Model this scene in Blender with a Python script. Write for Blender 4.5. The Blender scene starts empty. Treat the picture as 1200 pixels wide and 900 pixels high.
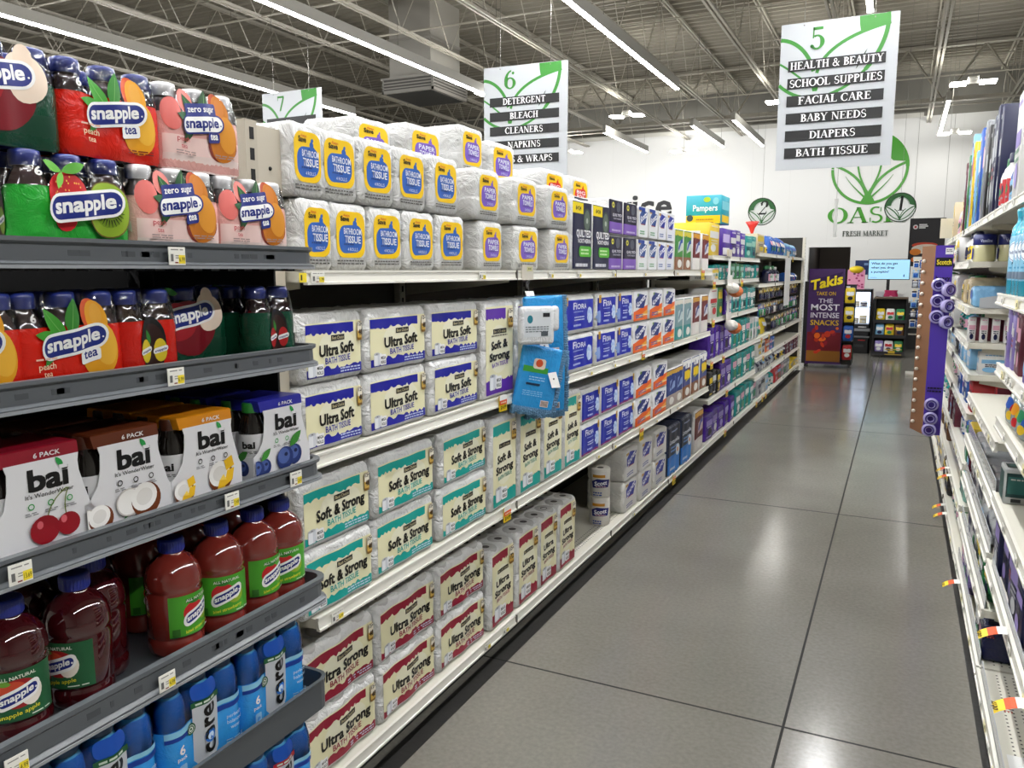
import bpy, bmesh, math, random
from math import sin, cos, pi, radians, sqrt, atan2, hypot
random.seed(7)
SC = bpy.context.scene
COL = SC.collection
# ------------------------------------------------------------------ camera, world, exposure
HC = 1.55
PITCH, YAW, FPX = radians(8.139), radians(25.941), 930.0
cam_d = bpy.data.cameras.new('camera')
cam_d.sensor_width = 36.0
cam_d.lens = FPX / 1200 * 36.0
cam_d.clip_end = 120
cam_d.clip_start = 0.02
cam = bpy.data.objects.new('camera', cam_d)
cam.location = (0, 0, HC)
cam.rotation_euler = (pi/2 - PITCH, 0, YAW)
COL.objects.link(cam)
SC.camera = cam
SC.view_settings.view_transform = 'Standard'
SC.view_settings.look = 'None'
SC.view_settings.gamma = 1.0
SC.view_settings.use_curve_mapping = False
SC.view_settings.exposure = 0.0
SC.cycles.use_denoising = True
SC.cycles.max_bounces = 8
SC.cycles.transparent_max_bounces = 24
SC.cycles.sample_clamp_indirect = 4.0
SC.cycles.caustics_reflective = False
SC.cycles.caustics_refractive = False
wd = bpy.data.worlds.new('store_air'); SC.world = wd
wd.use_nodes = True
wd.node_tree.nodes['Background'].inputs[0].default_value = (0.9, 0.95, 1.0, 1)
wd.node_tree.nodes['Background'].inputs[1].default_value = 0.25
STRIP_E, BAY_E, WASH_W = 138.0, 60.0, 270.0

# pixel of the 1200x900 photograph -> position along the aisle on a plane x = X
_F = (-sin(YAW)*cos(PITCH), cos(YAW)*cos(PITCH), -sin(PITCH))
_R = (cos(YAW), sin(YAW), 0.0)
_U = (_R[1]*_F[2]-_R[2]*_F[1], _R[2]*_F[0]-_R[0]*_F[2], _R[0]*_F[1]-_R[1]*_F[0])
def ray(u, v):
    return [_F[i]*FPX + _R[i]*(u-600) - _U[i]*(v-450) for i in range(3)]
def yu(u, X=-1.38, z=1.25):
    dz = z-HC; k = u-600
    return (k*(X*_F[0]+dz*_F[2])-FPX*X*_R[0])/(FPX*_R[1]-k*_F[1])

# ------------------------------------------------------------------ materials
def lin(h):
    if not isinstance(h, str): return tuple(h)
    h = h.lstrip('#'); o = []
    for i in (0, 2, 4):
        c = int(h[i:i+2], 16)/255
        o.append(c/12.92 if c <= .04045 else ((c+.055)/1.055)**2.4)
    return tuple(o)
MATS = {}
def mat(key, color='#808080', rough=.5, metal=0, coat=0, bump=0, bscale=30, emit=0, alpha=1, trans=0, spec=.5, var=0, detail=3, stretch=None):
    if key in MATS: return MATS[key]
    m = bpy.data.materials.new(key); m.use_nodes = True
    nt = m.node_tree; p = nt.nodes['Principled BSDF']
    c = lin(color)
    p.inputs['Base Color'].default_value = (*c, 1)
    p.inputs['Roughness'].default_value = rough
    p.inputs['Metallic'].default_value = metal
    p.inputs['Coat Weight'].default_value = coat
    p.inputs['Coat Roughness'].default_value = .08
    p.inputs['Specular IOR Level'].default_value = spec
    p.inputs['Transmission Weight'].default_value = trans
    p.inputs['Alpha'].default_value = alpha
    if emit:
        p.inputs['Emission Color'].default_value = (*c, 1)
        p.inputs['Emission Strength'].default_value = emit
    if bump or var:
        tc = nt.nodes.new('ShaderNodeTexCoord')
        src = tc.outputs['Object']
        if stretch:
            mp = nt.nodes.new('ShaderNodeMapping'); mp.inputs['Scale'].default_value = stretch
            nt.links.new(src, mp.inputs[0]); src = mp.outputs[0]
        ns = nt.nodes.new('ShaderNodeTexNoise')
        ns.inputs['Scale'].default_value = bscale; ns.inputs['Detail'].default_value = detail
        nt.links.new(src, ns.inputs['Vector'])
        if bump:
            b = nt.nodes.new('ShaderNodeBump'); b.inputs['Strength'].default_value = bump; b.inputs['Distance'].default_value = .02
            nt.links.new(ns.outputs[0], b.inputs['Height']); nt.links.new(b.outputs[0], p.inputs['Normal'])
        if var:
            r = nt.nodes.new('ShaderNodeValToRGB')
            r.color_ramp.elements[0].position = .3; r.color_ramp.elements[1].position = .7
            r.color_ramp.elements[0].color = (*[max(0, x*(1-var)) for x in c], 1)
            r.color_ramp.elements[1].color = (*[min(1, x*(1+var)) for x in c], 1)
            nt.links.new(ns.outputs[0], r.inputs[0]); nt.links.new(r.outputs[0], p.inputs['Base Color'])
    MATS[key] = m; return m
def film(h, gl=.3, bump=.35, bs=22):      # printed plastic film, crinkled
    k = 'printed_film_'+h.lstrip('#')+'_%g_%g' % (gl, bump)
    if k in MATS: return MATS[k]
    m = mat(k, h, rough=gl, coat=.12, bump=bump, bscale=bs, detail=4, spec=.4)
    nt = m.node_tree; n = [x for x in nt.nodes if x.type == 'TEX_NOISE'][0]; n.inputs['Distortion'].default_value = 1.6; n.inputs['Roughness'].default_value = .62
    return m
def ink(h):                               # flat printing on board or film
    return mat('ink_'+h.lstrip('#'), h, rough=.4, spec=.35)
def paint(h, r=.45): return mat('paint_'+h.lstrip('#')+'_%g' % r, h, rough=r)
def gloss(h, coat=.5, r=.2): return mat('gloss_'+h.lstrip('#')+'_%g' % r, h, rough=r, coat=coat)
def clear(key, h='#ffffff', a=.12):       # thin clear wrap: mostly see-through with a shiny face
    if key in MATS: return MATS[key]
    m = bpy.data.materials.new(key); m.use_nodes = True; nt = m.node_tree
    nt.nodes.clear()
    out = nt.nodes.new('ShaderNodeOutputMaterial'); mx = nt.nodes.new('ShaderNodeMixShader')
    tr = nt.nodes.new('ShaderNodeBsdfTransparent'); gl = nt.nodes.new('ShaderNodeBsdfGlossy')
    gl.inputs['Roughness'].default_value = .12
    tr.inputs[0].default_value = (*lin(h), 1)
    fr = nt.nodes.new('ShaderNodeFresnel'); fr.inputs[0].default_value = 1.45
    mm = nt.nodes.new('ShaderNodeMath'); mm.operation = 'ADD'; mm.inputs[1].default_value = a*.3
    ns = nt.nodes.new('ShaderNodeTexNoise'); ns.inputs['Scale'].default_value = 28
    tc = nt.nodes.new('ShaderNodeTexCoord'); nt.links.new(tc.outputs['Object'], ns.inputs['Vector'])
    bp = nt.nodes.new('ShaderNodeBump'); bp.inputs['Strength'].default_value = .5; bp.inputs['Distance'].default_value = .02
    nt.links.new(ns.outputs[0], bp.inputs['Height']); nt.links.new(bp.outputs[0], gl.inputs['Normal'])
    nt.links.new(fr.outputs[0], mm.inputs[0]); nt.links.new(mm.outputs[0], mx.inputs[0])
    nt.links.new(tr.outputs[0], mx.inputs[1]); nt.links.new(gl.outputs[0], mx.inputs[2])
    nt.links.new(mx.outputs[0], out.inputs[0])
    MATS[key] = m; return m

# ------------------------------------------------------------------ mesh builder
class MB:
    def __init__(s): s.v = []; s.f = []; s.mi = []; s.sm = []; s.ms = []
    def _m(s, m):
        if m not in s.ms: s.ms.append(m)
        return s.ms.index(m)
    def add(s, vs, fs, m, smooth=False, xf=None):
        b = len(s.v); k = s._m(m)
        s.v += [xf(*p) for p in vs] if xf else [tuple(p) for p in vs]
        for f in fs:
            s.f.append([b+i for i in f]); s.mi.append(k); s.sm.append(smooth)
        return s
    def box(s, x0, x1, y0, y1, z0, z1, m):
        if x0 > x1: x0, x1 = x1, x0
        if y0 > y1: y0, y1 = y1, y0
        if z0 > z1: z0, z1 = z1, z0
        v = [(x, y, z) for x in (x0, x1) for y in (y0, y1) for z in (z0, z1)]
        return s.add(v, [(0,1,3,2),(4,6,7,5),(0,4,5,1),(2,3,7,6),(0,2,6,4),(1,5,7,3)], m)
    def rbox(s, x0, x1, y0, y1, z0, z1, r, m, seg=2):
        key = (round(x1-x0, 4), round(y1-y0, 4), round(z1-z0, 4), r, seg)
        if key not in _RB:
            bm = bmesh.new(); bmesh.ops.create_cube(bm, size=1)
            for v in bm.verts: v.co = (v.co[0]*key[0], v.co[1]*key[1], v.co[2]*key[2])
            bmesh.ops.bevel(bm, geom=bm.edges[:], offset=r, segments=seg, profile=.5, affect='EDGES')
            bm.verts.index_update()
            _RB[key] = ([tuple(v.co) for v in bm.verts], [[v.index for v in f.verts] for f in bm.faces]); bm.free()
        vs, fs = _RB[key]; cx, cy, cz = (x0+x1)/2, (y0+y1)/2, (z0+z1)/2
        return s.add([(a+cx, b+cy, c+cz) for a, b, c in vs], fs, m, True)
    def lathe(s, prof, m, n=20, c=(0,0,0), smooth=True, cap=True):
        vs = []; fs = []
        for r, z in prof:
            for i in range(n):
                a = 2*pi*i/n; vs.append((c[0]+r*cos(a), c[1]+r*sin(a), c[2]+z))
        for j in range(len(prof)-1):
            for i in range(n):
                k = (i+1) % n; fs.append((j*n+i, j*n+k, (j+1)*n+k, (j+1)*n+i))
        s.add(vs, fs, m, smooth)
        if cap:
            for j, e in ((0, prof[0]), (len(prof)-1, prof[-1])):
                if e[0] > 1e-5: s.add(vs[j*n:(j+1)*n], [tuple(range(n)) if j else tuple(range(n-1, -1, -1))], m)
        return s
    def tube(s, p, q, r, m, n=8, r2=None):
        r2 = r if r2 is None else r2
        d = [q[i]-p[i] for i in range(3)]; L = sqrt(sum(x*x for x in d)) or 1e-6; d = [x/L for x in d]
        a = (0,0,1) if abs(d[2]) < .9 else (1,0,0)
        u = [d[1]*a[2]-d[2]*a[1], d[2]*a[0]-d[0]*a[2], d[0]*a[1]-d[1]*a[0]]
        l = sqrt(sum(x*x for x in u)); u = [x/l for x in u]
        w = [d[1]*u[2]-d[2]*u[1], d[2]*u[0]-d[0]*u[2], d[0]*u[1]-d[1]*u[0]]
        vs = []
        for pt, rr in ((p, r), (q, r2)):
            for i in range(n):
                t = 2*pi*i/n; vs.append(tuple(pt[k]+rr*(u[k]*cos(t)+w[k]*sin(t)) for k in range(3)))
        s.add(vs, [(i, (i+1) % n, n+(i+1) % n, n+i) for i in range(n)], m, n > 5)
        s.add(vs[:n], [tuple(range(n-1, -1, -1))], m); return s.add(vs[n:], [tuple(range(n))], m)
    def bar(s, p, q, w, h, m):            # square bar between two points
        return s.tube(p, q, w*.7, m, 4)
    def ball(s, c, r, m, n=12, sz=1):
        prof = [(max(1e-6, r*sin(pi*i/8)), -r*sz*cos(pi*i/8)) for i in range(9)]
        return s.lathe(prof, m, n, c, cap=False)
    def loft(s, rings, m, smooth=True, caps=True):
        n = len(rings[0]); vs = [p for r in rings for p in r]; fs = []
        for j in range(len(rings)-1):
            for i in range(n):
                k = (i+1) % n; fs.append((j*n+i, j*n+k, (j+1)*n+k, (j+1)*n+i))
        s.add(vs, fs, m, smooth)
        if caps: s.add(rings[0], [tuple(range(n-1, -1, -1))], m); s.add(rings[-1], [tuple(range(n))], m)
        return s
    def prism(s, pts, ax, a0, a1, m, smooth=False):   # polygon pts extruded along axis ax
        n = len(pts)
        def P(p, a): return (a, p[0], p[1]) if ax == 'x' else (p[0], a, p[1]) if ax == 'y' else (p[0], p[1], a)
        vs = [P(p, a0) for p in pts]+[P(p, a1) for p in pts]
        fs = [tuple(range(n)), tuple(range(2*n-1, n-1, -1))]+[(i, n+i, n+(i+1) % n, (i+1) % n) for i in range(n)]
        return s.add(vs, fs, m, smooth)
    def build(s, name, parent=None, loc=(0,0,0), fixn=True):
        me = bpy.data.meshes.new(name)
        me.from_pydata(s.v, [], s.f)
        for m in s.ms: me.materials.append(m)
        me.polygons.foreach_set('material_index', s.mi)
        me.polygons.foreach_set('use_smooth', s.sm)
        if fixn:
            bm = bmesh.new(); bm.from_mesh(me); bmesh.ops.recalc_face_normals(bm, faces=bm.faces[:]); bm.to_mesh(me); bm.free()
        me.update()
        o = bpy.data.objects.new(name, me); COL.objects.link(o); o.location = loc
        if parent: o.parent = parent
        return o
_RB = {}

def empty(name, loc=(0,0,0), rz=0):
    o = bpy.data.objects.new(name, None); COL.objects.link(o)
    o.location = loc; o.rotation_euler = (0, 0, rz); o.empty_display_size = .05
    return o
def tag(o, label, cat, group=None, kind=None):
    o['label'] = label; o['category'] = cat
    if group: o['group'] = group
    if kind: o['kind'] = kind
    return o
def struct(o): o['kind'] = 'structure'; return o
KIDS = {}
def copy_tree(o, parent=None):
    c = o.copy(); COL.objects.link(c)
    if parent: c.parent = parent
    for ch in o.children: copy_tree(ch, c)
    return c
PROTO = {}
def inst(key, builder, loc, rz=0, label='', cat='', group=None, scale=None):
    if key not in PROTO:
        o = builder(); PROTO[key] = o
    else:
        o = copy_tree(PROTO[key])
        if 'group' in o: del o['group']
    o.location = (loc[0], loc[1], loc[2]+.0012); o.rotation_euler = (0, 0, rz)
    if scale: o.scale = scale
    tag(o, label, cat, group); return o

# ------------------------------------------------------------------ flat artwork: shapes on (s, t), mapped onto a surface
TXT = {}
def text_geo(body, off=0.0, res=2):
    k = (body, off, res)
    if k in TXT: return TXT[k]
    cu = bpy.data.curves.new('t', 'FONT'); cu.body = body; cu.size = 1; cu.resolution_u = res; cu.offset = off
    ob = bpy.data.objects.new('t', cu); COL.objects.link(ob)
    dg = bpy.context.evaluated_depsgraph_get(); ev = ob.evaluated_get(dg); me = ev.to_mesh()
    vs = [(v.co.x, v.co.y) for v in me.vertices]; fs = [tuple(p.vertices) for p in me.polygons]
    ev.to_mesh_clear(); bpy.data.objects.remove(ob); bpy.data.curves.remove(cu)
    xs = [v[0] for v in vs] or [0]; ys = [v[1] for v in vs] or [0]
    TXT[k] = (vs, fs, min(xs), max(xs), min(ys), max(ys)); return TXT[k]

class Art:
    def __init__(s): s.e = []; s.L = 0
    def poly(s, pts, m, lay=None):
        s.L += 1
        s.e.append((list(pts), [tuple(range(len(pts)))], m, s.L if lay is None else lay)); return s
    def mesh(s, vs, fs, m, lay=None):
        s.L += 1; s.e.append((list(vs), list(fs), m, s.L if lay is None else lay)); return s
    def rect(s, x, y, w, h, m, lay=None): return s.poly([(x,y),(x+w,y),(x+w,y+h),(x,y+h)], m, lay)
    def rrect(s, x, y, w, h, r, m, n=5, sk=0):
        p = []
        for cx, cy, a in ((x+w-r, y+r, -90), (x+w-r, y+h-r, 0), (x+r, y+h-r, 90), (x+r, y+r, 180)):
            for i in range(n+1):
                t = radians(a+90*i/n); p.append((cx+r*cos(t), cy+r*sin(t)))
        if sk: p = [(a, b+sk*(a-x-w/2)) for a, b in p]
        return s.poly(p, m)
    def ell(s, cx, cy, rx, ry, m, n=24, rot=0, a0=0, a1=360):
        c, d = cos(radians(rot)), sin(radians(rot)); p = []
        full = abs(a1-a0) >= 360
        for i in range(n if full else n+1):
            t = radians(a0+(a1-a0)*i/n); x, y = rx*cos(t), ry*sin(t); p.append((cx+x*c-y*d, cy+x*d+y*c))
        return s.poly(p, m)
    def ring(s, cx, cy, r, w, m, n=28, a0=0, a1=360, ry=None):
        ry = r if ry is None else ry; vs = []; fs = []
        for i in range(n+1):
            t = radians(a0+(a1-a0)*i/n)
            vs += [(cx+(r-w/2)*cos(t), cy+(ry-w/2)*sin(t)), (cx+(r+w/2)*cos(t), cy+(ry+w/2)*sin(t))]
        fs = [(2*i, 2*i+1, 2*i+3, 2*i+2) for i in range(n)]
        return s.mesh(vs, fs, m)
    def leaf(s, x0, y0, x1, y1, w, m, n=7):
        dx, dy = x1-x0, y1-y0; L = hypot(dx, dy); nx, ny = -dy/L, dx/L; p = []; q = []
        for i in range(n+1):
            t = i/n; b = w*sin(pi*t)**.8*(1-.25*t)
            p.append((x0+dx*t+nx*b, y0+dy*t+ny*b)); q.append((x0+dx*t-nx*b, y0+dy*t-ny*b))
        return s.poly(p+q[::-1][1:-1], m)
    def stroke(s, pts, w, m, w1=None):
        w1 = w if w1 is None else w1; vs = []; n = len(pts)
        for i, (x, y) in enumerate(pts):
            a = pts[max(0, i-1)]; b = pts[min(n-1, i+1)]; dx, dy = b[0]-a[0], b[1]-a[1]; L = hypot(dx, dy) or 1
            ww = (w+(w1-w)*i/(n-1))/2
            vs += [(x-dy/L*ww, y+dx/L*ww), (x+dy/L*ww, y-dx/L*ww)]
        return s.mesh(vs, [(2*i, 2*i+1, 2*i+3, 2*i+2) for i in range(n-1)], m)
    def text(s, body, x, y, h, m, w=None, bold=0.0, al='c', rot=0, shear=0, sk=0, res=2, cap=True, lay=None):
        vs, fs, x0, x1, y0, y1 = text_geo(body, min(bold, .006), res)
        if not vs: return s
        d = max(0, bold-.006); x0 -= d; x1 += d           # heavy letters: the outline shifted a little each way
        yb0, yb1 = (0, .73) if cap else (y0, y1)
        sy = h/(yb1-yb0); sx = w/(x1-x0) if w else sy
        W = (x1-x0)*sx; ox = {'c': -W/2, 'l': 0, 'r': -W}[al]
        c, e = cos(radians(rot)), sin(radians(rot)); s.L += 1; L = s.L if lay is None else lay
        for k, (ax, ay) in enumerate(((-d, -d), (d, -d), (d, d), (-d, d)) if d > .004 else ((0, 0),)):
            out = []
            for a, b in vs:
                a += ax; b += ay
                px = (a-x0)*sx+ox+shear*(b-yb0)*sy; py = (b-yb0)*sy
                qx, qy = px*c-py*e, px*e+py*c
                out.append((x+qx, y+qy+sk*qx))
            s.e.append((out, list(fs), m, L+.16*k))
        return s
    def fine(s, x, y, w, m, rows=2, h=.003, gap=.0055, al='c'):   # illegible small print: thin broken bars
        vs = []; fs = []; R = random.Random(int(x*9973+y*7919))
        for r in range(rows):
            q = x-w/2
            while q < x+w/2-.002:
                L = min(R.uniform(.006, .018), x+w/2-q); b = len(vs)
                yy = y-r*gap; vs += [(q, yy), (q+L, yy), (q+L, yy+h), (q, yy+h)]; fs.append((b, b+1, b+2, b+3)); q += L+.003
        return s.mesh(vs, fs, m)
    def jag(s, x, y, w, h, m, side=-1, n=26, amp=.006):          # band with a torn lower (-1) or upper (+1) edge
        R = random.Random(int(x*1000+y*777)); e = []
        for i in range(n+1):
            e.append((x+w*i/n, (y if side < 0 else y+h)+R.uniform(-amp, amp)*(1 if 0 < i < n else 0)))
        if side < 0: p = e+[(x+w, y+h), (x, y+h)]
        else: p = [(x, y), (x+w, y)]+e[::-1]
        return s.poly(p, m)
    def emit(s, mb, f, eps=.0004, cuts=None, tcuts=None, base=.0006):
        for vs, fs, m, lay in s.e:
            o = base+eps*lay
            if cuts or tcuts:
                bm = bmesh.new(); bv = [bm.verts.new((a, b, 0)) for a, b in vs]
                for q in fs:
                    try: bm.faces.new([bv[i] for i in q])
                    except ValueError: pass
                for ax, arr in ((0, cuts or []), (1, tcuts or [])):
                    lo = min(v[ax] for v in vs); hi = max(v[ax] for v in vs)
                    for c in arr:
                        if lo+1e-5 < c < hi-1e-5:
                            co = [0, 0, 0]; co[ax] = c; no = [0, 0, 0]; no[ax] = 1
                            bmesh.ops.bisect_plane(bm, geom=bm.verts[:]+bm.edges[:]+bm.faces[:], plane_co=co, plane_no=no, dist=1e-6)
                bm.verts.index_update()
                V = [(v.co.x, v.co.y) for v in bm.verts]; Fs = [[v.index for v in q.verts] for q in bm.faces]; bm.free()
            else: V, Fs = vs, fs
            mb.add([f(a, b, o) for a, b in V], Fs, m, bool(cuts))
def art_obj(name, art, f, parent=None, eps=.0004, cuts=None, tcuts=None, base=.0006):
    mb = MB(); art.emit(mb, f, eps, cuts, tcuts, base); return mb.build(name, parent, fixn=False)
def on_front(x=0.0): return lambda s, t, o: (x+o, s, t)           # face towards +X, right hand = +Y
def on_end(y): return lambda s, t, o: (s, y-o, t)                 # face towards -Y, right hand = +X
def on_top(z): return lambda s, t, o: (s, t, z+o)
K, W_ = None, None
def frange(a, b, n): return [a+(b-a)*i/n for i in range(n+1)]

# ------------------------------------------------------------------ serif capitals drawn as thick and thin strokes
def serif(ch):
    num = ch in '12567'; T, t = (.20, .075) if num else (.185, .075); P = []; A = Art()
    def q(*p): P.append(list(p))
    def st(x, y0=0, y1=1, w=T, sb=True, stp=True, e=.085):
        q((x-w/2, y0), (x+w/2, y0), (x+w/2, y1), (x-w/2, y1))
        if sb: q((x-w/2-e, y0), (x+w/2+e, y0), (x+w/2+e, y0+.045), (x-w/2-e, y0+.045))
        if stp: q((x-w/2-e, y1-.045), (x+w/2+e, y1-.045), (x+w/2+e, y1), (x-w/2-e, y1))
    def hb(x0, x1, y, h=t): q((x0, y), (x1, y), (x1, y+h), (x0, y+h))
    def dg(x0, y0, x1, y1, w): q((x0-w/2, y0), (x0+w/2, y0), (x1+w/2, y1), (x1-w/2, y1))
    def arc(cx, cy, rx, ry, a0, a1, n=14, th=None):
        pr = None
        for i in range(n+1):
            a = radians(a0+(a1-a0)*i/n); w = th if th else t+(T-t)*abs(cos(a))**1.3
            c, s_ = cos(a), sin(a)
            p = ((cx+(rx-w/2)*c, cy+(ry-min(w, .09)/2)*s_), (cx+(rx+w/2)*c, cy+(ry+min(w, .09)/2)*s_))
            if pr: q(pr[0], pr[1], p[1], p[0])
            pr = p
    def tick(x, y, h=.2, w=.05): q((x-w, y), (x, y), (x, y+h), (x-w*.4, y+h))
    def foot(x, y): hb(x-.13, x+.13, y-(.045 if y > .5 else 0), .045)
    wd = .7
    if ch in 'EFL':
        st(.17); wd = .66
        if ch != 'L': hb(.2, .6, 1-t); tick(.62, .78, .22); hb(.2, .48, .5, .05); q((.44, .42), (.48, .42), (.48, .63), (.44, .63))
        if ch != 'F': hb(.2, .62, 0); q((.57, 0), (.64, 0), (.66, .24), (.62, .24))
    elif ch in 'HI':
        st(.17); wd = .34
        if ch == 'H': st(.65); hb(.2, .62, .5, .05); wd = .82
    elif ch == 'T': st(.35, 0, 1, stp=False); hb(.02, .68, 1-t); tick(.07, .76, .24); tick(.68, .76, .24)
    elif ch == 'D': st(.17); arc(.25, .5, .42, .47, -90, 90); wd = .76
    elif ch in 'BPR':
        st(.17, sb=ch != 'B' or True); arc(.25, .75, .24 if ch == 'B' else .28, .225, -90, 90); wd = .62
        if ch == 'B': arc(.25, .26, .31, .235, -90, 90); wd = .64
        if ch == 'R': q((.3, .5), (.46, .5), (.76, 0), (.58, 0)); hb(.55, .82, 0, .045); wd = .78
    elif ch in 'OQ': arc(.4, .5, .33, .475, 0, 360, 26); wd = .8
    elif ch in 'CG':
        arc(.4, .5, .33, .475, 48, 312, 22); q((.62, .68), (.67, .68), (.67, .97), (.64, .97)); wd = .72
        if ch == 'C': q((.62, .12), (.65, .12), (.68, .3), (.64, .3))
        else: st(.63, .08, .42, sb=False, stp=False); hb(.48, .76, .4, .045); wd = .8
    elif ch == 'S':
        arc(.3, .745, .2, .23, 55, 270, 14, .1); arc(.3, .265, .22, .24, 90, -130, 14, .11)
        q((.46, .7), (.5, .7), (.5, .96), (.47, .96)); q((.06, .04), (.09, .04), (.1, .32), (.06, .32)); wd = .58
    elif ch == 'U': st(.16, .3, 1, sb=False); st(.65, .3, 1, w=t+.02, sb=False); arc(.405, .32, .245, .3, 180, 360, 14); wd = .8
    elif ch == 'N': st(.15, w=.06); st(.72, w=.06); dg(.17, 1, .7, 0, .17); wd = .86
    elif ch == 'M': st(.14, w=.06); st(.85); dg(.17, 1, .48, .05, .16); dg(.83, 1, .49, .05, .06); wd = 1.0
    elif ch == 'K': st(.17); dg(.27, .42, .66, 1, .06); q((.3, .55), (.42, .62), (.78, 0), (.6, 0)); foot(.66, 1); foot(.68, 0); wd = .78
    elif ch == 'A': dg(.08, 0, .38, 1, .06); dg(.67, 0, .39, 1, .17); hb(.2, .56, .33, .05); foot(.09, 0); foot(.67, 0); wd = .76
    elif ch == 'V': dg(.37, 0, .1, 1, .17); dg(.4, 0, .68, 1, .06); foot(.1, 1); foot(.68, 1); wd = .76
    elif ch == 'Y': q((.3, .45), (.46, .45), (.2, 1), (.02, 1)); dg(.4, .45, .66, 1, .06); st(.38, 0, .48, stp=False); foot(.1, 1); foot(.66, 1); wd = .74
    elif ch == 'W':
        dg(.32, 0, .08, 1, .15); dg(.34, 0, .54, 1, .05); dg(.76, 0, .54, 1, .15); dg(.78, 0, 1.0, 1, .05); foot(.08, 1); foot(.54, 1); foot(1.0, 1); wd = 1.06
    elif ch == '&':
        arc(.34, .77, .15, .19, 0, 360, 18, .08); arc(.32, .26, .25, .24, 60, 350, 18, .12); q((.2, .66), (.34, .66), (.82, 0), (.64, 0)); dg(.57, .22, .72, .5, .05); hb(.6, .84, .5, .045); wd = .86
    elif ch == '5': hb(.14, .58, .87, .13); q((.12, .5), (.18, .5), (.2, 1), (.14, 1)); arc(.32, .31, .25, .3, 120, -150, 18); A.ell(.1, .14, .08, .08, None, 10); wd = .66
    elif ch == '6': arc(.36, .31, .26, .29, 0, 360, 22); arc(.47, .45, .37, .54, 95, 195, 12); A.ell(.55, .86, .08, .08, None, 10); wd = .7
    elif ch == '7': hb(.08, .64, .87, .13); dg(.28, 0, .6, .9, .13); q((.06, .7), (.1, .7), (.13, 1), (.07, 1)); wd = .68
    elif ch == '1': st(.3, 0, 1, stp=False, e=.12); q((.08, .84), (.3, 1), (.3, .92), (.1, .8)); wd = .56
    elif ch == '2': arc(.34, .7, .24, .28, 165, -35, 16); dg(.14, .06, .5, .58, .09); hb(.08, .62, 0, .12); q((.58, 0), (.64, 0), (.68, .26), (.64, .26)); A.ell(.15, .72, .08, .08, None, 10); wd = .7
    P += [e[0] for e in A.e]
    return P, wd
def serif_text(art, body, x, y, h, m, w=None, al='c', sk=0, sp=.05, shear=0):
    if not body.strip(): return
    adv = 0; items = []
    for ch in body:
        if ch == ' ': adv += .38; continue
        P, wd = serif(ch); items.append((P, adv)); adv += wd+sp
    adv -= sp; sx = h if w is None else w/adv; W = adv*sx; ox = {'c': -W/2, 'l': 0, 'r': -W}[al]
    vs = []; fs = []
    for P, a in items:
        for p in P:
            b = len(vs)
            for px, py in p:
                xx = (px+a)*sx+ox+shear*py*h; vs.append((x+xx, y+py*h+sk*xx))
            fs.append(tuple(range(b, b+len(p))))
    art.mesh(vs, fs, m)

# ------------------------------------------------------------------ wrapped-pack outlines
def pack_outline(a, b, r, nw, nd, dip, n=6):
    """plan outline of a wrap drawn round nw x nd round things: list of (x, y); +X is the front"""
    p = []
    def dips(q, half, k): 
        if k < 2: return 0
        fr = (q+half)/(2*half)*(k-1); return dip*sin(pi*(fr % 1))**2
    m = 6*max(1, nw-1)
    for i in range(m+1):                     # front, -Y to +Y
        s = -a+2*a*i/m; p.append((b+r-dips(s, a, nw) if nw > 1 else b+r, s))
    for i in range(1, n): t = pi/2*i/n; p.append((b+r*cos(t), a+r*sin(t)))
    k = 6*max(1, nd-1)
    for i in range(k+1):
        s = b-2*b*i/k; p.append((s, a+r-(dips(s, b, nd) if nd > 1 else 0)))
    for i in range(1, n): t = pi/2*i/n; p.append((-b-r*sin(t), a+r*cos(t)))
    for i in range(m+1):
        s = a-2*a*i/m; p.append((-b-r+(dips(s, a, nw) if nw > 1 else 0), s))
    for i in range(1, n): t = pi/2*i/n; p.append((-b-r*cos(t), -a-r*sin(t)))
    for i in range(k+1):
        s = -b+2*b*i/k; p.append((s, -a-r+(dips(s, b, nd) if nd > 1 else 0)))
    for i in range(1, n): t = pi/2*i/n; p.append((b+r*sin(t), -a-r*cos(t)))
    return p
def front_map(a, b, r, nw, dip, rt=None):
    """art (s, t) onto the front of that wrap; rt(t) = radius at that height"""
    def f(s, t, o):
        rr = rt(t) if rt else r
        if abs(s) <= a:
            fr = (s+a)/(2*a)*(nw-1) if nw > 1 else 0
            return (b+rr-(dip*sin(pi*(fr % 1))**2 if nw > 1 else 0)+o, s, t)
        e = min(abs(s)-a, rr*1.45); g = 1 if s > 0 else -1
        ang = e/rr
        return (b+(rr+o)*cos(ang), g*(a+(rr+o)*sin(ang)), t)
    return f
def end_map(a, b, r, nd, dip, rt=None):
    g = front_map(b, a, r, nd, dip, rt)
    def f(s, t, o):
        x, y, z = g(s, t, o); return (y, -x, z)
    return f
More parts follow.
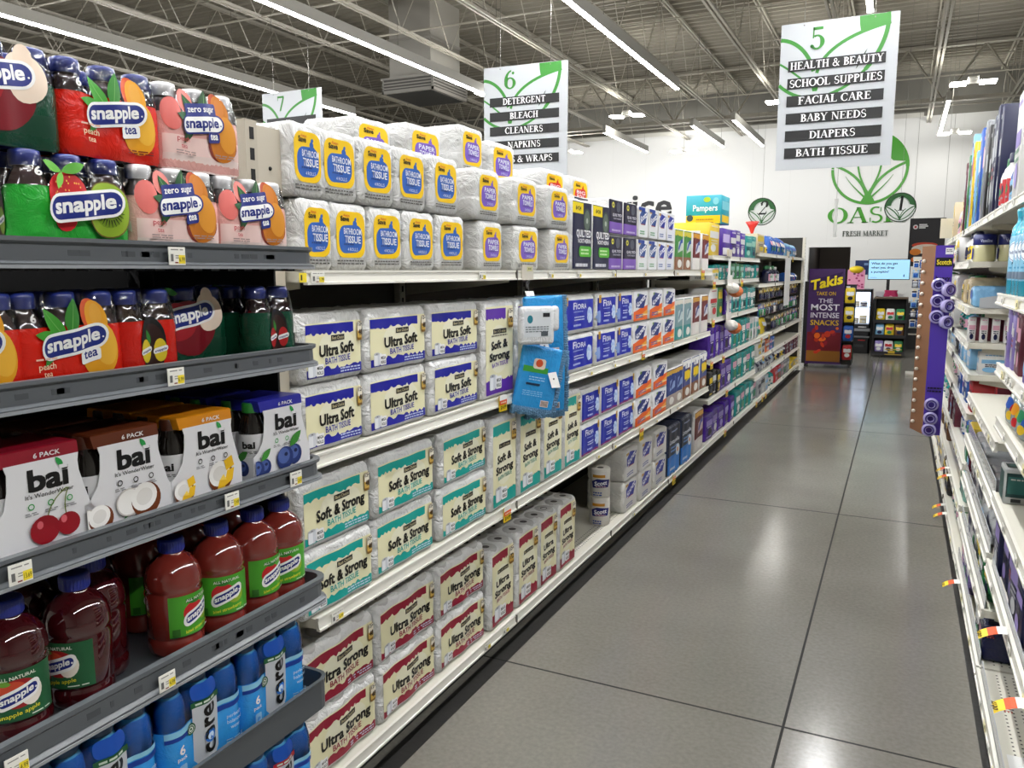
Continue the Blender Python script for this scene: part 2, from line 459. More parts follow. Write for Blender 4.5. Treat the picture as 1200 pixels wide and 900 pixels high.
# ================================================================== the room
def concrete():
    m = bpy.data.materials.new('polished_concrete'); m.use_nodes = True; nt = m.node_tree; p = nt.nodes['Principled BSDF']
    tc = nt.nodes.new('ShaderNodeTexCoord')
    def noise(sc, det, st=(1,1,1)):
        mp = nt.nodes.new('ShaderNodeMapping'); mp.inputs['Scale'].default_value = st
        n = nt.nodes.new('ShaderNodeTexNoise'); n.inputs['Scale'].default_value = sc; n.inputs['Detail'].default_value = det
        nt.links.new(tc.outputs['Object'], mp.inputs[0]); nt.links.new(mp.outputs[0], n.inputs['Vector']); return n
    a, b, c = noise(1.1, 3), noise(60, 4), noise(1.5, 2, (1.0, .4, 1))
    def mixc(f, A, B, fac):
        r = nt.nodes.new('ShaderNodeValToRGB'); r.color_ramp.elements[0].position, r.color_ramp.elements[1].position = fac
        r.color_ramp.elements[0].color = (*A, 1); r.color_ramp.elements[1].color = (*B, 1)
        nt.links.new(f.outputs[0], r.inputs[0]); return r
    r1 = mixc(a, lin('#7b7870'), lin('#8a877f'), (.3, .7))
    r2 = mixc(b, (.88, .88, .88), (1.07, 1.07, 1.07), (.32, .7))
    mu = nt.nodes.new('ShaderNodeMix'); mu.data_type = 'RGBA'; mu.blend_type = 'MULTIPLY'; mu.inputs[0].default_value = 1
    nt.links.new(r1.outputs[0], mu.inputs[6]); nt.links.new(r2.outputs[0], mu.inputs[7])
    nt.links.new(mu.outputs[2], p.inputs['Base Color'])
    rr = mixc(c, (.13,)*3, (.21,)*3, (.2, .8)); nt.links.new(rr.outputs[0], p.inputs['Roughness'])
    p.inputs['Specular IOR Level'].default_value = .5
    bp = nt.nodes.new('ShaderNodeBump'); bp.inputs['Strength'].default_value = .015; bp.inputs['Distance'].default_value = .01
    nt.links.new(b.outputs[0], bp.inputs['Height']); nt.links.new(bp.outputs[0], p.inputs['Normal'])
    return m
RX0, RX1, RY0, RY1, RZ = -23.0, 9.0, -7.0, 28.0, 7.5
mb = MB(); mb.box(RX0, RX1, RY0, RY1, -.12, 0, concrete()); struct(mb.build('floor'))
joint = paint('#22221f', .8)
k = 0
for y in (2.68, 5.35, 8.3, 11.3, 14.3, 17.3, 20.3, 23.3):
    k += 1; mb = MB(); mb.box(RX0, RX1, y-.004, y+.004, -.004, .0007, joint); struct(mb.build('trim_%d' % k))
for x in (-6.3, -3.3, -.27, 2.75):
    k += 1; mb = MB(); mb.box(x-.0045, x+.0045, RY0, RY1, -.004, .0008, joint); struct(mb.build('trim_%d' % k))
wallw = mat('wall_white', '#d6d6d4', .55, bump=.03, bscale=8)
wallg = mat('wall_unlit_grey', '#77756e', .7, bump=.05, bscale=8)  # white wall above the cove, its lack of light painted in as grey
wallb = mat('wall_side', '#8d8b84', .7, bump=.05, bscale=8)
mb = MB()          # back wall with a doorway
dx0, dx1, dz = -2.79, -1.52, 2.30
mb.box(RX0, dx0, RY1, RY1+.25, 0, 6.2, wallw); mb.box(dx1, RX1, RY1, RY1+.25, 0, 6.2, wallw); mb.box(dx0, dx1, RY1, RY1+.25, dz, 6.2, wallw)
for x in [RX0+1.22*i for i in range(1, 26)]: mb.box(x-.006, x+.006, RY1-.003, RY1, 2.35, 6.2, paint('#cfcfcc'))
struct(mb.build('wall_back'))
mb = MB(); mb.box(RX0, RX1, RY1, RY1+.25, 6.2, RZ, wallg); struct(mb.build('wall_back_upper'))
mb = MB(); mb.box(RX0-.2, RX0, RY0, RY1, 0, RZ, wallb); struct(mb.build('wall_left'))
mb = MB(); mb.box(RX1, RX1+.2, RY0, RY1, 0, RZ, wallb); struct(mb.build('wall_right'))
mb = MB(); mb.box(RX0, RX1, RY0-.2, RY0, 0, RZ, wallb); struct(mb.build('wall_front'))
mb = MB()          # dim corridor behind the doorway
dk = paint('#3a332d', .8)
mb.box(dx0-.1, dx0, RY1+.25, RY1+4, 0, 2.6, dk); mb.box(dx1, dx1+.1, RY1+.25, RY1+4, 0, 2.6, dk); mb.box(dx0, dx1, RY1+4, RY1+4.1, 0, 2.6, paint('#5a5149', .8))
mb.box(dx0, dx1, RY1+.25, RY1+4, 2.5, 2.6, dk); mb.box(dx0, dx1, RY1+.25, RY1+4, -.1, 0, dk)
struct(mb.build('door_1'))
ld = bpy.data.lights.new('corridor_fill', 'POINT'); ld.energy = 14; ld.shadow_soft_size = .2; lo = bpy.data.objects.new('corridor_fill', ld); COL.objects.link(lo); lo.location = (-2.0, RY1+2.2, 2.3)  # added fill light without a fixture, lifts the dark corridor
mb = MB(); fr = paint('#d7d7d5')
mb.box(dx0-.07, dx0, RY1-.02, RY1+.02, 0, dz, fr); mb.box(dx1, dx1+.07, RY1-.02, RY1+.02, 0, dz, fr); mb.box(dx0-.07, dx1+.07, RY1-.02, RY1+.02, dz, dz+.07, fr)
struct(mb.build('trim_20'))
mb = MB(); mb.box(-1.40, -1.325, 1.6, 13.1, -.004, .0005, mat('floor_margin_shade', '#1d1c1a', .5, bump=.05)); struct(mb.build('trim_21'))  # dark strip: unpolished floor edge with the unit's shade painted in
mb = MB(); mb.box(.325, .36, 1.7, 13.0, -.004, .0005, mat('floor_margin_shade')); struct(mb.build('trim_22'))  # same dark strip along the right base lip
# corrugated steel roof deck
dkm = mat('roof_deck_paint', '#938e82', .6)
mb = MB(); prof = []; y = RY0
while y < RY1:
    prof += [(y, RZ), (y+.16, RZ), (y+.19, RZ-.07), (y+.27, RZ-.07)]; y += .30
prof += [(RY1, RZ)]
n = len(prof)
mb.add([(RX0, a, b) for a, b in prof]+[(RX1, a, b) for a, b in prof], [(i, i+1, n+i+1, n+i) for i in range(n-1)], dkm)
mb.box(RX0, RX1, RY0, RY1, RZ+.05, RZ+.15, dkm)
struct(mb.build('ceiling', fixn=False))

# ------------------------------------------------------------------ steel roof structure
steel = mat('roof_steel_paint', '#b3aea2', .5)
def joist():
    r = empty('roof_joist')
    L0, L1 = RY0+.05, RY1-.05
    m = MB()
    for dx in (-.065, .02):
        m.box(dx, dx+.045, L0, L1, -.06, -.015, steel)
    m.build('bottom_chord', r)
    m = MB()
    for dx in (-.055, .02): m.box(dx, dx+.035, L0, L1, 1.30, 1.36, steel)
    m.build('top_chord', r)
    m = MB(); y = L0+.3; i = 0
    while y < L1-1.9:
        m.bar((0, y, -.04), (0, y+.9, 1.33), .015, .015, steel); m.bar((0, y+.9, 1.33), (0, y+1.8, -.04), .015, .015, steel)
        y += 1.8; i += 1
    m.build('web', r); return r
for i in range(13):
    x = -19.7+1.83*i+.02
    inst('joist', joist, (x, 0, 6.04), 0, 'grey open web steel joist under the roof deck, running the length of the aisles', 'roof joist', 'open web joists under the roof deck')
def girder():
    r = empty('roof_girder'); m = MB()
    m.box(RX0+.05, RX1-.05, -.09, -.02, -.1, 0, steel); m.box(RX0+.05, RX1-.05, .02, .09, -.1, 0, steel); m.build('bottom_chord', r)
    m = MB(); m.box(RX0+.05, RX1-.05, -.09, -.02, 1.28, 1.36, steel); m.box(RX0+.05, RX1-.05, .02, .09, 1.28, 1.36, steel); m.build('top_chord', r)
    m = MB(); x = RX0+.3
    while x < RX1-1.9:
        m.bar((x, 0, -.05), (x+.9, 0, 1.3), .04, .04, steel); m.bar((x+.9, 0, 1.3), (x+1.8, 0, -.05), .04, .04, steel); x += 1.8
    m.build('web', r); return r
for i, (y, nm) in enumerate(((24.6, 'close to the back wall'),)):
    inst('girder', girder, (0, y, 6.06), 0, 'deep grey steel roof girder across the aisles, '+nm, 'roof girder')
def bridging():
    m = MB(); m.tube((RX0+.05, 0, 0), (RX1-.05, 0, 0), .018, steel, 6); m.tube((RX0+.05, .02, 1.25), (RX1-.05, .02, 1.25), .018, steel, 6)
    return m.build('bridging_rod')
for y in (4.6, 9.3, 11.4, 13.3, 17.4, 18.8, 21.6, 25.4):
    inst('bridge', bridging, (0, y, 6.0), 0, 'thin grey bridging rod crossing under the roof joists', 'bridging rod', 'bridging rods under the roof')

# ------------------------------------------------------------------ lights
housing = paint('#b4b2ab', .5)
tube_on = mat('light_diffuser', '#ffffff', .5, emit=STRIP_E)
bay_on = mat('lens_lit', '#fffdf6', .5, emit=BAY_E)
wire_m = mat('steel_wire', '#77756f', .4, metal=.6)
def strip_light(L, hang=RZ-5.0-.075, on=None):
    r = empty('linear_light'); m = MB()
    m.box(-.04, .04, 0, L, .02, .19, housing); m.box(-.045, .045, -.012, 0, .0, .195, housing); m.box(-.045, .045, L, L+.012, .0, .195, housing)
    m.build('housing', r)
    m = MB(); m.box(-.032, .032, .005, L-.005, 0, .019, on or tube_on); m.build('diffuser', r)
    y = .5
    while y < L: m = MB(); m.tube((0, y, .165), (0, y, hang), .004, wire_m, 5); m.build('suspension_wire', r); y += 3.0
    return r
for x, y0, y1, lb in ((-14.9, -4, 14.8, 'leftmost long linear ceiling light, over the furthest aisle on the left'),
                      (-11.3, -4, 15.1, 'long linear ceiling light rising from the left edge above the red drink packs'),
                      (-7.68, -4, 14.6, 'long linear ceiling light passing left of the square air diffuser'),
                      (-4.12, -4, 15.75, 'long linear ceiling light ending between the two nearer aisle signs'),
                      (-.6, -4, 12.3, 'long linear ceiling light above the aisle, ending behind the nearest aisle sign'),
                      (3.3, -4, 12.3, 'long linear ceiling light over the aisle on the right')):
    o = strip_light(y1-y0); o.location = (x, y0, 5.0); tag(o, lb, 'ceiling light', 'long linear ceiling lights')
for x, y0, y1, lb in ((-9.6, 19.73, 23.5, 'short linear light before the back wall, leftmost of the row'), (-7.0, 19.73, 23.5, 'short linear light right of the hanging sign with the detergent list'),
                      (-4.78, 19.73, 23.5, 'short linear light in front of the white wall, left of its close twin'),
                      (-3.74, 19.43, 23.8, 'short linear light in front of the white wall, just left of the biggest sign'),
                      (.65, 19.13, 23.5, 'short linear light hanging at the far right above the tall books')):
    o = strip_light(y1-y0, RZ-5.0-.069, on=mat('light_diffuser_soft', '#ffffff', .5, emit=26)); o.location = (x, y0, 5.0); tag(o, lb, 'ceiling light', 'short linear lights near the back wall')
def bay_light():
    r = empty('high_bay_light'); m = MB()
    m.rbox(-.1, .1, -.12, .12, .02, .14, .015, housing); m.tube((0, 0, .14), (0, 0, 2.04), .006, wire_m, 5); m.build('driver_box', r)
    for s in (-1, 1):
        m = MB(); m.rbox(s*.12 if s > 0 else -.42, .42 if s > 0 else -.12, -.17, .17, .0, .03, .012, bay_on); m.build('lens', r)
    return r
for x, y, z, lb in ((-6.5, 20.0, 5.4, 'twin lens high bay light above the short linear lights'), (1.09, 19.7, 5.4, 'twin lens high bay light, upper one at the far right'),
                    (1.1, 26.53, 5.4, 'twin lens high bay light low at the far right, near the back wall'), (-6.67, 26.6, 5.4, 'twin lens high bay light against the white wall, behind the short linear lights'),
                    (-2.67, 19.9, 5.4, 'twin lens high bay light half hidden by the biggest aisle sign'), (-10.2, 25.3, 5.4, 'twin lens high bay light right of the detergent sign'), (-7.6, 14.9, 5.1, 'twin lens high bay light left of the detergent sign')):
    o = inst('bay', bay_light, (x, y, z), 0, lb, 'ceiling light', 'twin lens high bay lights')
# one long cove light near the back wall
r = empty('cove_light', (0, RY1-.9, 6.05)); m = MB(); m.box(-14, .3, -.04, .06, .02, .10, housing); m.box(-14, .3, -.05, -.04, -.03, .10, housing); m.build('housing', r)
m = MB(); m.box(-13.98, .28, -.035, .055, 0, .019, mat('cove_diffuser', '#ffffff', .5, emit=9)); m.build('diffuser', r)
for i in range(8): m = MB(); m.tube((-13.5+1.95*i, 0, .1), (-13.5+1.95*i, 0, 1.39), .005, wire_m, 5); m.build('suspension_wire', r)
tag(r, 'continuous slim light washing the top of the white back wall', 'wall light')
ld = bpy.data.lights.new('added_wall_wash', 'AREA'); ld.shape = 'RECTANGLE'; ld.size = 14.2; ld.size_y = .1; ld.energy = WASH_W; ld.spread = radians(150)  # added area light for the wall, set well in front of the cove
lo = bpy.data.objects.new('added_wall_wash', ld); COL.objects.link(lo); lo.location = (-6.4, 24.0, 4.96); lo.rotation_euler = (radians(68), 0, 0)

# air duct with square diffuser
r = empty('air_diffuser', (-9.4, 15.1, 5.2)); dm = paint('#8f8c86', .5); gr = paint('#4b4945', .6)
m = MB(); m.box(-.62, .62, -.72, .72, .0, .06, dm); m.box(-.6, .6, -.7, .7, .05, .28, gr)
for z in (.09, .15, .21): m.box(-.62, .62, -.72, .72, z, z+.02, dm)
for cx in (-.62, .58):
    for cy in (-.72, .68): m.box(cx, cx+.04, cy, cy+.04, 0, .3, dm)
m.box(-.64, .64, -.74, .74, .27, .31, dm); m.build('louvre_frame', r)
m = MB(); m.box(-.55, .55, -.65, .65, -.012, 0, paint('#2b2a28', .7)); m.build('grille', r)
m = MB(); m.box(-.5, .5, -.6, .6, .31, 1.9, mat('galvanised', '#a29f98', .4, metal=.3)); m.box(-.52, .52, -.62, .62, 1.05, 1.1, dm); m.build('duct', r)
tag(r, 'square grey air diffuser box under a galvanised duct, behind the white tissue packs', 'air vent')

# ------------------------------------------------------------------ hanging aisle signs
sgw, sgk, sgg = paint('#b2b6ba', .4), paint('#08090a', .5), paint('#2f7d26', .5)
def bez(p0, p1, p2, p3, n=14):
    return [tuple((1-t)**3*p0[i]+3*(1-t)**2*t*p1[i]+3*(1-t)*t*t*p2[i]+t**3*p3[i] for i in (0, 1)) for t in [j/n for j in range(n+1)]]
def aisle_sign(num, lines, label, loc, rz=0, h=1.59, stepk=None):
    w = 1.205; r = empty('aisle_sign', loc, rz)
    m = MB(); m.box(-w/2, w/2, -.006, .006, 0, h, sgw); m.build('panel', r)
    A = Art(); X = lambda a: -w/2+a*w; Z = lambda b: h-b*w
    def S(pts, w0, w1=None): A.stroke([(X(a), Z(b)) for a, b in pts], w0*w, sgg, None if w1 is None else w1*w)
    # leaf emblem, cropped by the sign's edges
    S(bez((.0, .135), (.14, .15), (.26, .28), (.30, .44)), .034)
    S(bez((.0, .35), (.08, .40), (.15, .46), (.2, .5)), .018); S(bez((.0, .54), (.14, .68), (.34, .72), (.52, .63)), .03)
    S(bez((.52, .63), (.66, .57), (.78, .45), (.82, .34)), .026)
    S(bez((.33, .46), (.36, .30), (.54, .15), (.93, .085)), .03)
    S(bez((.905, .0), (.93, .15), (.86, .34), (.74, .47)), .036)
    A.poly([(X(a), Z(b)) for a, b in [(.67, .004), (.925, .004), (.92, .085), (.74, .135), (.69, .15), (.675, .07)]], sgg)
    A.leaf(X(.66), Z(.46), X(.75), Z(.29), .012, paint('#33402f'))
    A.poly([(X(a), Z(b)) for a, b in [(.27, .5), (.37, .5), (.34, .62), (.30, .62)]], sgg)
    serif_text(A, num, X(.32), Z(.245), .232, sgg)
    art_obj('emblem', A, lambda s, t, o: (s, -.006-o, t), r, eps=.0004, base=.0004)
    z = .405; bh = .112
    for i, t in enumerate(lines):
        A = Art(); y = h-z-bh-i*.19
        A.rect(X(.075), y, w*.83, bh+.005, sgk)
        n = len(t); serif_text(A, t, X(.49), y+.019, .082, paint('#f2f2f2'), min(w*.79, n*.068))
        art_obj('name_bar', A, lambda s, t_, o: (s, -.012-o, t_), r, eps=.0015)
    for s in (-.36, .36):
        m = MB(); m.tube((s, 0, h-.03), (s, 0, 7.4-loc[2]), .004, wire_m, 5); m.tube((s, -.012, h-.03), (s, .012, h-.03), .008, wire_m, 6); m.build('hanging_wire', r)
    tag(r, label, 'sign', 'hanging aisle signs'); return r
aisle_sign('5', ['HEALTH & BEAUTY', 'SCHOOL SUPPLIES', 'FACIAL CARE', 'BABY NEEDS', 'DIAPERS', 'BATH TISSUE'], 'white hanging aisle sign numbered 5 with six black name bars', (-.785, 9.8, 2.69))
aisle_sign('6', ['DETERGENT', 'BLEACH', 'CLEANERS', 'NAPKINS', 'BAGS & WRAPS'], 'white hanging aisle sign numbered 6, its lower edge hidden by tissue packs', (-4.67, 10.0, 2.67), radians(3))
aisle_sign('7', ['', '', '', '', ''], 'white hanging aisle sign numbered 7, only its top showing over the tissue', (-8.92, 10.3, 2.79))
# ================================================================== drinks rack (near left)
navy, white, black = '#1b2a7a', '#f4f4f2', '#141414'
XD = -1.12
rackg = paint('#5b5f63', .38); rackd = paint('#4b4f53', .4); rackl = paint('#8d9195', .35); rackb = paint('#121213', .7)
def sweep(mb, path, prof, m):
    rings = []
    n = len(path)
    for i, (x, y) in enumerate(path):
        a = path[max(0, i-1)]; b = path[min(n-1, i+1)]; dx, dy = b[0]-a[0], b[1]-a[1]; L = hypot(dx, dy); nx, ny = dy/L, -dx/L
        rings.append([(x+nx*o, y+ny*o, z) for o, z in prof])
    k = len(prof); vs = [p for r in rings for p in r]
    mb.add(vs, [(j*k+i, j*k+(i+1) % k, (j+1)*k+(i+1) % k, (j+1)*k+i) for j in range(n-1) for i in range(k)]+[tuple(range(k)), tuple(range((n-1)*k, n*k))], m)
def price_tag(parent, X, y, z, price, w=.036, h=.028, tilt=.0, big=False):
    A = Art(); A.rect(-w/2, 0, w, h, ink('#f2f0e8')); A.rect(w*.08, h*.08, w*.4, h*.48, ink('#f3dc3a'))
    A.text(price, w*.28, h*.2, h*.26, ink(black), w*.34); A.fine(0, h*.82, w*.8, ink('#8d8a86'), 1, h*.06); A.rect(-w*.42, h*.2, w*.16, h*.4, ink('#6b6b69'))
    A.rect(-w*.18, h*.1, w*.2, h*.07, ink('#7d2c22')); A.fine(-w*.05, h*.5, w*.2, ink('#8d8a86'), 2, h*.05, h*.13)
    mb = MB(); mb.box(X, X+.0012, y-w/2, y+w/2, z, z+h, ink('#e9e7df'))
    A.emit(mb, lambda s, t, o: (X+.0012+o, y+s, z+t), .0003, base=.0003); return mb.build('price_tag', parent, fixn=False)
rack = empty('beverage_rack', (-1.36, .85, 0)); RKX, RKY = -1.36, .85
def rk(mb, name, parent=None):
    o = mb.build(name, parent or rack)
    return o
T = lambda x: x-RKX
m = MB(); m.box(T(-1.66), T(-1.64), .55-RKY, 1.36-RKY, .1, 1.56, rackb); rk(m, 'back_panel')
for y in (.57, 1.30):
    m = MB(); m.box(T(-1.64), T(-1.60), y-RKY, y+.04-RKY, 0, 1.56, rackb)
    for i in range(30): m.box(T(-1.60), T(-1.5985), y+.012-RKY, y+.028-RKY, .1+i*.048, .125+i*.048, paint('#000000'))
    rk(m, 'upright')
rails = [(1.598, .044, 1.575), (1.394, .044, 1.368), (1.146, .044, 1.122), (.877, .056, .846), (.640, .070, .600), (.37, .05, .352)]
tags = {0: [(201, '6.99')], 1: [(200, '6.99')], 2: [(18, '13.69'), (266, '7.49'), (341, '13.69')], 3: [(190, '4.99'), (14, '4.99')]}
for i, (zt, rh, zd) in enumerate(rails):
    m = MB(); m.box(T(-1.62), T(XD-.004), .57-RKY, 1.335-RKY, zd-.02, zd, rackd)
    for j in range(18): m.box(T(XD-.06), T(XD-.02), .59+j*.041-RKY, .61+j*.041-RKY, zd-.026, zd-.02, paint('#17181a'))
    sh = rk(m, 'shelf')
    path = [(T(-1.62), 1.345-RKY), (T(XD-.035), 1.345-RKY)]
    path += [(T(XD-.03)+.03*sin(radians(a)), 1.315-RKY+.03*cos(radians(a))) for a in (0, 22, 45, 68, 90)]
    path += [(T(XD), 1.28-RKY), (T(XD), .57-RKY)]
    path = path[::-1]
    z0 = zt-rh
    if i < 4:
        prof = [(-.004, z0), (.012, z0), (.013, z0+rh*.14), (.004, z0+rh*.24), (.003, z0+rh*.76), (.010, z0+rh*.86), (.010, zt), (-.004, zt)]
    else:
        prof = [(-.003, z0), (.003, z0), (.003, zt-.005), (.006, zt), (-.003, zt)]
    m = MB(); sweep(m, path, prof, rackg if i < 4 else rackd)
    if i < 4:
        sweep(m, path, [(.0122, z0-.001), (.0142, z0-.001), (.0142, z0+.004), (.0122, z0+.004)], rackl)
        R = random.Random(i)
        for j in range(16):
            y = R.uniform(.6, 1.26); L = R.uniform(.006, .022); m.box(T(XD+.003), T(XD+.0038), y-RKY, y+L-RKY, z0+rh*.4, z0+rh*.6, rackd)
    rk(m, 'front_rail', sh)
    for u, pr in tags.get(i, []): price_tag(sh, T(XD+.0135), yu(u, XD, z0)-RKY, z0+rh*.12, pr, .034, .030)
m = MB(); m.box(T(-1.638), T(-1.235), 1.347-RKY, 1.353-RKY, .05, 1.55, rackb); rk(m, 'end_board')
m = MB(); m.box(T(-1.62), T(-1.16), .59-RKY, 1.32-RKY, 0, .12, rackb); rk(m, 'plinth')
tag(rack, 'grey steel beverage rack of six lipped shelves full of drinks, nearest on the left', 'shelving')

# ------------------------------------------------------------------ shrink-wrapped six packs of tea bottles
R6, A6, B6, DIP6 = .0317, .0635, .0318, .007
def rt6(t):
    if t < .006: return R6-.004+.004*t/.006
    if t < .085: return R6
    if t < .150: return max(.02, R6-.0115*((t-.085)/.065)**1.15)
    return .02
def wrap_rings(zs, rt=rt6, a=A6, b=B6, nw=3, nd=2, dip=DIP6):
    return [[(x, y, z) for x, y in pack_outline(a, b, rt(z), nw, nd, dip+(0 if z < .08 else min(.010, (z-.08)*.25)))] for z in zs]
def fruit_art(A, kind):
    if kind == 'kiwi':
        A.ell(-.012, .062, .034, .036, ink('#c51f24'), 22); A.ell(-.02, .03, .018, .02, ink('#b3141c'), 16)
        for i in range(26):
            R = random.Random(i); a, q = R.uniform(0, 6.28), R.uniform(.2, .9); A.ell(-.012+.033*q*cos(a), .062+.034*q*sin(a), .0011, .0016, ink('#e8b04a'), 6)
        A.leaf(-.02, .098, .02, .112, .009, ink('#4f9a2c')); A.leaf(-.02, .098, -.052, .112, .008, ink('#5fae35')); A.leaf(-.02, .098, -.03, .072, .006, ink('#7cc24a'))
        A.ell(.055, .046, .040, .044, ink('#6a5a22'), 26); A.ell(.055, .046, .038, .042, ink('#8fae2c'), 26); A.ell(.055, .046, .025, .028, ink('#7a9c1f'), 22); A.ell(.055, .046, .010, .012, ink('#dfe7a8'), 16)
        for i in range(26):
            a = 2*pi*i/26; A.stroke([(.055+.014*cos(a), .046+.016*sin(a)), (.055+.024*cos(a), .046+.027*sin(a))], .0022, ink('#26300f'), .0008)
    elif kind in ('peach', 'zero'):
        y = ink('#e9a21f') if kind == 'peach' else ink('#c9781f')
        g1, g2 = (ink('#3f9a2b'), ink('#2f8126')) if kind == 'peach' else (ink('#20592b'), ink('#1b4a24'))
        if kind == 'zero': A.ell(.048, .030, .038, .028, ink('#7c2416'), 22, 8)
        A.ell(.05, .045, .035, .044, y, 26, 8); A.ell(.043, .10, .019, .025, ink('#d4521c') if kind == 'peach' else ink('#b8481c'), 18); A.ell(.052, .094, .018, .028, y, 18, 8)
        A.ell(.063, .052, .019, .034, ink('#f0b63c') if kind == 'peach' else ink('#dc9433'), 20, 8); A.ell(.052, .099, .010, .018, ink('#e8a83a') if kind == 'peach' else ink('#d07f30'), 14)
        A.leaf(-.008, .062, -.038, .112, .013, g1); A.leaf(.0, .068, .014, .126, .014, g2); A.leaf(-.012, .066, -.062, .074, .010, g1); A.leaf(-.016, .06, -.048, .025, .009, g2)
        A.stroke([(0, .07), (.012, .118)], .0012, ink('#74b85a'), .0006); A.stroke([(-.012, .07), (-.035, .106)], .0012, ink('#74b85a'), .0006)
    elif kind == 'apple':
        A.ell(.0, .072, .062, .052, ink('#7a1420'), 28); A.ell(-.03, .085, .04, .036, ink('#a31c26'), 22); A.ell(.048, .078, .034, .036, ink('#f0dcc8'), 22); A.ell(.05, .105, .014, .022, ink('#ecd6c0'), 16, -12)
        A.leaf(-.02, .115, -.06, .125, .008, ink('#2f7d2c'))
    elif kind == 'lemon':
        pass
def logo(A, x, y, w, inv=False, sk=.14, tea=None):
    h = w*.27
    if inv:
        A.rrect(x-w*.40, y+h*.35, w*.78, h*1.0, .004, ink(navy), sk=sk); A.text('zero sugar', x, y+h*.80, h*.44, ink(white), w*.66, .012, sk=sk)
        A.rrect(x-w/2-.003, y-h/2-.003, w+.006, h+.006, h/2+.003, ink(navy), sk=sk); A.rrect(x-w/2, y-h/2, w, h, h/2, ink(white), sk=sk)
        tc = ink(navy)
    else:
        A.rrect(x-w/2-.0045, y-h/2-.0045, w+.009, h+.009, h/2+.004, ink(white), sk=sk); A.rrect(x-w/2, y-h/2, w, h, h/2, ink(navy), sk=sk)
        tc = ink(white)
    A.text('snapple', x-.002, y-h*.22, h*.66, tc, w*.86, .03, sk=sk, res=3)
    A.ell(x+w*.455, y-h*.12+sk*w*.45, .0015, .0015, tc, 8)
    if tea is not None:
        c1, c2 = (white, navy) if tea == 'w' else (navy, white)
        A.rrect(x+w*.05, y-h*1.12, w*.36, h*.62, .004, ink(c1), sk=sk); A.text('tea', x+w*.23, y-h*1.0+sk*w*.2, h*.5, ink(c2), w*.26, .02, sk=sk)
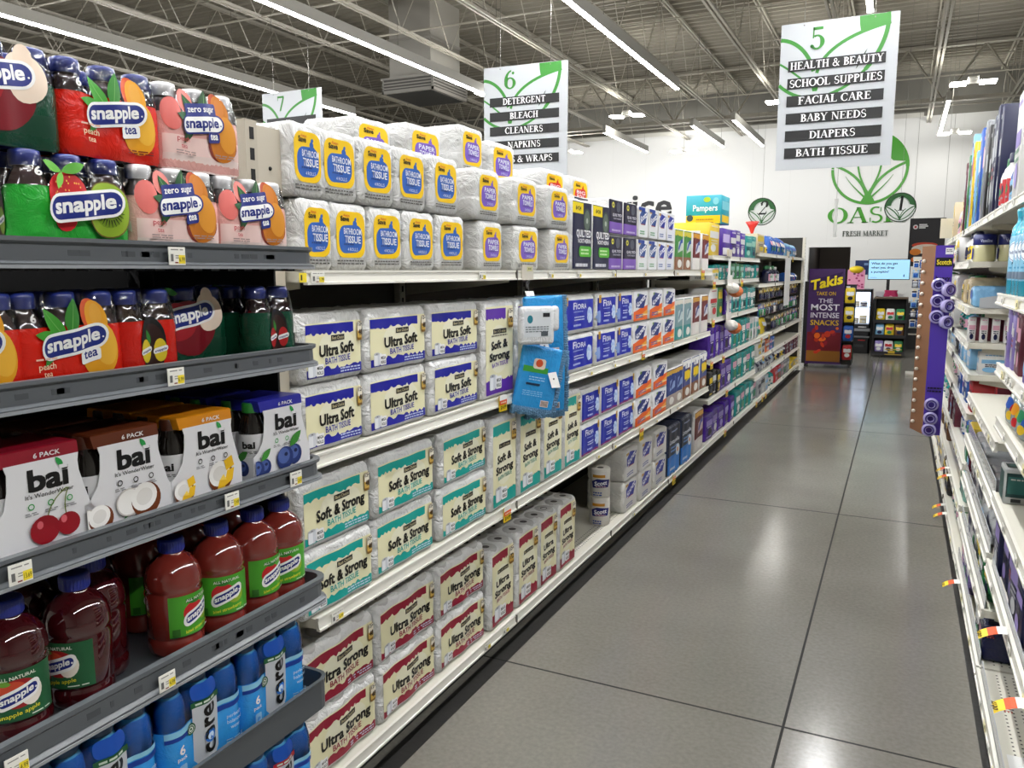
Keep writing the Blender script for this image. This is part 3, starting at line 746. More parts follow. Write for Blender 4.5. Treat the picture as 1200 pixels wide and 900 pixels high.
def tea_pack(kind):
    base = {'kiwi': '#28a436', 'peach': '#d8200f', 'zero': '#eab0a8', 'apple': '#0f4630', 'lemon': '#c91d10'}[kind]
    capc = '#e8e8ea' if kind == 'zero' else '#20307f'
    liq = {'kiwi': '#5c4a48', 'peach': '#4a3c3a', 'zero': '#6b6362', 'apple': '#2a1416', 'lemon': '#3a2a20'}[kind]
    r = empty('tea_six_pack')
    cm = gloss(capc, .3, .3); bm_ = gloss(liq, .8, .08)
    prof = [(.024, .001), (.0305, .006), (.0305, .088), (.0285, .098), (.022, .113), (.0165, .121), (.0165, .127)]
    for iy in (-1, 0, 1):
        for ix in (1, -1):
            mm = MB(); mm.lathe(prof, bm_, 16, (ix*B6, iy*A6, 0)); b = mm.build('bottle', r)
            mm = MB(); c = (ix*B6, iy*A6, 0)
            mm.lathe([(.0205, .125), (.0212, .128), (.0212, .142), (.020, .147), (.016, .1485)], cm, 18, c); mm.build('cap', b)
    sm = film(base, .2, .25, 30); mm = MB(); mm.loft(wrap_rings([.001, .006, .03, .06, .085, .097]), sm, caps=False)
    if kind == 'zero': pass
    sl = mm.build('sleeve', r, fixn=True)
    A = Art()
    if kind == 'zero':
        A.rect(-.092, .0, .184, .06, ink('#efcfc8')); A.rect(-.092, .0, .184, .028, ink('#f2dcd6'))
        A.ell(-.07, .095, .022, .028, ink('#e0736c'), 18); A.ell(-.035, .10, .02, .02, ink('#e58880'), 16)
    if kind == 'apple': A.rect(-.092, 0, .184, .05, ink('#0e3f2b'))
    fruit_art(A, kind)
    if kind == 'kiwi': logo(A, .012, .05, .128); A.text('6', -.066, .088, .013, ink(white), None, .02)
    if kind == 'peach':
        logo(A, .008, .06, .112, sk=.16, tea='w'); A.text('6', -.062, .092, .013, ink(white), None, .03); A.fine(-.045, .036, .04, ink('#f0c8b0'), 1, .0025); A.text('peach', -.045, .022, .010, ink('#f6d8b0'), .034, .01); A.text('tea', -.045, .011, .009, ink('#f6d8b0'), .018, .01); A.fine(.05, .006, .05, ink('#7c150c'), 2, .0022, .004)
    if kind == 'zero':
        logo(A, .004, .064, .1, True, .14, 'n'); A.text('peach', -.05, .028, .0095, ink('#b8323a'), .034, .008); A.text('tea', -.05, .016, .0085, ink('#b8323a'), .018, .008); A.fine(-.045, .010, .05, ink('#a08a86'), 2, .002, .004); A.fine(.05, .012, .045, ink('#a08a86'), 2, .002, .004)
    if kind == 'apple': logo(A, .0, .074, .12, sk=.16)
    cuts = frange(-A6-.03, A6+.03, 30)
    A.e = [([(a*.92-.007, max(.001, b+(.022 if kind != 'peach' else .013)) if L > 3 or kind not in ('zero', 'apple') else b) for a, b in vs], fs, mm_, L) for vs, fs, mm_, L in A.e]
    art_obj('front_print', A, front_map(A6, B6, R6, 3, DIP6, lambda t: rt6(t)+.0004), r, .00016, cuts, [.03, .06, .085, .097, .106, .115, .124, .133], .0009)
    # short end: an oval window with the bottle labels behind it
    E_ = Art(); E_.ell(0, .056, .025, .048, ink('#101010'), 24); E_.ell(0, .05, .023, .042, ink({'kiwi': '#3a231c', 'zero': '#e6a49a'}.get(kind, '#2d1512')), 22)
    if kind == 'zero':
        E_ = Art(); E_.rect(-.045, .0, .09, .055, ink('#efd2cc')); E_.ell(.0, .05, .012, .018, ink('#e8d8d4'), 14)
    else:
        fc = {'kiwi': '#7a9c2a', 'peach': '#d8b42a', 'apple': '#b01f22', 'lemon': '#e0c62c'}[kind]
        for s in (-1, 1):
            E_.ell(s*.014, .046, .011, .02, ink(fc), 16)
        if kind in ('apple', 'lemon'): E_.leaf(-.004, .058, -.012, .082, .005, ink('#2f7d2c'))
        for s in (-1, 1): E_.rrect(s*.014-.0125, .042, .025, .0095, .004, ink(white), sk=.25); E_.text('snapple', s*.014, .0445, .0045, ink(navy), .02, .02, sk=.25)
    art_obj('end_print', E_, end_map(A6, B6, R6, 2, DIP6, lambda t: rt6(t)+.0004), r, .00016, frange(-.06, .06, 24), frange(.08, .12, 5), .0005)
    mm = MB(); mm.loft(wrap_rings([.097, .106, .115, .124, .133, .141], lambda t: rt6(t)+.0015), clear('clear_wrap'), caps=False); mm.build('clear_wrap', r)
    return r
TP = 'tea six packs'
def teap(kind, u0, u1, z, label, X=XD-.012, rz=0, grp=None):
    y = (yu(u0, X, z+.075)+yu(u1, X, z+.075))/2
    return inst('tea'+kind, lambda: tea_pack(kind), (X-R6-B6, y, z), rz, label, 'drinks', 'shrink wrapped drink six packs')
teap('kiwi', 22, 160, rails[0][2], 'bright green strawberry and kiwi drink six pack at the left of the top shelf')
teap('zero', 157, 267, rails[0][2], 'pale pink white capped tea six pack, left one of two on the top shelf')
teap('zero', 255, 346, rails[0][2], 'pale pink white capped tea six pack at the right end of the top shelf')
z2 = rails[0][2]+.149
teap('apple', -62, 60, z2, 'dark green apple drink six pack, upper left, cut by the picture edge', XD-.03)
teap('peach', 75, 192, z2, 'red peach tea six pack stacked on the green strawberry and kiwi pack', XD-.03)
teap('zero', 190, 287, z2, 'pale pink white capped tea six pack stacked above its two twins', XD-.03)
teap('peach', -108, 16, rails[1][2], 'red peach tea six pack on the second shelf, cut by the left picture edge', XD-.014)
teap('peach', 15, 153, rails[1][2], 'red peach tea six pack standing whole on the second shelf', XD-.014)
o = teap('lemon', 146, 212, rails[1][2], 'red lemon tea six pack turned to show its oval window', XD-.014, pi/2); o.location.x = XD-.014-A6-R6
X2 = XD-.085
teap('apple', 200, 256, rails[1][2], 'dark green apple six pack pushed back in shade beside the red lemon pack', X2)
o = teap('apple', 252, 302, rails[1][2], 'dark green apple six pack deep in shade, second from the right on its shelf', X2-.135)
o = teap('apple', 300, 352, rails[1][2], 'dark green apple six pack at the shelf end, turned to show its oval window', XD-.02, pi/2); o.location.x = XD-.02-A6-R6

# ------------------------------------------------------------------ white cartons of six flavoured water bottles
def carton(kind):
    top = {'cherry': '#8c1226', 'coconut': '#5e2a12', 'pine': '#d98a14', 'blue': '#26289a'}[kind]
    w, h, d = .166, .168, .118; r = empty('water_carton')
    wm = paint('#e9e9ec', .35); tm = paint(top, .35)
    capc = {'cherry': '#5a1a1c', 'coconut': '#4a2416', 'pine': '#4a2416', 'blue': '#2c8a36'}[kind]
    for iy in (-1, 0, 1):
        for ix in (-1, 1):
            c = (ix*.028, iy*.0525, .003)
            mm = MB(); mm.lathe([(.022, 0), (.026, .004), (.0265, .10), (.025, .115), (.017, .137), (.0155, .142)], gloss('#191512', .7, .1), 16, c); b = mm.build('bottle', r)
            mm = MB(); mm.lathe([(.0270, .048), (.0272, .05), (.0272, .098), (.0270, .099)], paint('#d6d6d8', .3), 16, c, cap=False); mm.build('label_band', b)
            mm = MB(); mm.lathe([(.017, .141), (.0175, .143), (.0175, .158), (.016, .161)], gloss(capc, .3, .3), 16, c); mm.build('cap', b)
    xf = d/2-.0005; mm = MB()
    prof = [(-w/2, 0), (w/2, 0), (w/2, .055), (w/2-.006, .066), (w/2-.013, .09), (w/2-.021, .12), (w/2-.022, .135), (w/2-.02, .148), (-w/2+.030, .148), (-w/2+.034, .135), (-w/2+.032, .11), (-w/2+.026, .085), (-w/2+.012, .066), (-w/2, .058)]
    mm.prism(prof, 'x', xf, xf+.0015, wm)
    mm.box(-xf, -xf-.0015, -w/2, w/2, 0, .148, wm)
    for s in (-1, 1): mm.box(-d/2, d/2, s*w/2-.0008, s*w/2+.0008, 0, .058, wm)
    mm.box(-d/2, d/2, -w/2, w/2, 0, .002, wm); mm.build('carton_board', r)
    mm = MB(); mm.loft([[(d/2+.0008, -w/2+.024, .146), (d/2+.0008, w/2-.0195, .146), (-d/2-.001, w/2-.0195, .146), (-d/2-.001, -w/2+.02, .146)],
                        [(d/2-.001, -w/2+.02, .166), (d/2-.001, w/2-.0195, .166), (-d/2+.001, w/2-.0195, .166), (-d/2+.001, -w/2+.02, .166)],
                        [(d/2-.004, -w/2+.022, .168), (d/2-.004, w/2-.021, .168), (-d/2+.004, w/2-.021, .168), (-d/2+.004, -w/2+.022, .168)]], tm, False); tp = mm.build('top_flap', r)
    A = Art(); A.text('6 PACK', .012, .1525, .0075, ink('#ededed'), .042, .02); art_obj('flap_print', A, on_front(d/2+.0011), r)
    A = Art(); cx = .012; g = ink('#2f9a48') if kind in ('cherry', 'blue') else ink(black)
    A.text('bai', cx, .104, .033, ink(black), .064, .035, res=3); A.leaf(cx+.024, .131, cx+.013, .148, .005, ink('#2d9a4a'))
    A.rect(cx+.018, .129, .013, .006, ink('#e9e9ec'))
    A.text("It's WonderWater", cx, .093, .0068, ink(black), .076, .006)
    for i in (-1, 0, 1):
        A.ring(cx+i*.03, .081, .0042, .0016, g, 16); A.fine(cx+i*.03, .071, .02, ink('#8f8f92'), 2, .0014, .003)
    def fruit(A, x, y, q=1.0):
        if kind == 'cherry':
            A.stroke(bez((x-.012*q, y+.01), (x-.006*q, y+.03*q), (x+.006*q, y+.036*q), (x+.016*q, y+.042*q), 6), .0018, ink('#6a7a35')); A.stroke(bez((x+.013*q, y+.008), (x+.01*q, y+.025*q), (x+.014*q, y+.034*q), (x+.018*q, y+.042*q), 6), .0018, ink('#6a7a35'))
            for dx, rr in ((-.015, .0185), (.015, .015)):
                A.ell(x+dx*q, y-.004, rr*q, rr*q*.95, ink('#8e0f1e'), 20); A.ell(x+dx*q-.006*q, y+.004*q, .004*q, .005*q, ink('#d5606a'), 10)
        elif kind == 'blue':
            for dx, dy, rr in ((.012, -.002, .017), (-.012, -.004, .0195)):
                A.ell(x+dx*q, y+dy*q, rr*q, rr*q, ink('#24356e'), 20); A.ell(x+dx*q-.003*q, y+dy*q+.004*q, rr*.72*q, rr*.68*q, ink('#4a5f9e'), 16); A.ell(x+dx*q+.002*q, y+dy*q+.006*q, .0045*q, .0035*q, ink('#1b2550'), 8)
            A.leaf(x+.0, y+.014*q, x+.028*q, y+.036*q, .009*q, ink('#3f8a35'))
        else:
            if kind == 'coconut':
                for i in range(5): A.leaf(x-.012, y-.012, x-.034+.006*i, y-.026+.002*i, .0035, ink('#2f7d35'))
                A.ell(x-.018*q, y+.0, .020*q, .019*q, ink('#c9c4be'), 20); A.ell(x-.018*q, y+.0, .018*q, .017*q, ink('#f0eeea'), 20)
            A.ell(x+.008*q, y-.003, .0235*q, .0235*q, ink('#6b3414'), 22, 20); A.ell(x+.005*q, y+.002*q, .0205*q, .019*q, ink('#f1efeb'), 20, 20); A.ell(x+.005*q, y+.002*q, .013*q, .0115*q, ink('#dedbd6'), 18, 20)
            if kind == 'pine':
                for p in ([(.012, -.02), (.03, -.012), (.034, .006), (.02, .004)], [(-.004, -.03), (.012, -.026), (.018, -.01), (.004, -.008)], [(.018, .004), (.034, .01), (.03, .026), (.014, .02)]):
                    A.poly([(x+a*q, y+b*q) for a, b in p], ink('#e9b822'))
                A.poly([(x+a*q, y+b*q) for a, b in [(.004, -.008), (.018, -.01), (.012, .0)]], ink('#f3cf55'))
    fruit(A, cx+.006, .046, 1.25); fruit(A, -w/2+.016, .036, .95) if kind in ('blue', 'pine', 'coconut') else None
    A.e = [([(max(-w/2, min(w/2, a)), max(0.002, b)) for a, b in e[0]],)+e[1:] for e in A.e]
    art_obj('front_print', A, on_front(xf+.0015), r, .0002)
    A = Art(); fruit(A, .02, .036, .95); A.e = [([(max(-d/2, min(d/2, a)), max(0.002, b)) for a, b in e[0]],)+e[1:] for e in A.e]
    art_obj('end_print', A, on_end(-w/2-.0008), r, .0002)
    A = Art()
    A.text('bai', 0, .074, .014, ink(black), .026, .04); A.fine(0, .066, .03, ink('#666666'), 2, .0016, .003)
    for iy in (-1,):
        f = lambda s, t, o: (.028+(.0273+o)*cos(-pi/2+s/.0273+.5), iy*.0525+(.0273+o)*sin(-pi/2+s/.0273+.5), t)
        art_obj('bottle_print', A, f, r, .0001, frange(-.02, .02, 10), None, .0003)
    return r
zb = rails[2][2]; XB = XD-.014
for kind, u0, u1, lb in (('cherry', -12, 104, 'white carton of dark bottles with cherries and a crimson top flap'), ('coconut', 98, 198, 'white carton of dark bottles with a halved coconut and a brown top flap'),
                         ('pine', 192, 288, 'white carton of dark bottles with coconut and pineapple and an orange top flap'), ('blue', 284, 372, 'white carton of dark bottles with blueberries and a blue top flap')):
    y = (yu(u0, XB, zb+.09)+yu(u1, XB, zb+.09))/2
    inst('bai'+kind, lambda: carton(kind), (XB-.06, y, zb), 0, lb, 'drinks', 'white cartons of flavoured water')
for k, (kind, y) in enumerate((('coconut', .86), ('pine', 1.05), ('blue', 1.23), ('cherry', .69))):
    nm = {'coconut': 'brown', 'pine': 'orange', 'blue': 'blue', 'cherry': 'crimson'}[kind]
    inst('bai'+kind, None, (XB-.19, y, zb), 0, 'second %s topped water carton, in the dark behind the front one' % nm, 'drinks', 'white cartons of flavoured water')

# ------------------------------------------------------------------ big juice bottles
def juice(kind):
    r = empty('juice_bottle'); body = gloss('#3d0a10', 1, .06) if kind == 'apple' else mat('juice_kiwi', '#7c2a22', .12, coat=1, bump=.0)
    R, H = .0505, .205
    prof = [(.036, .0), (.046, .004), (.0495, .012), (.0495, .03), (.047, .034), (.047, .036), (R*.98, .04), (R*.98, .112), (.0475, .116), (.0475, .12), (.0505, .124), (.0505, .130), (.0495, .142), (.046, .154), (.039, .166), (.029, .175), (.021, .18), (.0195, .186)]
    m = MB(); m.lathe(prof, body, 32); m.build('bottle_body', r)
    m = MB(); m.lathe([(.0215, .184), (.0225, .186), (.0225, .204), (.021, .2075), (.018, .2085)], gloss('#1c2a86', .2, .35), 28)
    for i in range(28): a = 2*pi*i/28; m.box(.0222*cos(a)-.0007, .0222*cos(a)+.0007, .0222*sin(a)-.0007, .0222*sin(a)+.0007, .187, .203, gloss('#1c2a86', .2, .35))
    m.build('cap', r)
    A = Art(); bg = '#1f5a36' if kind == 'apple' else '#4aa02c'
    A.rect(-.055, .042, .11, .068, ink(bg)); A.rect(-.055, .042, .11, .0012, ink('#173f28')); 
    if kind == 'apple':
        A.ell(.0, .079, .030, .020, ink('#9a1a20'), 24); A.ell(-.008, .085, .02, .012, ink('#c5472c'), 18); A.ell(.018, .076, .015, .017, ink('#efe6da'), 18, -20); A.leaf(-.008, .094, -.03, .098, .005, ink('#6a9c35'))
    else:
        A.ell(-.008, .080, .022, .017, ink('#c02226'), 20); A.ell(.016, .074, .018, .014, ink('#8fae2c'), 20); A.ell(.016, .074, .009, .007, ink('#e3ecb0'), 14)
        for i in range(5): A.leaf(-.008, .094, -.026+.009*i, .104, .0035, ink('#2f7d2c'))
    logo(A, .0, .076, .052, sk=.3)
    t = 'apple' if kind == 'apple' else 'kiwi strawberry'
    A.text(('snapple ' if kind == 'apple' else '')+t, .0, .050, .006, ink('#e8e03a'), .055, .01, sk=.12)
    A.text('ALL NATURAL', .0, .1, .0048, ink('#e9efe2'), .05, .015, sk=.05); A.rect(-.05, .045, .013, .012, ink('#17351f' if kind == 'apple' else '#2c6a1e')); A.fine(.03, .046, .03, ink('#dfe8d8'), 1, .0015)
    rr = R*.98+.0004
    art_obj('label', A, lambda s, t, o: ((rr+o)*cos(s/rr), (rr+o)*sin(s/rr), .040+(t-.042)*.074/.068), r, .00012, frange(-.055, .055, 18), None, .0002)
    return r
zj = rails[3][2]
for k, (kind, u0, u1, dx, rz, lb) in enumerate((
        ('apple', -30, 56, 0, -25, 'dark red apple juice bottle with green label, furthest left, cut by the picture edge'), ('apple', 50, 132, .0, -75, 'dark red apple juice bottle with its label turned left, second from the left'),
        ('apple', 98, 168, -.05, -72, 'dark red apple juice bottle set back in the shade beside the pink ones'),
        ('kiwi', 163, 242, 0, 10, 'pink kiwi strawberry juice bottle, leftmost of the four pink ones'), ('kiwi', 222, 288, 0, -26, 'pink kiwi strawberry juice bottle, second of the four pink ones'),
        ('kiwi', 268, 326, 0, 4, 'pink kiwi strawberry juice bottle, third of the four pink ones'), ('kiwi', 313, 370, 0, -28, 'pink kiwi strawberry juice bottle at the right end of its shelf'))):
    y = (yu(u0, XD-.06, zj+.1)+yu(u1, XD-.06, zj+.1))/2
    inst('juice'+kind, lambda: juice(kind), (XD-.060+dx, min(y, 1.272), zj), radians(rz), lb, 'bottle', 'large juice bottles', scale=(1, 1, 1.045))
for k, y in enumerate((.80, .92, 1.03, 1.14, 1.25)):
    inst('juice'+('apple' if k < 2 else 'kiwi'), None, (XD-.20, y, zj), 0, '%s juice bottle in the second row, behind the %s front bottle' % (('dark red', 'pink')[k > 1], ('second', 'third', 'first pink', 'second pink', 'third pink')[k]), 'bottle', 'large juice bottles')

# ------------------------------------------------------------------ blue water six packs
def water_pack(red=False):
    r = empty('water_six_pack'); a, b, R, dip = .0635, .032, .0325, .009
    def rt(t): return R-.003 if t < .004 else R if t < .14 else max(.024, R-.010*((t-.14)/.045)**1.6)
    bl = gloss('#4a9ccc', .9, .08)
    for iy in (-1, 0, 1):
        for ix in (1, -1):
            m = MB(); m.lathe([(.027, .002), (.031, .008), (.031, .13), (.0305, .15), (.027, .168), (.022, .176), (.021, .178)], bl, 18, (ix*b, iy*a, 0)); q = m.build('bottle', r)
            m = MB(); m.lathe([(.0215, .177), (.022, .179), (.022, .187), (.02, .189)], gloss('#2c4f74', .3, .3), 16, (ix*b, iy*a, 0)); m.build('cap', q)
    m = MB(); zs = [.001, .005, .04, .08, .115]
    m.loft([[(x, y, z) for x, y in pack_outline(a, b, rt(z), 3, 2, dip)] for z in zs], film('#3aa2f0', .18, .2, 26), caps=False); m.build('sleeve', r)
    m = MB(); m.loft([[(x, y, z) for x, y in pack_outline(a, b, rt(z)+.001, 3, 2, dip)] for z in (.115, .13, .145, .16, .175)], clear('clear_blue', '#9fd0ff', .12), caps=False); m.build('clear_wrap', r)
    A = Art()
    A.rect(-.094, .102, .06, .012, ink('#8fd0ee')); A.rect(-.094, .094, .06, .008, ink('#173f9e')); A.rect(.03, .108, .064, .009, ink('#8fd0ee')); A.rect(.03, .096, .064, .010, ink('#173f9e'))
    band = '#a8222c' if red else '#1f5a36'
    A.rect(-.03, .0, .06, .134, ink('#c9ced4')); A.rect(-.033, .134, .066, .011, ink(band)); A.fine(0, .137, .05, ink('#d0e0d0'), 1, .004)
    A.rrect(-.03, .146, .06, .030, .012, ink('#1c52b4'))
    A.text('core', .018, .082, .042, ink(black), .098, .02, rot=90, res=3); A.ell(.004, .066, .0135, .0125, ink('#2f7ad8'), 18); A.ell(.004, .066, .008, .0075, ink('#d9ecff'), 16)
    A.ell(-.036, .098, .0105, .0115, ink(band), 18); A.ring(-.036, .098, .0075, .001, ink(white), 18); A.text('O', -.036, .0935, .009, ink(white), None, .02)
    A.text('6', -.064, .066, .018, ink(white), None, .02); A.text('pack', -.064, .055, .008, ink(white), None, .005); A.rrect(-.072, .022, .016, .024, .004, ink('#8fc6ef')); A.text('P', -.064, .028, .01, ink('#2b8fe0'), None, .02)
    A.text('perfectly', .064, .076, .008, ink('#cfe8fa'), .034); A.text('balanced', .064, .064, .008, ink('#cfe8fa'), .034); A.text('water', .064, .052, .008, ink('#cfe8fa'), .022); A.fine(.064, .03, .04, ink('#9fd0f2'), 3, .002, .005)
    art_obj('front_print', A, front_map(a, b, R, 3, dip, lambda t: rt(t)+.0006), r, .00015, frange(-a, a, 12)+[-a-.025, -a-.017, -a-.008, a+.008, a+.017, a+.025], [.115, .13, .145, .16, .17], .0012)
    m = MB(); m.box(-.05, .05, -.088, .088, .1885, .189, clear('clear_wrap')); m.build('top_film', r)
    return r
zc = rails[4][2]
for u0, u1, dx, lb in ((-44, 64, 0, 'blue water six pack at the lower left corner of the picture'), (72, 190, 0, 'blue water six pack, second from the left on its shelf'),
                       (186, 294, 0, 'blue water six pack left of the one at the shelf end'), (268, 376, .0, 'blue water six pack at the right end, nearest the white tissue')):
    X = XD-.02; y = (yu(u0, X, zc+.1)+yu(u1, X, zc+.1))/2
    inst('core', water_pack, (X-.0645, y, zc), 0, lb, 'drinks', 'blue water six packs')
for y, lb in ((1.22, 'blue water six pack with red band on the lowest shelf, at its right end'), (1.02, 'blue water six pack with red band on the lowest shelf, left of its twin'), (.82, 'blue water six pack with red band on the lowest shelf, furthest left')):
    inst('corered', lambda: water_pack(True), (XD-.085, y, rails[5][2]), 0, lb, 'drinks', 'blue water six packs')
# ================================================================== tissue shelving on the left of the aisle
XF = -1.38
cream = mat('shelf_enamel', '#d9d6c9', .38); creamd = mat('shelf_enamel_dark', '#c9c6b8', .42); railm = mat('price_channel', '#e4e2d8', .35); kickm = paint('#0b0b0b', .6); backm = paint('#4a463f', .6)  # creamd: darker cream enamel for top decks and brackets
peg = paint('#6b675e', .6)
def bay_unit(name, y0, y1, decks, X, depth, label, top, side=1, joints=(), nopeg=False, backc=None, flat=None, kick=.055, over=None):
    """run of shelving: back panel, uprights, base, shelves with price channels. side=1: front faces +X, -1: front faces -X"""
    r = empty(name, (X, y0, 0)); L = y1-y0; g = side
    def bx(m, x0, x1, a, b, c, d, mt): m.box(g*x0, g*x1, a, b, c, d, mt)
    m = MB(); bx(m, -depth-.02, -depth, 0, L, .02, top, backc or backm); m.build('back_panel', r)
    for yy in [0]+[j-y0 for j in joints]+[L]:
        m = MB(); a = min(max(yy-.02, 0), L-.04); bx(m, -depth, -depth+.03, a, a+.04, .02, top, cream)
        for k in range(int(top/.05)): bx(m, -depth+.03, -depth+.0308, a+.014, a+.026, .06+k*.05, .085+k*.05, kickm)
        m.build('upright', r)
    m = MB(); bx(m, -depth, -.05, .01, L-.01, 0, kick, kickm); m.build('kick_plate', r)
    for i, z in enumerate(decks):
        ov = over(z) if over else 0
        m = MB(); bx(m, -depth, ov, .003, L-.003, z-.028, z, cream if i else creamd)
        if i == len(decks)-1:       # dotted base deck
            y = .04
            while y < L-.02:
                for q in (-.05, -.075, -.10): bx(m, q, q-.006, y, y+.006, z, z+.0004, kickm)
                y += .024
        sh = m.build('shelf' if i < len(decks)-1 else 'base_deck', r)
        m = MB(); zb, zt = z-.034, z+.004
        pr = [(-.002, zb), (.012, zb), (.012, zb+.006), (.008, zb+.008), (.005, zt-.009), (.008, zt-.007), (.008, zt), (-.002, zt)]
        m.prism([(g*(a+ov), b) for a, b in pr], 'y', .003, L-.003, railm)
        for yy in joints: bx(m, ov+.002, ov+.014, yy-y0-.003, yy-y0+.003, zb, zt, peg)
        m.build('price_channel', sh)
        for j in [0]+[j-y0 for j in joints]:
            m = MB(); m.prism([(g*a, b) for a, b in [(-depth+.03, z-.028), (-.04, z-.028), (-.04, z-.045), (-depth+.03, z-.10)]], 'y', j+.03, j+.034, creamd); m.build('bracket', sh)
    tag(r, label, 'shelving'); return r
def shelf_tag(unit, zi, y, price, col='#f2f0e8', w=.05, h=.03):
    pass
D1 = [1.547, 1.060, .605, .11]
U1 = bay_unit('shelving_unit', 1.612, 6.52, D1, XF, .56, 'long cream shelving unit of bath tissue, four shelves, left of the aisle', 1.86, 1, (2.86, 4.08, 5.30))
D2 = [1.670, 1.467, 1.155, .812, .48, .11]
def flags(unit, y0, zs, us):
    for i, (z, u) in enumerate(zip(zs, us)):
        sale_flag(unit, yu(u, XF, z)-y0, z-.012, w=.09, h=.075)
U2 = bay_unit('shelving_unit', 6.53, 8.88, D2, XF, .50, 'cream shelving unit of diapers of several shelves, behind the tissue unit', 1.95, 1, (7.70,))
D3 = [1.735, 1.40, .81, .59, .38, .11]
U3 = bay_unit('shelving_unit', 8.89, 13.1, D3, XF, .50, 'cream shelving unit of small hanging packs at the far end of the left side', 2.0, 1, (10.1, 11.3))
# end post of the far unit, and the slotted end panel beside the drinks
m = MB(); m.box(-1.40, -1.36, 13.1, 13.16, .0, 2.05, cream); m.box(-1.88, -1.40, 13.1, 13.14, .02, 2.05, paint('#2a2926'))
for k in range(38): m.box(-1.36, -1.3592, 13.122, 13.138, .1+k*.05, .125+k*.05, kickm)
tag(m.build('end_post'), 'slotted cream end post closing the far end of the left shelving', 'post')
beige = paint('#c7bfae', .45); r = empty('shelving_end', (-1.425, 1.482, 0))
m = MB(); m.box(-.80, -.03, .0, .03, 0, 1.90, beige); m.box(-.80, -.05, -.004, 0, 1.84, 1.895, paint('#b3ab9b')); m.build('board', r)
m = MB(); m.box(-.03, 0, -.003, .035, 0, 1.908, paint('#bdb5a4', .4))
for k in range(38): m.box(0, .0009, .010, .024, .05+k*.049, .078+k*.049, kickm)
m.build('slotted_upright', r)
m = MB(); m.box(-.03, 0, .035, .115, 0, 1.898, beige)
for z in (.4, .7, 1.05, 1.36, 1.80): m.ball((.0005, .075, z), .005, kickm, 8)
m.build('side_panel', r)
tag(r, 'beige slotted steel end of the tissue shelving, behind the drinks rack', 'shelving end')

# ------------------------------------------------------------------ wrapped paper packs
def wrapper(mb, w, h, d, nw, nd, layers, m, dip=.004, r=None):
    r = r or min(w/(2*nw), d/(2*nd), .022); a, b = w/2-r, d/2-r; zs = [0, .004, .016]; 
    ins = {0: .014, .004: .006, .016: 0}
    for k in range(1, layers):
        q = h*k/layers; zs += [q-.012, q, q+.012]; ins[q-.012] = .0; ins[q] = .003; ins[q+.012] = 0
    zs += [h-.016, h-.005, h]; ins[h-.016] = 0; ins[h-.005] = .006; ins[h] = .015
    R = random.Random(int(w*1000+h*7000)); rings = [[(x, y, z) for x, y in pack_outline(a, b, r-ins[z], nw, nd, dip)] for z in zs]
    for k, am in ((-1, .0035), (-2, .002)): rings[k] = [(x, y, z+R.uniform(-am, am*.3)) for x, y, z in rings[k]]
    mb.loft(rings, m)
    return a, b, r
def paper_pack(name, w, h, d, nw, nd, layers, artf, bodyc='#d8d8d6', dip=.004, rolls=False, side_art=None, bump=.9, r=None):
    root = empty(name); mb = MB()
    a, b, rr = wrapper(mb, w, h, d, nw, nd, layers, film(bodyc, .28, bump, 16), dip, r); mb.build('wrapper', root)
    A = Art(); artf(A, w, h)
    if A.e: art_obj('front_print', A, front_map(a, b, rr, nw, dip), root, .00022, (frange(-a, a, 6*(nw-1)) if nw > 1 else [])+[-a-.012, -a-.006, a+.006, a+.012], None, .0008)
    if side_art:
        A = Art(); side_art(A, d, h); art_obj('side_print', A, end_map(a, b, rr, nd, dip), root, .00022, frange(-d/2, d/2, 6*nd), None, .0006)
    if rolls:
        rm, hm, wm = paint('#b4b3b0', .6), paint('#4a4744', .9), clear('clear_wrap')
        pw, pd = w/nw, d/nd
        for i in range(nw):
            for j in range(nd):
                R = min(pw, pd)/2*.93; c = ((j-(nd-1)/2)*pd, (i-(nw-1)/2)*pw, h-.012)
                m = MB(); m.lathe([(R*.36, .0125), (R*.92, .0135), (R, .008), (R, 0)], rm, 20, c, cap=False); m.lathe([(.0005, .011), (R*.36, .0128)], hm, 16, c, cap=False); m.build('paper_roll', root)
    return root
def two(txt): return txt
def roll_icon(A, x, y, q):
    g, wt = ink('#b9bcc4'), ink('#eceef2')
    A.ell(x+.035*q, y+.03*q, .015*q, .03*q, wt, 14); A.rrect(x-.03*q, y, .055*q, .06*q, .008*q, ink('#d4d7de')); A.rrect(x-.026*q, y+.002*q, .03*q, .056*q, .006*q, wt); A.ell(x-.003*q, y+.057*q, .026*q, .007*q, g, 14); A.ell(x-.003*q, y+.057*q, .008*q, .003*q, ink('#777'+'777'), 10)
    A.rrect(x+.03*q, y+.0*q, .05*q, .052*q, .006*q, ink('#f4f4f4')); A.text('MEGA', x+.055*q, y+.029*q, .014*q, ink(black), .04*q, .02); A.text('ROLLS', x+.055*q, y+.008*q, .014*q, ink(black), .04*q, .02)
def gold(A, x, y, q, t='48'):
    A.rrect(x-.021*q, y-.06*q, .042*q, .075*q, .008*q, ink('#7c5a1a')); A.rrect(x-.019*q, y-.05*q, .038*q, .063*q, .006*q, ink('#d0aa52')); A.rect(x-.019*q, y-.022*q, .038*q, .035*q, ink('#f0e8d4'))
    A.text('12=', x, y-.002*q, .014*q, ink(black), .03*q, .03); A.text(t, x, y-.038*q, .022*q, ink('#3a2a10'), .028*q, .04)
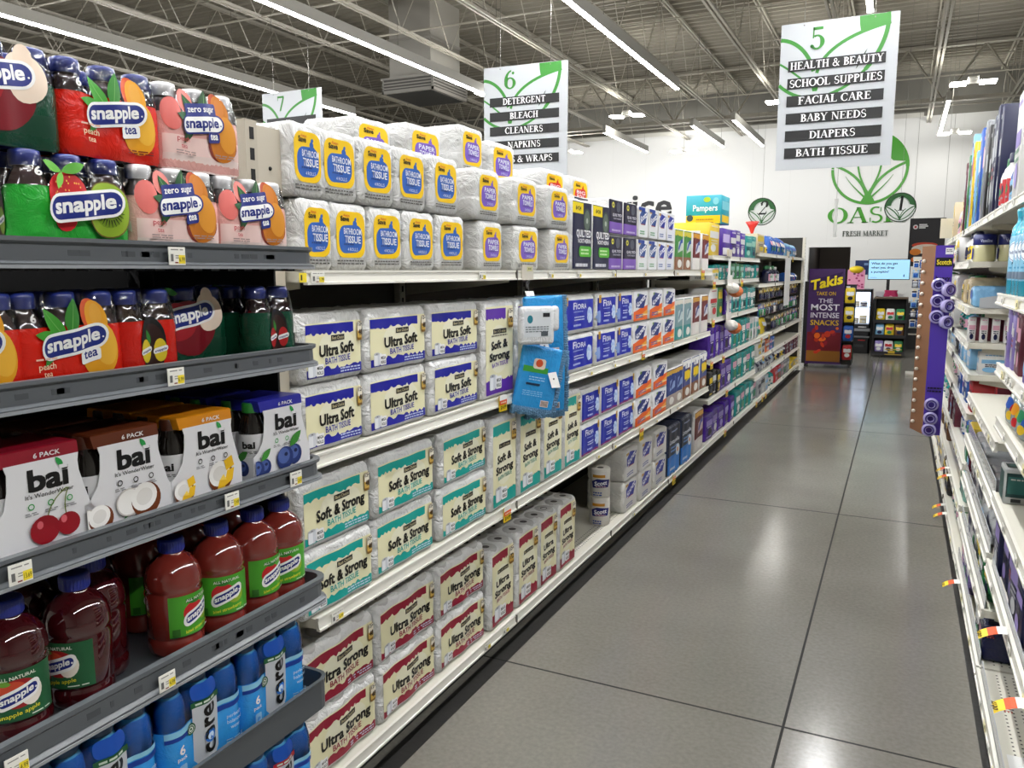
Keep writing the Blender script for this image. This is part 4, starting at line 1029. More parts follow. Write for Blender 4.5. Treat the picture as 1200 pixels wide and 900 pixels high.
def bc_wide(c, l1, txt='BATH TISSUE'):
    def f(A, w, h):
        x0, W = -w/2+.022, w-.034
        A.rect(x0, h*.10, W, h*.76, ink('#ebe6bd')); A.ell(.02, h*.5, w*.28, h*.26, ink('#efecd0'), 24)
        A.jag(x0, h*.70, W*.86, h*.14, ink(c)); A.jag(x0, h*.085, W, h*.12, ink(c), 1)
        A.fine(x0+W*.78, h*.15, W*.36, ink('#c9d4ea'), 2, .004, .008)
        A.rect(-w*.04, h*.585, w*.23, h*.085, ink('#1d1a18')); A.text('Best Choice', w*.075, h*.605, h*.05, ink('#cfc49a'), w*.2, .01)
        A.text(l1, w*.06, h*.385, h*.165, ink('#16150f'), w*(.54 if len(l1) < 11 else .66), .035, sk=.03); A.text(txt, w*.07, h*.265, h*.095, ink(c), w*.40, .012, sk=.03)
        roll_icon(A, -w*.34, h*.10, .62); gold(A, w*.43, h*.78, .72)
    return f
def bc_tall(c, l1, l2):
    def f(A, w, h):
        x0, W = -w/2+.02, w-.03
        A.rect(x0, h*.05, W, h*.89, ink('#ebe6bd')); A.ell(.0, h*.5, w*.33, h*.25, ink('#efecd0'), 24)
        A.jag(x0, h*.81, W*.72, h*.11, ink(c)); A.jag(x0, h*.045, W, h*.14, ink(c), 1)
        A.rect(-w*.19, h*.66, w*.42, h*.05, ink('#1d1a18')); A.text('Best Choice', w*.02, h*.672, h*.028, ink('#cfc49a'), w*.36, .01)
        if c == '#5b2aa0': A.fine(0, h*.635, w*.5, ink('#6b655a'), 1, .005)
        A.text(l1, w*.0, h*.51, h*.085, ink('#16150f'), w*.52, .035, sk=.05); A.text(l2, w*.0, h*.395, h*.085, ink('#16150f'), w*.64, .035, sk=.05)
        A.text('BATH TISSUE', w*.02, h*.325, h*.045, ink('#2a8a7a' if c == '#0f9f96' else c), w*.5, .012, sk=.05); roll_icon(A, -w*.22, h*.09, .95); gold(A, w*.34, h*.87, 1.0, '72')
    return f
def save(blob, l1, l2, cnt):
    def f(A, w, h):
        save0(A, w, h); A.e = [([(a-w*.035, b) for a, b in e[0]],)+e[1:] for e in A.e]
    def save0(A, w, h):
        A.rrect(-w*.34, h*.20, w*.76, h*.68, .03, ink('#f4c814')); A.rrect(-w*.27, h*.27, w*.62, h*.41, .028, ink(blob), sk=.05)
        A.ell(w*.17, h*.705, w*.05, h*.05, ink(blob), 14); A.rrect(w*.10, h*.62, w*.15, h*.07, .008, ink(blob)); A.leaf(w*.17, h*.74, w*.20, h*.80, .005, ink(blob))
        A.text('Always', -w*.05, h*.80, h*.045, ink('#c7381c'), w*.18, .01); A.text('Save', -w*.10, h*.735, h*.075, ink('#15130c'), w*.25, .03)
        A.text(l1, .015, h*.545, h*.092, ink('#eef2fa'), w*.46, .015, sk=-.02); A.text(l2, .015, h*.42, h*.105, ink('#eef2fa'), w*.42, .02, sk=-.02)
        A.text(cnt, .015, h*.30, h*.05, ink('#dfe6f4'), w*.26, .0); A.fine(.0, h*.385, w*.3, ink('#24407c' if blob == '#2f62b8' else '#4a3a86'), 1, .004); A.fine(0, h*.145, w*.7, ink('#55534f'), 2, .0035, .008)
    return f
def scott(base, c2=None, logoc='#1c2f78', strip='#2a54a8'):
    def f(A, w, h):
        A.rect(-w/2+.012, h*.04, w-.024, h*.92, ink(base))
        if c2: A.poly([(-w/2+.012, h*.04), (w/2-.012, h*.04), (w/2-.012, h*.52), (-w/2+.012, h*.34)], ink(c2)); A.poly([(-w*.1, h*.1), (w*.45, h*.2), (w*.45, h*.38), (w*.0, h*.2)], ink('#f0a838')); A.stroke([(-w*.2, h*.12), (w*.1, h*.22), (w*.44, h*.2)], .008, ink('#f6d9b0'))
        A.poly([(-w*.34, h*.46), (w*.20, h*.42), (w*.36, h*.82), (-w*.10, h*.9), (-w*.38, h*.72)], ink(logoc)); A.text('Scott', w*.0, h*.57, h*.2, ink('#eef0f6'), w*.6, .03, sk=.35)
        A.rect(-w*.42, h*.82, w*.22, h*.08, ink('#c79a46')) if not c2 else A.ell(-w*.2, h*.86, w*.06, h*.05, ink('#7aa03a'), 10)
        A.fine(-w*.1, h*.2, w*.5, ink(strip), 2, h*.035, h*.07)
        if not c2: A.fine(-w*.05, h*.42, w*.4, ink('#a03038'), 1, h*.03)
    return f
def fiora(mag):
    def f(A, w, h):
        A.rect(-w/2+.012, h*.12, w-.024, h*.76, ink('#1426a8' if not mag else '#182a9e'))
        if mag: A.jag(-w/2+.012, h*.10, w-.024, h*.05, ink('#8a1f6a'), 1, 14, .004)
        A.text('Fi', (-w*.04 if mag else w*.04)-w*.14, h*.64, h*.18, ink('#e6e8f2'), w*.13, .022); A.text('ORA', (-w*.04 if mag else w*.04)+w*.075, h*.64, h*.135, ink('#e6e8f2'), w*.28, .022)
        for i in range(7): a = i*.9; A.ell(w*.36+.012*cos(a), h*.45+.02*sin(a), w*.045, h*.12, ink('#a9c2ea' if i % 2 else '#c8d8f2'), 12, i*26)
        if not mag:
            for i in range(6): a = i*1.05; A.ell(-w*.40+.012*cos(a), h*.36+.018*sin(a), w*.045, h*.1, ink('#8ba4d6'), 12, i*30)
        A.fine(-w*.02, h*.56, w*.3, ink('#9fb0e0'), 1, h*.025); A.fine(-w*.0, h*.42, w*.3, ink('#d8def0'), 2, h*.03, h*.07); A.fine(-w*.05, h*.2, w*.24, ink('#b8c4ea'), 1, h*.05)
        A.rrect(-w*.44 if not mag else w*.36, h*.74, w*.12, h*.22, .004, ink('#c89c2c')); A.text('12', -w*.38 if not mag else w*.42, h*.82, h*.08, ink('#3a2a08'), None, .03)
    return f
def quilted(big, pill='#5aa832'):
    def f(A, w, h):
        if big:
            A.rect(-w/2+.01, h*.03, w-.02, h*.93, ink('#1b2040')); A.rect(-w/2+.01, h*.80, w*.52, h*.15, ink('#f0d714')); A.text('6=24', -w*.2, h*.845, h*.06, ink(black), w*.3, .03)
            A.ell(w*.22, h*.72, w*.16, h*.17, ink('#39463f'), 20); A.ell(w*.22, h*.72, w*.12, h*.14, ink('#5b6b60'), 18); A.ell(w*.22, h*.71, w*.045, h*.04, ink('#a9b4a8'), 12)
            A.text('QUILTED', w*.05, h*.48, h*.10, ink('#f1f1f4'), w*.72, .03); A.text('NORTHERN', w*.08, h*.395, h*.06, ink('#f1f1f4'), w*.6, .02)
            A.rrect(-w*.16, h*.2, w*.60, h*.15, h*.07, ink('#4fae2c')); A.fine(w*.12, h*.285, w*.36, ink('#cfe8b8'), 2, h*.025, h*.05); A.fine(-w*.05, h*.06, w*.6, ink('#dfe0e8'), 1, h*.045)
        else:
            A.rect(-w/2+.008, h*.03, w-.016, h*.93, ink('#1d1a38')); A.rect(-w/2+.008, h*.05, w-.016, h*.30, ink('#7a55b0')); A.ell(-w*.2, h*.82, w*.1, h*.08, ink('#e6e23a'), 14); A.ell(-w*.2, h*.82, w*.05, h*.04, ink('#2a2a3a'), 10)
            A.ell(w*.16, h*.78, w*.12, h*.15, ink('#565a66'), 16); A.text('QUILTED', w*.06, h*.52, h*.075, ink('#dcdce6'), w*.62, .02); A.text('NORTHERN', w*.08, h*.43, h*.05, ink('#c4c4d2'), w*.5, .01); A.fine(0, h*.1, w*.6, ink('#c9bce0'), 1, h*.05)
    return f
def towel(base, mid, low, logoc='#27408c', top='#d8a83a', badge=None):
    def f(A, w, h):
        A.rect(-w/2+.01, h*.03, w-.02, h*.94, ink(base)); A.rect(-w/2+.01, h*.03, w-.02, h*.3, ink(low)); A.jag(-w/2+.01, h*.84, w-.02, h*.11, ink(top), -1, 8, .006)
        A.poly([(-w*.1, h*.42), (w*.4, h*.5), (w*.42, h*.78), (-w*.06, h*.68)], ink(mid)); A.stroke([(-w*.02, h*.5), (w*.2, h*.7), (w*.38, h*.72)], w*.12, ink(logoc)); A.ell(w*.1, h*.17, w*.22, h*.1, ink('#e6e4de'), 14)
        if badge: A.rect(-w*.3, h*.5, w*.6, h*.2, ink(badge)); A.rrect(-w*.2, h*.76, w*.5, h*.14, .006, ink('#f2f2f2')); A.text('B', 0, h*.78, h*.1, ink('#182a6a'), None, .04)
    return f
def cotton(A, w, h):
    A.rect(-w/2+.008, h*.03, w-.016, h*.93, ink('#171c30')); A.jag(-w/2+.008, h*.03, w-.016, h*.36, ink('#1f6fc4'), -1, 12, .02); A.poly([(-w/2+.008, h*.03), (w/2-.008, h*.03), (w/2-.008, h*.4), (0, h*.34), (-w/2+.008, h*.22)], ink('#2b7fd4'))
    A.text('Cottonelle', 0, h*.63, h*.085, ink('#eef2fa'), w*.8, .02); A.fine(0, h*.53, w*.5, ink('#7aa4e0'), 2, h*.035, h*.07); A.ell(w*.3, h*.44, w*.14, h*.12, ink('#dfe8f4'), 14); A.ell(w*.3, h*.44, w*.05, h*.05, ink('#e0a060'), 10); A.fine(0, h*.86, w*.5, ink('#a8b4d4'), 1, h*.03); A.fine(-w*.1, h*.09, w*.4, ink('#dfe8f6'), 1, h*.05)

ORD = ['first', 'second', 'third', 'fourth', 'fifth', 'sixth', 'seventh', 'eighth', 'ninth', 'tenth', 'eleventh', 'twelfth', 'thirteenth', 'fourteenth', 'fifteenth', 'sixteenth', 'seventeenth', 'eighteenth', 'nineteenth', 'twentieth']+['twenty '+a for a in ('first', 'second', 'third', 'fourth', 'fifth', 'sixth', 'seventh', 'eighth', 'ninth')]
def pk(key, w, h, d, nw, nd, lay, art, y, z, label, group, X=XF-.006, dz=0, rz=0, body='#d8d8d6', rolls=False, cat='tissue pack', name='tissue_pack', dip=.004, r=None, side=None):
    k = (key, round(w, 2))
    return inst(k, lambda: paper_pack(name, w, h, d, nw, nd, lay, art, body, dip, rolls, side, r=r), (X-d/2, y, z+dz), rz, label, cat, group)
def mn(a, w): return min(a, w-.004)
def span(u0, u1, X=XF-.006): a, b = yu(u0, X, z+.19), yu(u1, X, z+.19); return (a+b)/2, abs(b-a)
R_ = random.Random(3)
# top shelf: thin white four-roll packs with yellow and blue panels, two high
SB = save('#2f62b8', 'BATHROOM', 'TISSUE', '4 ROLLS'); SP = save('#7a5cc0', 'PAPER', 'TOWELS', '2 ROLLS'); SR = save('#d8261c', 'BIG', 'ROLL', '1 ROLL')
z = D1[0]; hS = .187
for row, us in ((0, [345, 388, 435, 474, 512, 546]), (1, [341, 382, 424, 466, 505, 541])):
    for i in range(5):
        y, w = span(us[i], us[i+1]); wq = (.135, .170, .170, .185, .185)[i]; y += (.012 if i == 0 else 0)
        pk('saveb%d' % i, wq, hS, .20, 2, 2, 2, SB, y, z+row*(hS+.003), 'white tissue pack with yellow and blue panel, %s from the left in the %s row' % (ORD[i], ('lower', 'upper')[row]), 'white tissue packs with blue panels', X=XF-.004-R_.uniform(0, .012)-.006*(i % 2), rz=radians(R_.uniform(-2.0, 2.0)))
for row, us in ((0, [(560, 592), (605, 633), (647, 669)]), (1, [(557, 588), (602, 632), (643, 668)])):
    for i, (a, b) in enumerate(us):
        y, w = span(a, b); pk('savep%d' % i, (.195, .22, .225)[i], .178 if row else .183, .24, 1, 2, 2, SP, y, z+row*.186, 'white paper towel pack with yellow and purple panel, %s from left, %s row' % (ORD[i], ('lower', 'upper')[row]), 'white paper towel packs with purple panels', X=XF-.008, r=.02, rz=radians(R_.uniform(-1.5, 2.5)))
for i, (u0, u1, X, key, art, zz, lb) in enumerate((
        (416, 462, -1.66, 'p', SP, .515, 'white paper towel pack lying on the rear stack, leftmost with a purple panel'), (478, 520, -1.62, 'p', SP, .53, 'white paper towel pack on the rear stack behind the blue panelled packs'),
        (541, 566, -1.60, 'p', SP, .576, 'white paper towel pack on the rear stack, third from the left'), (574, 604, -1.60, 'p', SP, .55, 'white paper towel pack on the rear stack, its purple panel below the sign'),
        (636, 662, -1.60, 'r', SR, .50, 'white paper towel pack with a red panel, left one behind the purple ones'), (668, 690, -1.60, 'r', SR, .50, 'white paper towel pack with a red panel, rightmost of the rear stack'))):
    y, w = span(u0, u1, X); w = max(.2, w*.95)
    pk('rear'+key, round(w, 2), .19, .22, 1, 2, 2, art, y, z, lb, 'white packs on the rear stack', X=X, dz=zz-.19, r=.02)
    hb_ = zz-.383
    inst(('rearlow', round(hb_, 3), round(w, 2)), lambda: paper_pack('tissue_pack', round(w, 2), hb_, .22, 1, 2, 2, art, r=.02), (X-.12, y, z), 0, 'bottom '+lb.split(',')[0].replace(' on the rear stack', '').replace(' lying', '')+', under the %s top one' % ORD[i], 'tissue pack', 'white packs on the rear stack')
    pk('rear'+key, round(w, 2), .19, .22, 1, 2, 2, art, y, z, 'lower '+lb.split(',')[0].replace(' on the rear stack', '').replace(' lying', '')+', supporting the %s top one' % ORD[i], 'white packs on the rear stack', X=X-.01, dz=zz-.3815, r=.02)
for i, (u0, u1) in enumerate(((669, 693), (693, 714))):
    y, w = span(u0, u1); pk('qbig', mn(.30, w), .335, .11, 2, 2, 2, quilted(True), y, z, 'tall navy tissue pack with yellow tag and green pill, %s one' % ('left', 'right')[i], 'tall navy packs', X=XF+.0)
q = [(713, 730), (730, 747)]
for row in (0, 1):
    for i, (u0, u1) in enumerate(q):
        y, w = span(u0, u1); pk('qsm', mn(.255, w), .188, .2, 2, 2, 2, quilted(False), y, z+.19*row, 'dark purple tissue pack, %s in the %s row of the top shelf' % (('left', 'right')[i], ('lower', 'upper')[row]), 'dark purple tissue packs')
for i, u in enumerate((672, 692)):
    y, w = span(u, u+22, -1.505); pk('qsb', .255, .188, .085, 2, 1, 2, quilted(False), y, z+.19, 'dark purple tissue pack behind the %s tall navy pack' % ('left', 'right')[i], 'dark purple tissue packs', X=-1.505); pk('qsb', .255, .188, .085, 2, 1, 2, quilted(False), y, z, 'dark purple tissue pack below the one behind the %s navy pack' % ('left', 'right')[i], 'dark purple tissue packs', X=-1.505)
SW = scott('#e6e8ea', None, '#2a4a8c', '#4a9a5a'); SWB = scott('#e4e6ee', None, '#23309a', '#2a54a8')
def scottblue(A, w, h): SW(A, w, h); A.rect(-w/2+.012, h*.86, w*.6, h*.1, ink('#20409a'))
for row in (0, 1):
    for i, (u0, u1, kk) in enumerate(((747, 760, 'a'), (760, 771, 'a'), (771, 781, 'b'), (781, 790.5, 'b'))):
        y, w = span(u0, u1); pk('sct'+kk, mn(.205, w), .186, .2, 2, 2, 2, scottblue if kk == 'a' else SWB, y, z+.189*row, 'white towel pack with blue logo, %s from the left in the %s row' % (ORD[i], ('lower', 'upper')[row]), 'white packs with blue logos')
for i, (u0, u1, kk) in enumerate(((791, 801, 'g'), (801, 811, 'g'), (811, 822, 'r'), (822, 832, 'r'))):
    y, w = span(u0, u1); art = towel('#3f8a3a', '#c8d4c4', '#8a5a3a', '#2a54a8', '#d4c83a') if kk == 'g' else towel('#6e1418', '#d8d8de', '#e8e4e0', '#4a5a9a', '#d89a2a')
    pk('tw'+kk, .235, .285, .2, 2, 1, 1, art, y, z, '%s, %s of two ending the top tissue shelf' % ({'g': 'green and brown towel pack', 'r': 'dark red towel pack'}[kk], ('left', 'right')[i % 2]), 'towel packs at the shelf end', cat='paper towels', name='towel_pack')
# second shelf
z = D1[1]; UB = bc_wide('#1f2296', 'Ultra Soft'); hB = .187
for row in (0, 1):
    for i, (u0, u1) in enumerate(((352, 428), (428, 502), (502, 565))):
        y, w = span(u0, u1); pk('usoft', mn(.345, w), hB, .26, 3, 2, 2, UB, y, z+row*(hB+.002), 'cream bath tissue pack with dark blue bands, %s from the left in the %s row' % (ORD[i], ('lower', 'upper')[row]), 'cream tissue packs with blue bands', X=XF-.004-R_.uniform(0, .01), rz=radians(R_.uniform(-1.2, 1.2)))
PT = bc_tall('#5b2aa0', 'Soft &', 'Strong'); TT = bc_tall('#0f9f96', 'Soft &', 'Strong'); RT = bc_tall('#8f1230', 'Ultra', 'Strong')
for i, (u0, u1) in enumerate(((566, 603), (603, 637))):
    y, w = span(u0, u1); pk('purple', mn(.27, w), .375, .24, 2, 2, 2, PT, y, z, 'tall cream tissue pack with a purple band, %s' % ('left of the hanging mop heads', 'partly behind the hanging mop heads')[i], 'tall cream packs with purple bands')
for row in (0, 1):
    for i, (u0, u1) in enumerate(((655, 698), (698, 723), (723, 741))):
        y, w = span(u0, u1); pk('fioraw' if i == 0 else 'fiora', mn(.43 if i == 0 else .31, w), .185, .26, 4 if i == 0 else 3, 2, 1, fiora(False), y, z+.187*row, 'bright blue towel pack, %s from the left in the %s row of the second shelf' % (ORD[i], ('lower', 'upper')[row]), 'blue towel packs', cat='paper towels', name='towel_pack')
    for i, (u0, u1) in enumerate(((741, 760), (760, 777), (777, 791))):
        y, w = span(u0, u1); pk('scotto', mn(.30, w), .185, .24, 2, 2, 2, scott('#e6e6e8', '#e8651a'), y, z+.187*row, 'white and orange towel pack, %s from left, %s row of the second shelf' % (ORD[i], ('lower', 'upper')[row]), 'white and orange towel packs', cat='paper towels', name='towel_pack')
for i, (u0, u1, kk) in enumerate(((791, 801, 't'), (801, 811, 't'), (811, 821, 'm'), (821, 831, 'm'))):
    y, w = span(u0, u1); art = towel('#7a9aa0', '#c2d2d4', '#2f8a8a', '#6a8a9a', '#d8d4c8') if kk == 't' else towel('#6a1a1c', '#cfd0d8', '#e2dcd8', '#3a4a8a', '#c8963a')
    pk('tx'+kk, .235, .30, .2, 2, 1, 1, art, y, z, '%s, %s of two at the right end of the second tissue shelf' % ({'t': 'grey green towel pack', 'm': 'dark red towel pack'}[kk], ('left', 'right')[i % 2]), 'towel packs at the shelf end', cat='paper towels', name='towel_pack')
# third shelf
z = D1[2]; GB = bc_wide('#0f9f96', 'Soft & Strong'); hG = .192
for row in (0, 1):
    for i, (u0, u1) in enumerate(((352, 437), (437, 512), (512, 575))):
        y, w = span(u0, u1); pk('sstrong', mn(.350, w), hG, .26, 3, 2, 2, GB, y, z+row*(hG+.001), 'cream bath tissue pack with teal bands, %s from the left in the %s row' % (ORD[i], ('lower', 'upper')[row]), 'cream tissue packs with teal bands', X=XF-.004-R_.uniform(0, .01), rz=radians(R_.uniform(-1.2, 1.2)))
for i, (u0, u1) in enumerate(((574, 607), (607, 635), (635, 660), (660, 681))):
    y, w = span(u0, u1); pk('ttall', mn(.238, w), .372, .24, 2, 2, 2, TT, y, z, 'tall cream tissue pack with a teal band, %s from the left' % ORD[i], 'tall cream packs with teal bands')
for row in (0, 1):
    for i, (u0, u1) in enumerate(((681, 703), (703, 725), (725, 743))):
        y, w = span(u0, u1); pk('fioram', mn(.285, w), .175, .26, 3, 2, 1, fiora(True), y, z+.177*row, 'blue towel pack with magenta edge, %s from the left in the %s row' % (ORD[i], ('lower', 'upper')[row]), 'blue towel packs with magenta edges', cat='paper towels', name='towel_pack')
    for i, (u0, u1) in enumerate(((743, 765), (765, 782))):
        y, w = span(u0, u1); pk('scotto2', mn(.345, w), .175, .24, 2, 2, 2, scott('#e6e6e8', '#e8651a'), y, z+.177*row, 'white and orange towel pack, %s in the %s row of the third shelf' % (('left', 'right')[i], ('lower', 'upper')[row]), 'white and orange towel packs', cat='paper towels', name='towel_pack')
for i, (u0, u1, kk) in enumerate(((782, 791, 'n'), (791, 800, 'n'), (800, 810, 'y'), (810, 820, 'y'), (820, 829, 'y'))):
    y, w = span(u0, u1); art = towel('#243a7c', '#8aa0c8', '#a89a92', '#1c2f78', '#c89c3a') if kk == 'n' else towel('#3a4a8a', '#c8b83a', '#8a5a3a', '#6a2a2a', '#f0f0ec', '#f0cc1a')
    pk('ty'+kk, .25, .275 if kk == 'n' else .30, .2, 2, 1, 1, art, y, z, '%s, %s of its kind ending the third tissue shelf' % ({'n': 'navy towel pack', 'y': 'white topped towel pack with yellow badge'}[kk], ORD[i if kk == 'n' else i-2]), 'towel packs at the shelf end', cat='paper towels', name='towel_pack')
# base deck
z = D1[3]; RB = bc_wide('#8f1230', 'Ultra Strong')
for row in (0, 1):
    for i, (u0, u1) in enumerate(((358, 447), (447, 517), (517, 573))):
        y, w = span(u0, u1); pk('ustrong', mn(.352, w), .197, .24, 3, 2, 2, RB, y, z+row*.199, 'cream bath tissue pack with crimson bands, %s from the left in the %s row' % (ORD[i], ('lower', 'upper')[row]), 'cream tissue packs with crimson bands', X=XF-.012-R_.uniform(0, .015), rz=radians(R_.uniform(-1, 1)), rolls=True, dip=.007)
for i, (u0, u1) in enumerate(((573, 607), (607, 633), (633, 655), (655, 677))):
    y, w = span(u0, u1); pk('rtall', mn(.225, w), .335, .2, 2, 2, 2, RT, y, z, 'tall cream tissue pack with a crimson band, %s from the left' % ORD[i], 'tall cream packs with crimson bands', X=XF-.012, rolls=True)
    pk('rtall', .225, .335, .2, 2, 2, 2, RT, y+.02, z, 'tall crimson banded tissue pack in the second row, behind the %s front one' % ORD[i], 'tall cream packs with crimson bands', X=XF-.222, rolls=True)
for i, (u0, u1) in enumerate(((447, 517), (517, 573), (330, 447))):
    y, w = span(u0, u1); pk('ustrong', mn(.352, w), .197, .24, 3, 2, 2, RB, y, z+.199, 'crimson banded tissue pack in the rear row, behind the %s upper front pack' % ('second', 'third', 'first')[i], 'cream tissue packs with crimson bands', X=XF-.275, rolls=True, dip=.007); pk('ustrong', .352, .197, .24, 3, 2, 2, RB, y, z, 'crimson banded tissue pack under the rear row, behind the %s lower front pack' % ('second', 'third', 'first')[i], 'cream tissue packs with crimson bands', X=XF-.275, rolls=True, dip=.007)
# single big rolls and their packs
def big_roll():
    r = empty('tissue_roll'); wm = mat('roll_paper', '#dcd8d0', .6, bump=.2, bscale=40); R = .057; h = .165
    m = MB(); m.lathe([(.02, .002), (R-.004, .0), (R, .006), (R, h-.006), (R-.004, h), (.02, h-.002)], wm, 28, cap=False); m.lathe([(.02, .002), (.02, h-.002)], paint('#6d6a64', .8), 16, cap=False); m.build('roll', r)
    A = Art(); A.rect(-.05, h*.70, .075, h*.10, ink('#c88a2a')); A.poly([(-.05, h*.34), (.046, h*.36), (.058, h*.62), (-.02, h*.66), (-.056, h*.56)], ink('#23276c')); A.text('Scott', .0, h*.44, h*.15, ink('#f0f0f4'), .075, .03, sk=.12); A.fine(.0, h*.37, .06, ink('#c8a0a8'), 1, h*.04); A.fine(-.02, h*.15, .05, ink('#2a4a9a'), 2, h*.045, h*.08)
    art_obj('label', A, lambda s, t, o: ((R+o)*cos(s/R), (R+o)*sin(s/R), t), r, .0002, frange(-.06, .06, 18), None, .0004); return r
for row in (0, 1):
    inst('bigroll', big_roll, (-1.475, yu(703, -1.475, z+.16), z+row*.166), radians(-66), 'single white tissue roll with navy label, %s of the stack beside the empty deck' % ('lower', 'upper')[row], 'tissue roll', 'single rolls on the base deck')
    for i, (u0, u1, X, w) in enumerate(((731, 748, -1.40, .26), (750, 765, -1.39, .26), (766, 782, -1.39, .30))):
        y, wq = span(u0, u1, X); pk('scottw', round(w, 2), .19, .24, 2, 2, 2, scott('#dedcd8', None, '#22309a', '#2a4a9a'), y, z+row*.192, 'white tissue pack with slanted blue logo, %s from left, %s row, base deck' % (ORD[i], ('lower', 'upper')[row]), 'white packs on the base deck', X=X, body='#dedcd6')
for i, (u0, u1) in enumerate(((783, 797), (798, 811))):
    y, w = span(u0, u1); pk('cott', mn(.33, w), .355, .24, 3, 2, 2, cotton, y, z, 'tall black and blue tissue pack on the base deck, %s one' % ('left', 'right')[i], 'black and blue tissue packs', body='#2a3350')
y, w = span(812, 826); pk('twbase', .30, .34, .22, 2, 1, 1, towel('#5a1416', '#cdb8b8', '#d8d4d0', '#3a4a9a', '#c8963a'), y, z, 'dark red towel pack at the right end of the tissue base deck', None, cat='paper towels', name='towel_pack')

# price tags and shelf signs clipped on the tissue unit
chs = {}
for sh in U1.children:
    if sh.name.startswith(('shelf', 'base_deck')):
        chs[min(range(4), key=lambda i: abs(D1[i]-max(v.co.z for v in sh.data.vertices)))] = sh
def tissue_tag(i, u, price, yel=None, v=400):
    y = yu(u, XF)-1.612; z = D1[i]-.030
    price_tag(chs[i], .0125, y, z, price, .052, .03)
for i, u, p in ((0, 372, '1.79'), (0, 562, '2.99'), (2, 382, '5.99')): tissue_tag(i, u, p)
A = Art(); A.rect(-.014, .003, .028, .024, ink('#f3dc3a')); A.rect(-.009, .008, .006, .014, ink('#3a3a20')); m = MB(); A.emit(m, lambda s, t, o: (.0125+o, yu(355, XF)-1.612+s, D1[0]-.030+t)); m.build('yellow_tag', chs[0])
def sale_flag(parent, y, z, X=.016, price='$14.99', w=.062, h=.062):
    m = MB(); m.box(X-.002, X, y-w/2, y+w/2, z-h+.02, z+.02, ink('#e8c81c')); A = Art(); A.rect(-w/2, -h+.02, w, h, ink('#f2d21e')); A.poly([(-w/2, -.004), (w/2, -.004), (w/2, .02), (0, .024), (-w/2, .02)], ink('#f0efe8')); A.rect(-w/2, -.016, w, .018, ink('#e2521a')); A.text(price, 0, -h+.028, h*.26, ink('#2a2208'), w*.8, .02); A.fine(0, -.01, w*.7, ink('#f6e2c0'), 1, .005)
    A.emit(m, lambda s, t, o: (X+o, y+s, z+t)); return m.build('sale_tag', parent, fixn=False)
sale_flag(chs[1], yu(585, XF)-1.612, D1[1]-.01); sale_flag(chs[2], yu(590, XF)-1.612, D1[2]-.01); sale_flag(chs[2], yu(752, XF)-1.612, D1[2]-.01, w=.075, h=.09)
sale_flag(chs[1], yu(752, XF)-1.612, D1[1]-.01, w=.06, h=.05); sale_flag(chs[3], yu(793, XF)-1.612, D1[3]-.01, w=.075, h=.075); sale_flag(chs[0], yu(820, XF)-1.612, D1[0]-.0, w=.1, h=.085)
for i, us in ((0, (642, 675, 716, 752, 790)), (1, (690, 718, 735, 787, 815)), (2, (700, 720, 770, 795, 812))):
    for u in us: tissue_tag(i, u, '3.99')
for u in (566, 589, 745): tissue_tag(3, u, '9.99')

flags(U2, 6.53, (D2[1], D2[1], D2[2], D2[3], D2[3], D2[4], D2[5], D2[5]), (835, 868, 834, 846, 832, 850, 848, 885))
flags(U3, 8.89, (D3[0], D3[2], D3[2], D3[3], D3[5], D3[5]), (928, 891, 900, 893, 892, 896))
# clip strip with mop heads hanging from the top shelf
def clip(loc):
    r = empty('clip_strip', loc); wt = paint('#e6e6e4', .3)
    m = MB(); m.box(-.004, 0, -.055, .055, -.005, .055, paint('#cfc8ba', .4)); A = Art(); A.rect(-.01, .03, .05, .018, ink('#c8c48a')); A.fine(.015, .037, .03, ink('#5a5a40'), 1, .005); A.emit(m, on_front(0)); m.build('tag_holder', r)
    m = MB()
    for i in range(10): a0, a1 = i*.6, (i+1)*.6; m.tube((.006*sin(a0), .012*cos(a0), -.018-.0*i+.012*sin(a0)), (.006*sin(a1), .012*cos(a1), -.018+.012*sin(a1)), .0015, paint('#8f8f8f', .3), 6)
    m.tube((0, 0, -.03), (.006, 0, -.055), .0014, paint('#8f8f8f', .3), 6); m.build('hook', r)
    m = MB(); n = 8; P = lambda t: (.006+.135*t, -.03*t, -.05-.385*t)
    m.loft([[(P(t)[0]-.0125, P(t)[1]-.014, P(t)[2]), (P(t)[0]+.0125, P(t)[1]+.014, P(t)[2]), (P(t)[0]+.0115, P(t)[1]+.015, P(t)[2]), (P(t)[0]-.0135, P(t)[1]-.013, P(t)[2])] for t in [i/n for i in range(n+1)]], wt, False)
    for k in range(6): q = P(.06+.17*k); m.ball((q[0]+.0006, q[1]-.0006, q[2]), .004, paint('#777'+'777'), 8)
    m.build('strip', r); return r
CY = yu(628, -1.33); o = clip((XF+.013, CY, D1[0]-.03)); tag(o, 'white plastic clip strip hanging from the top tissue shelf', 'clip strip')
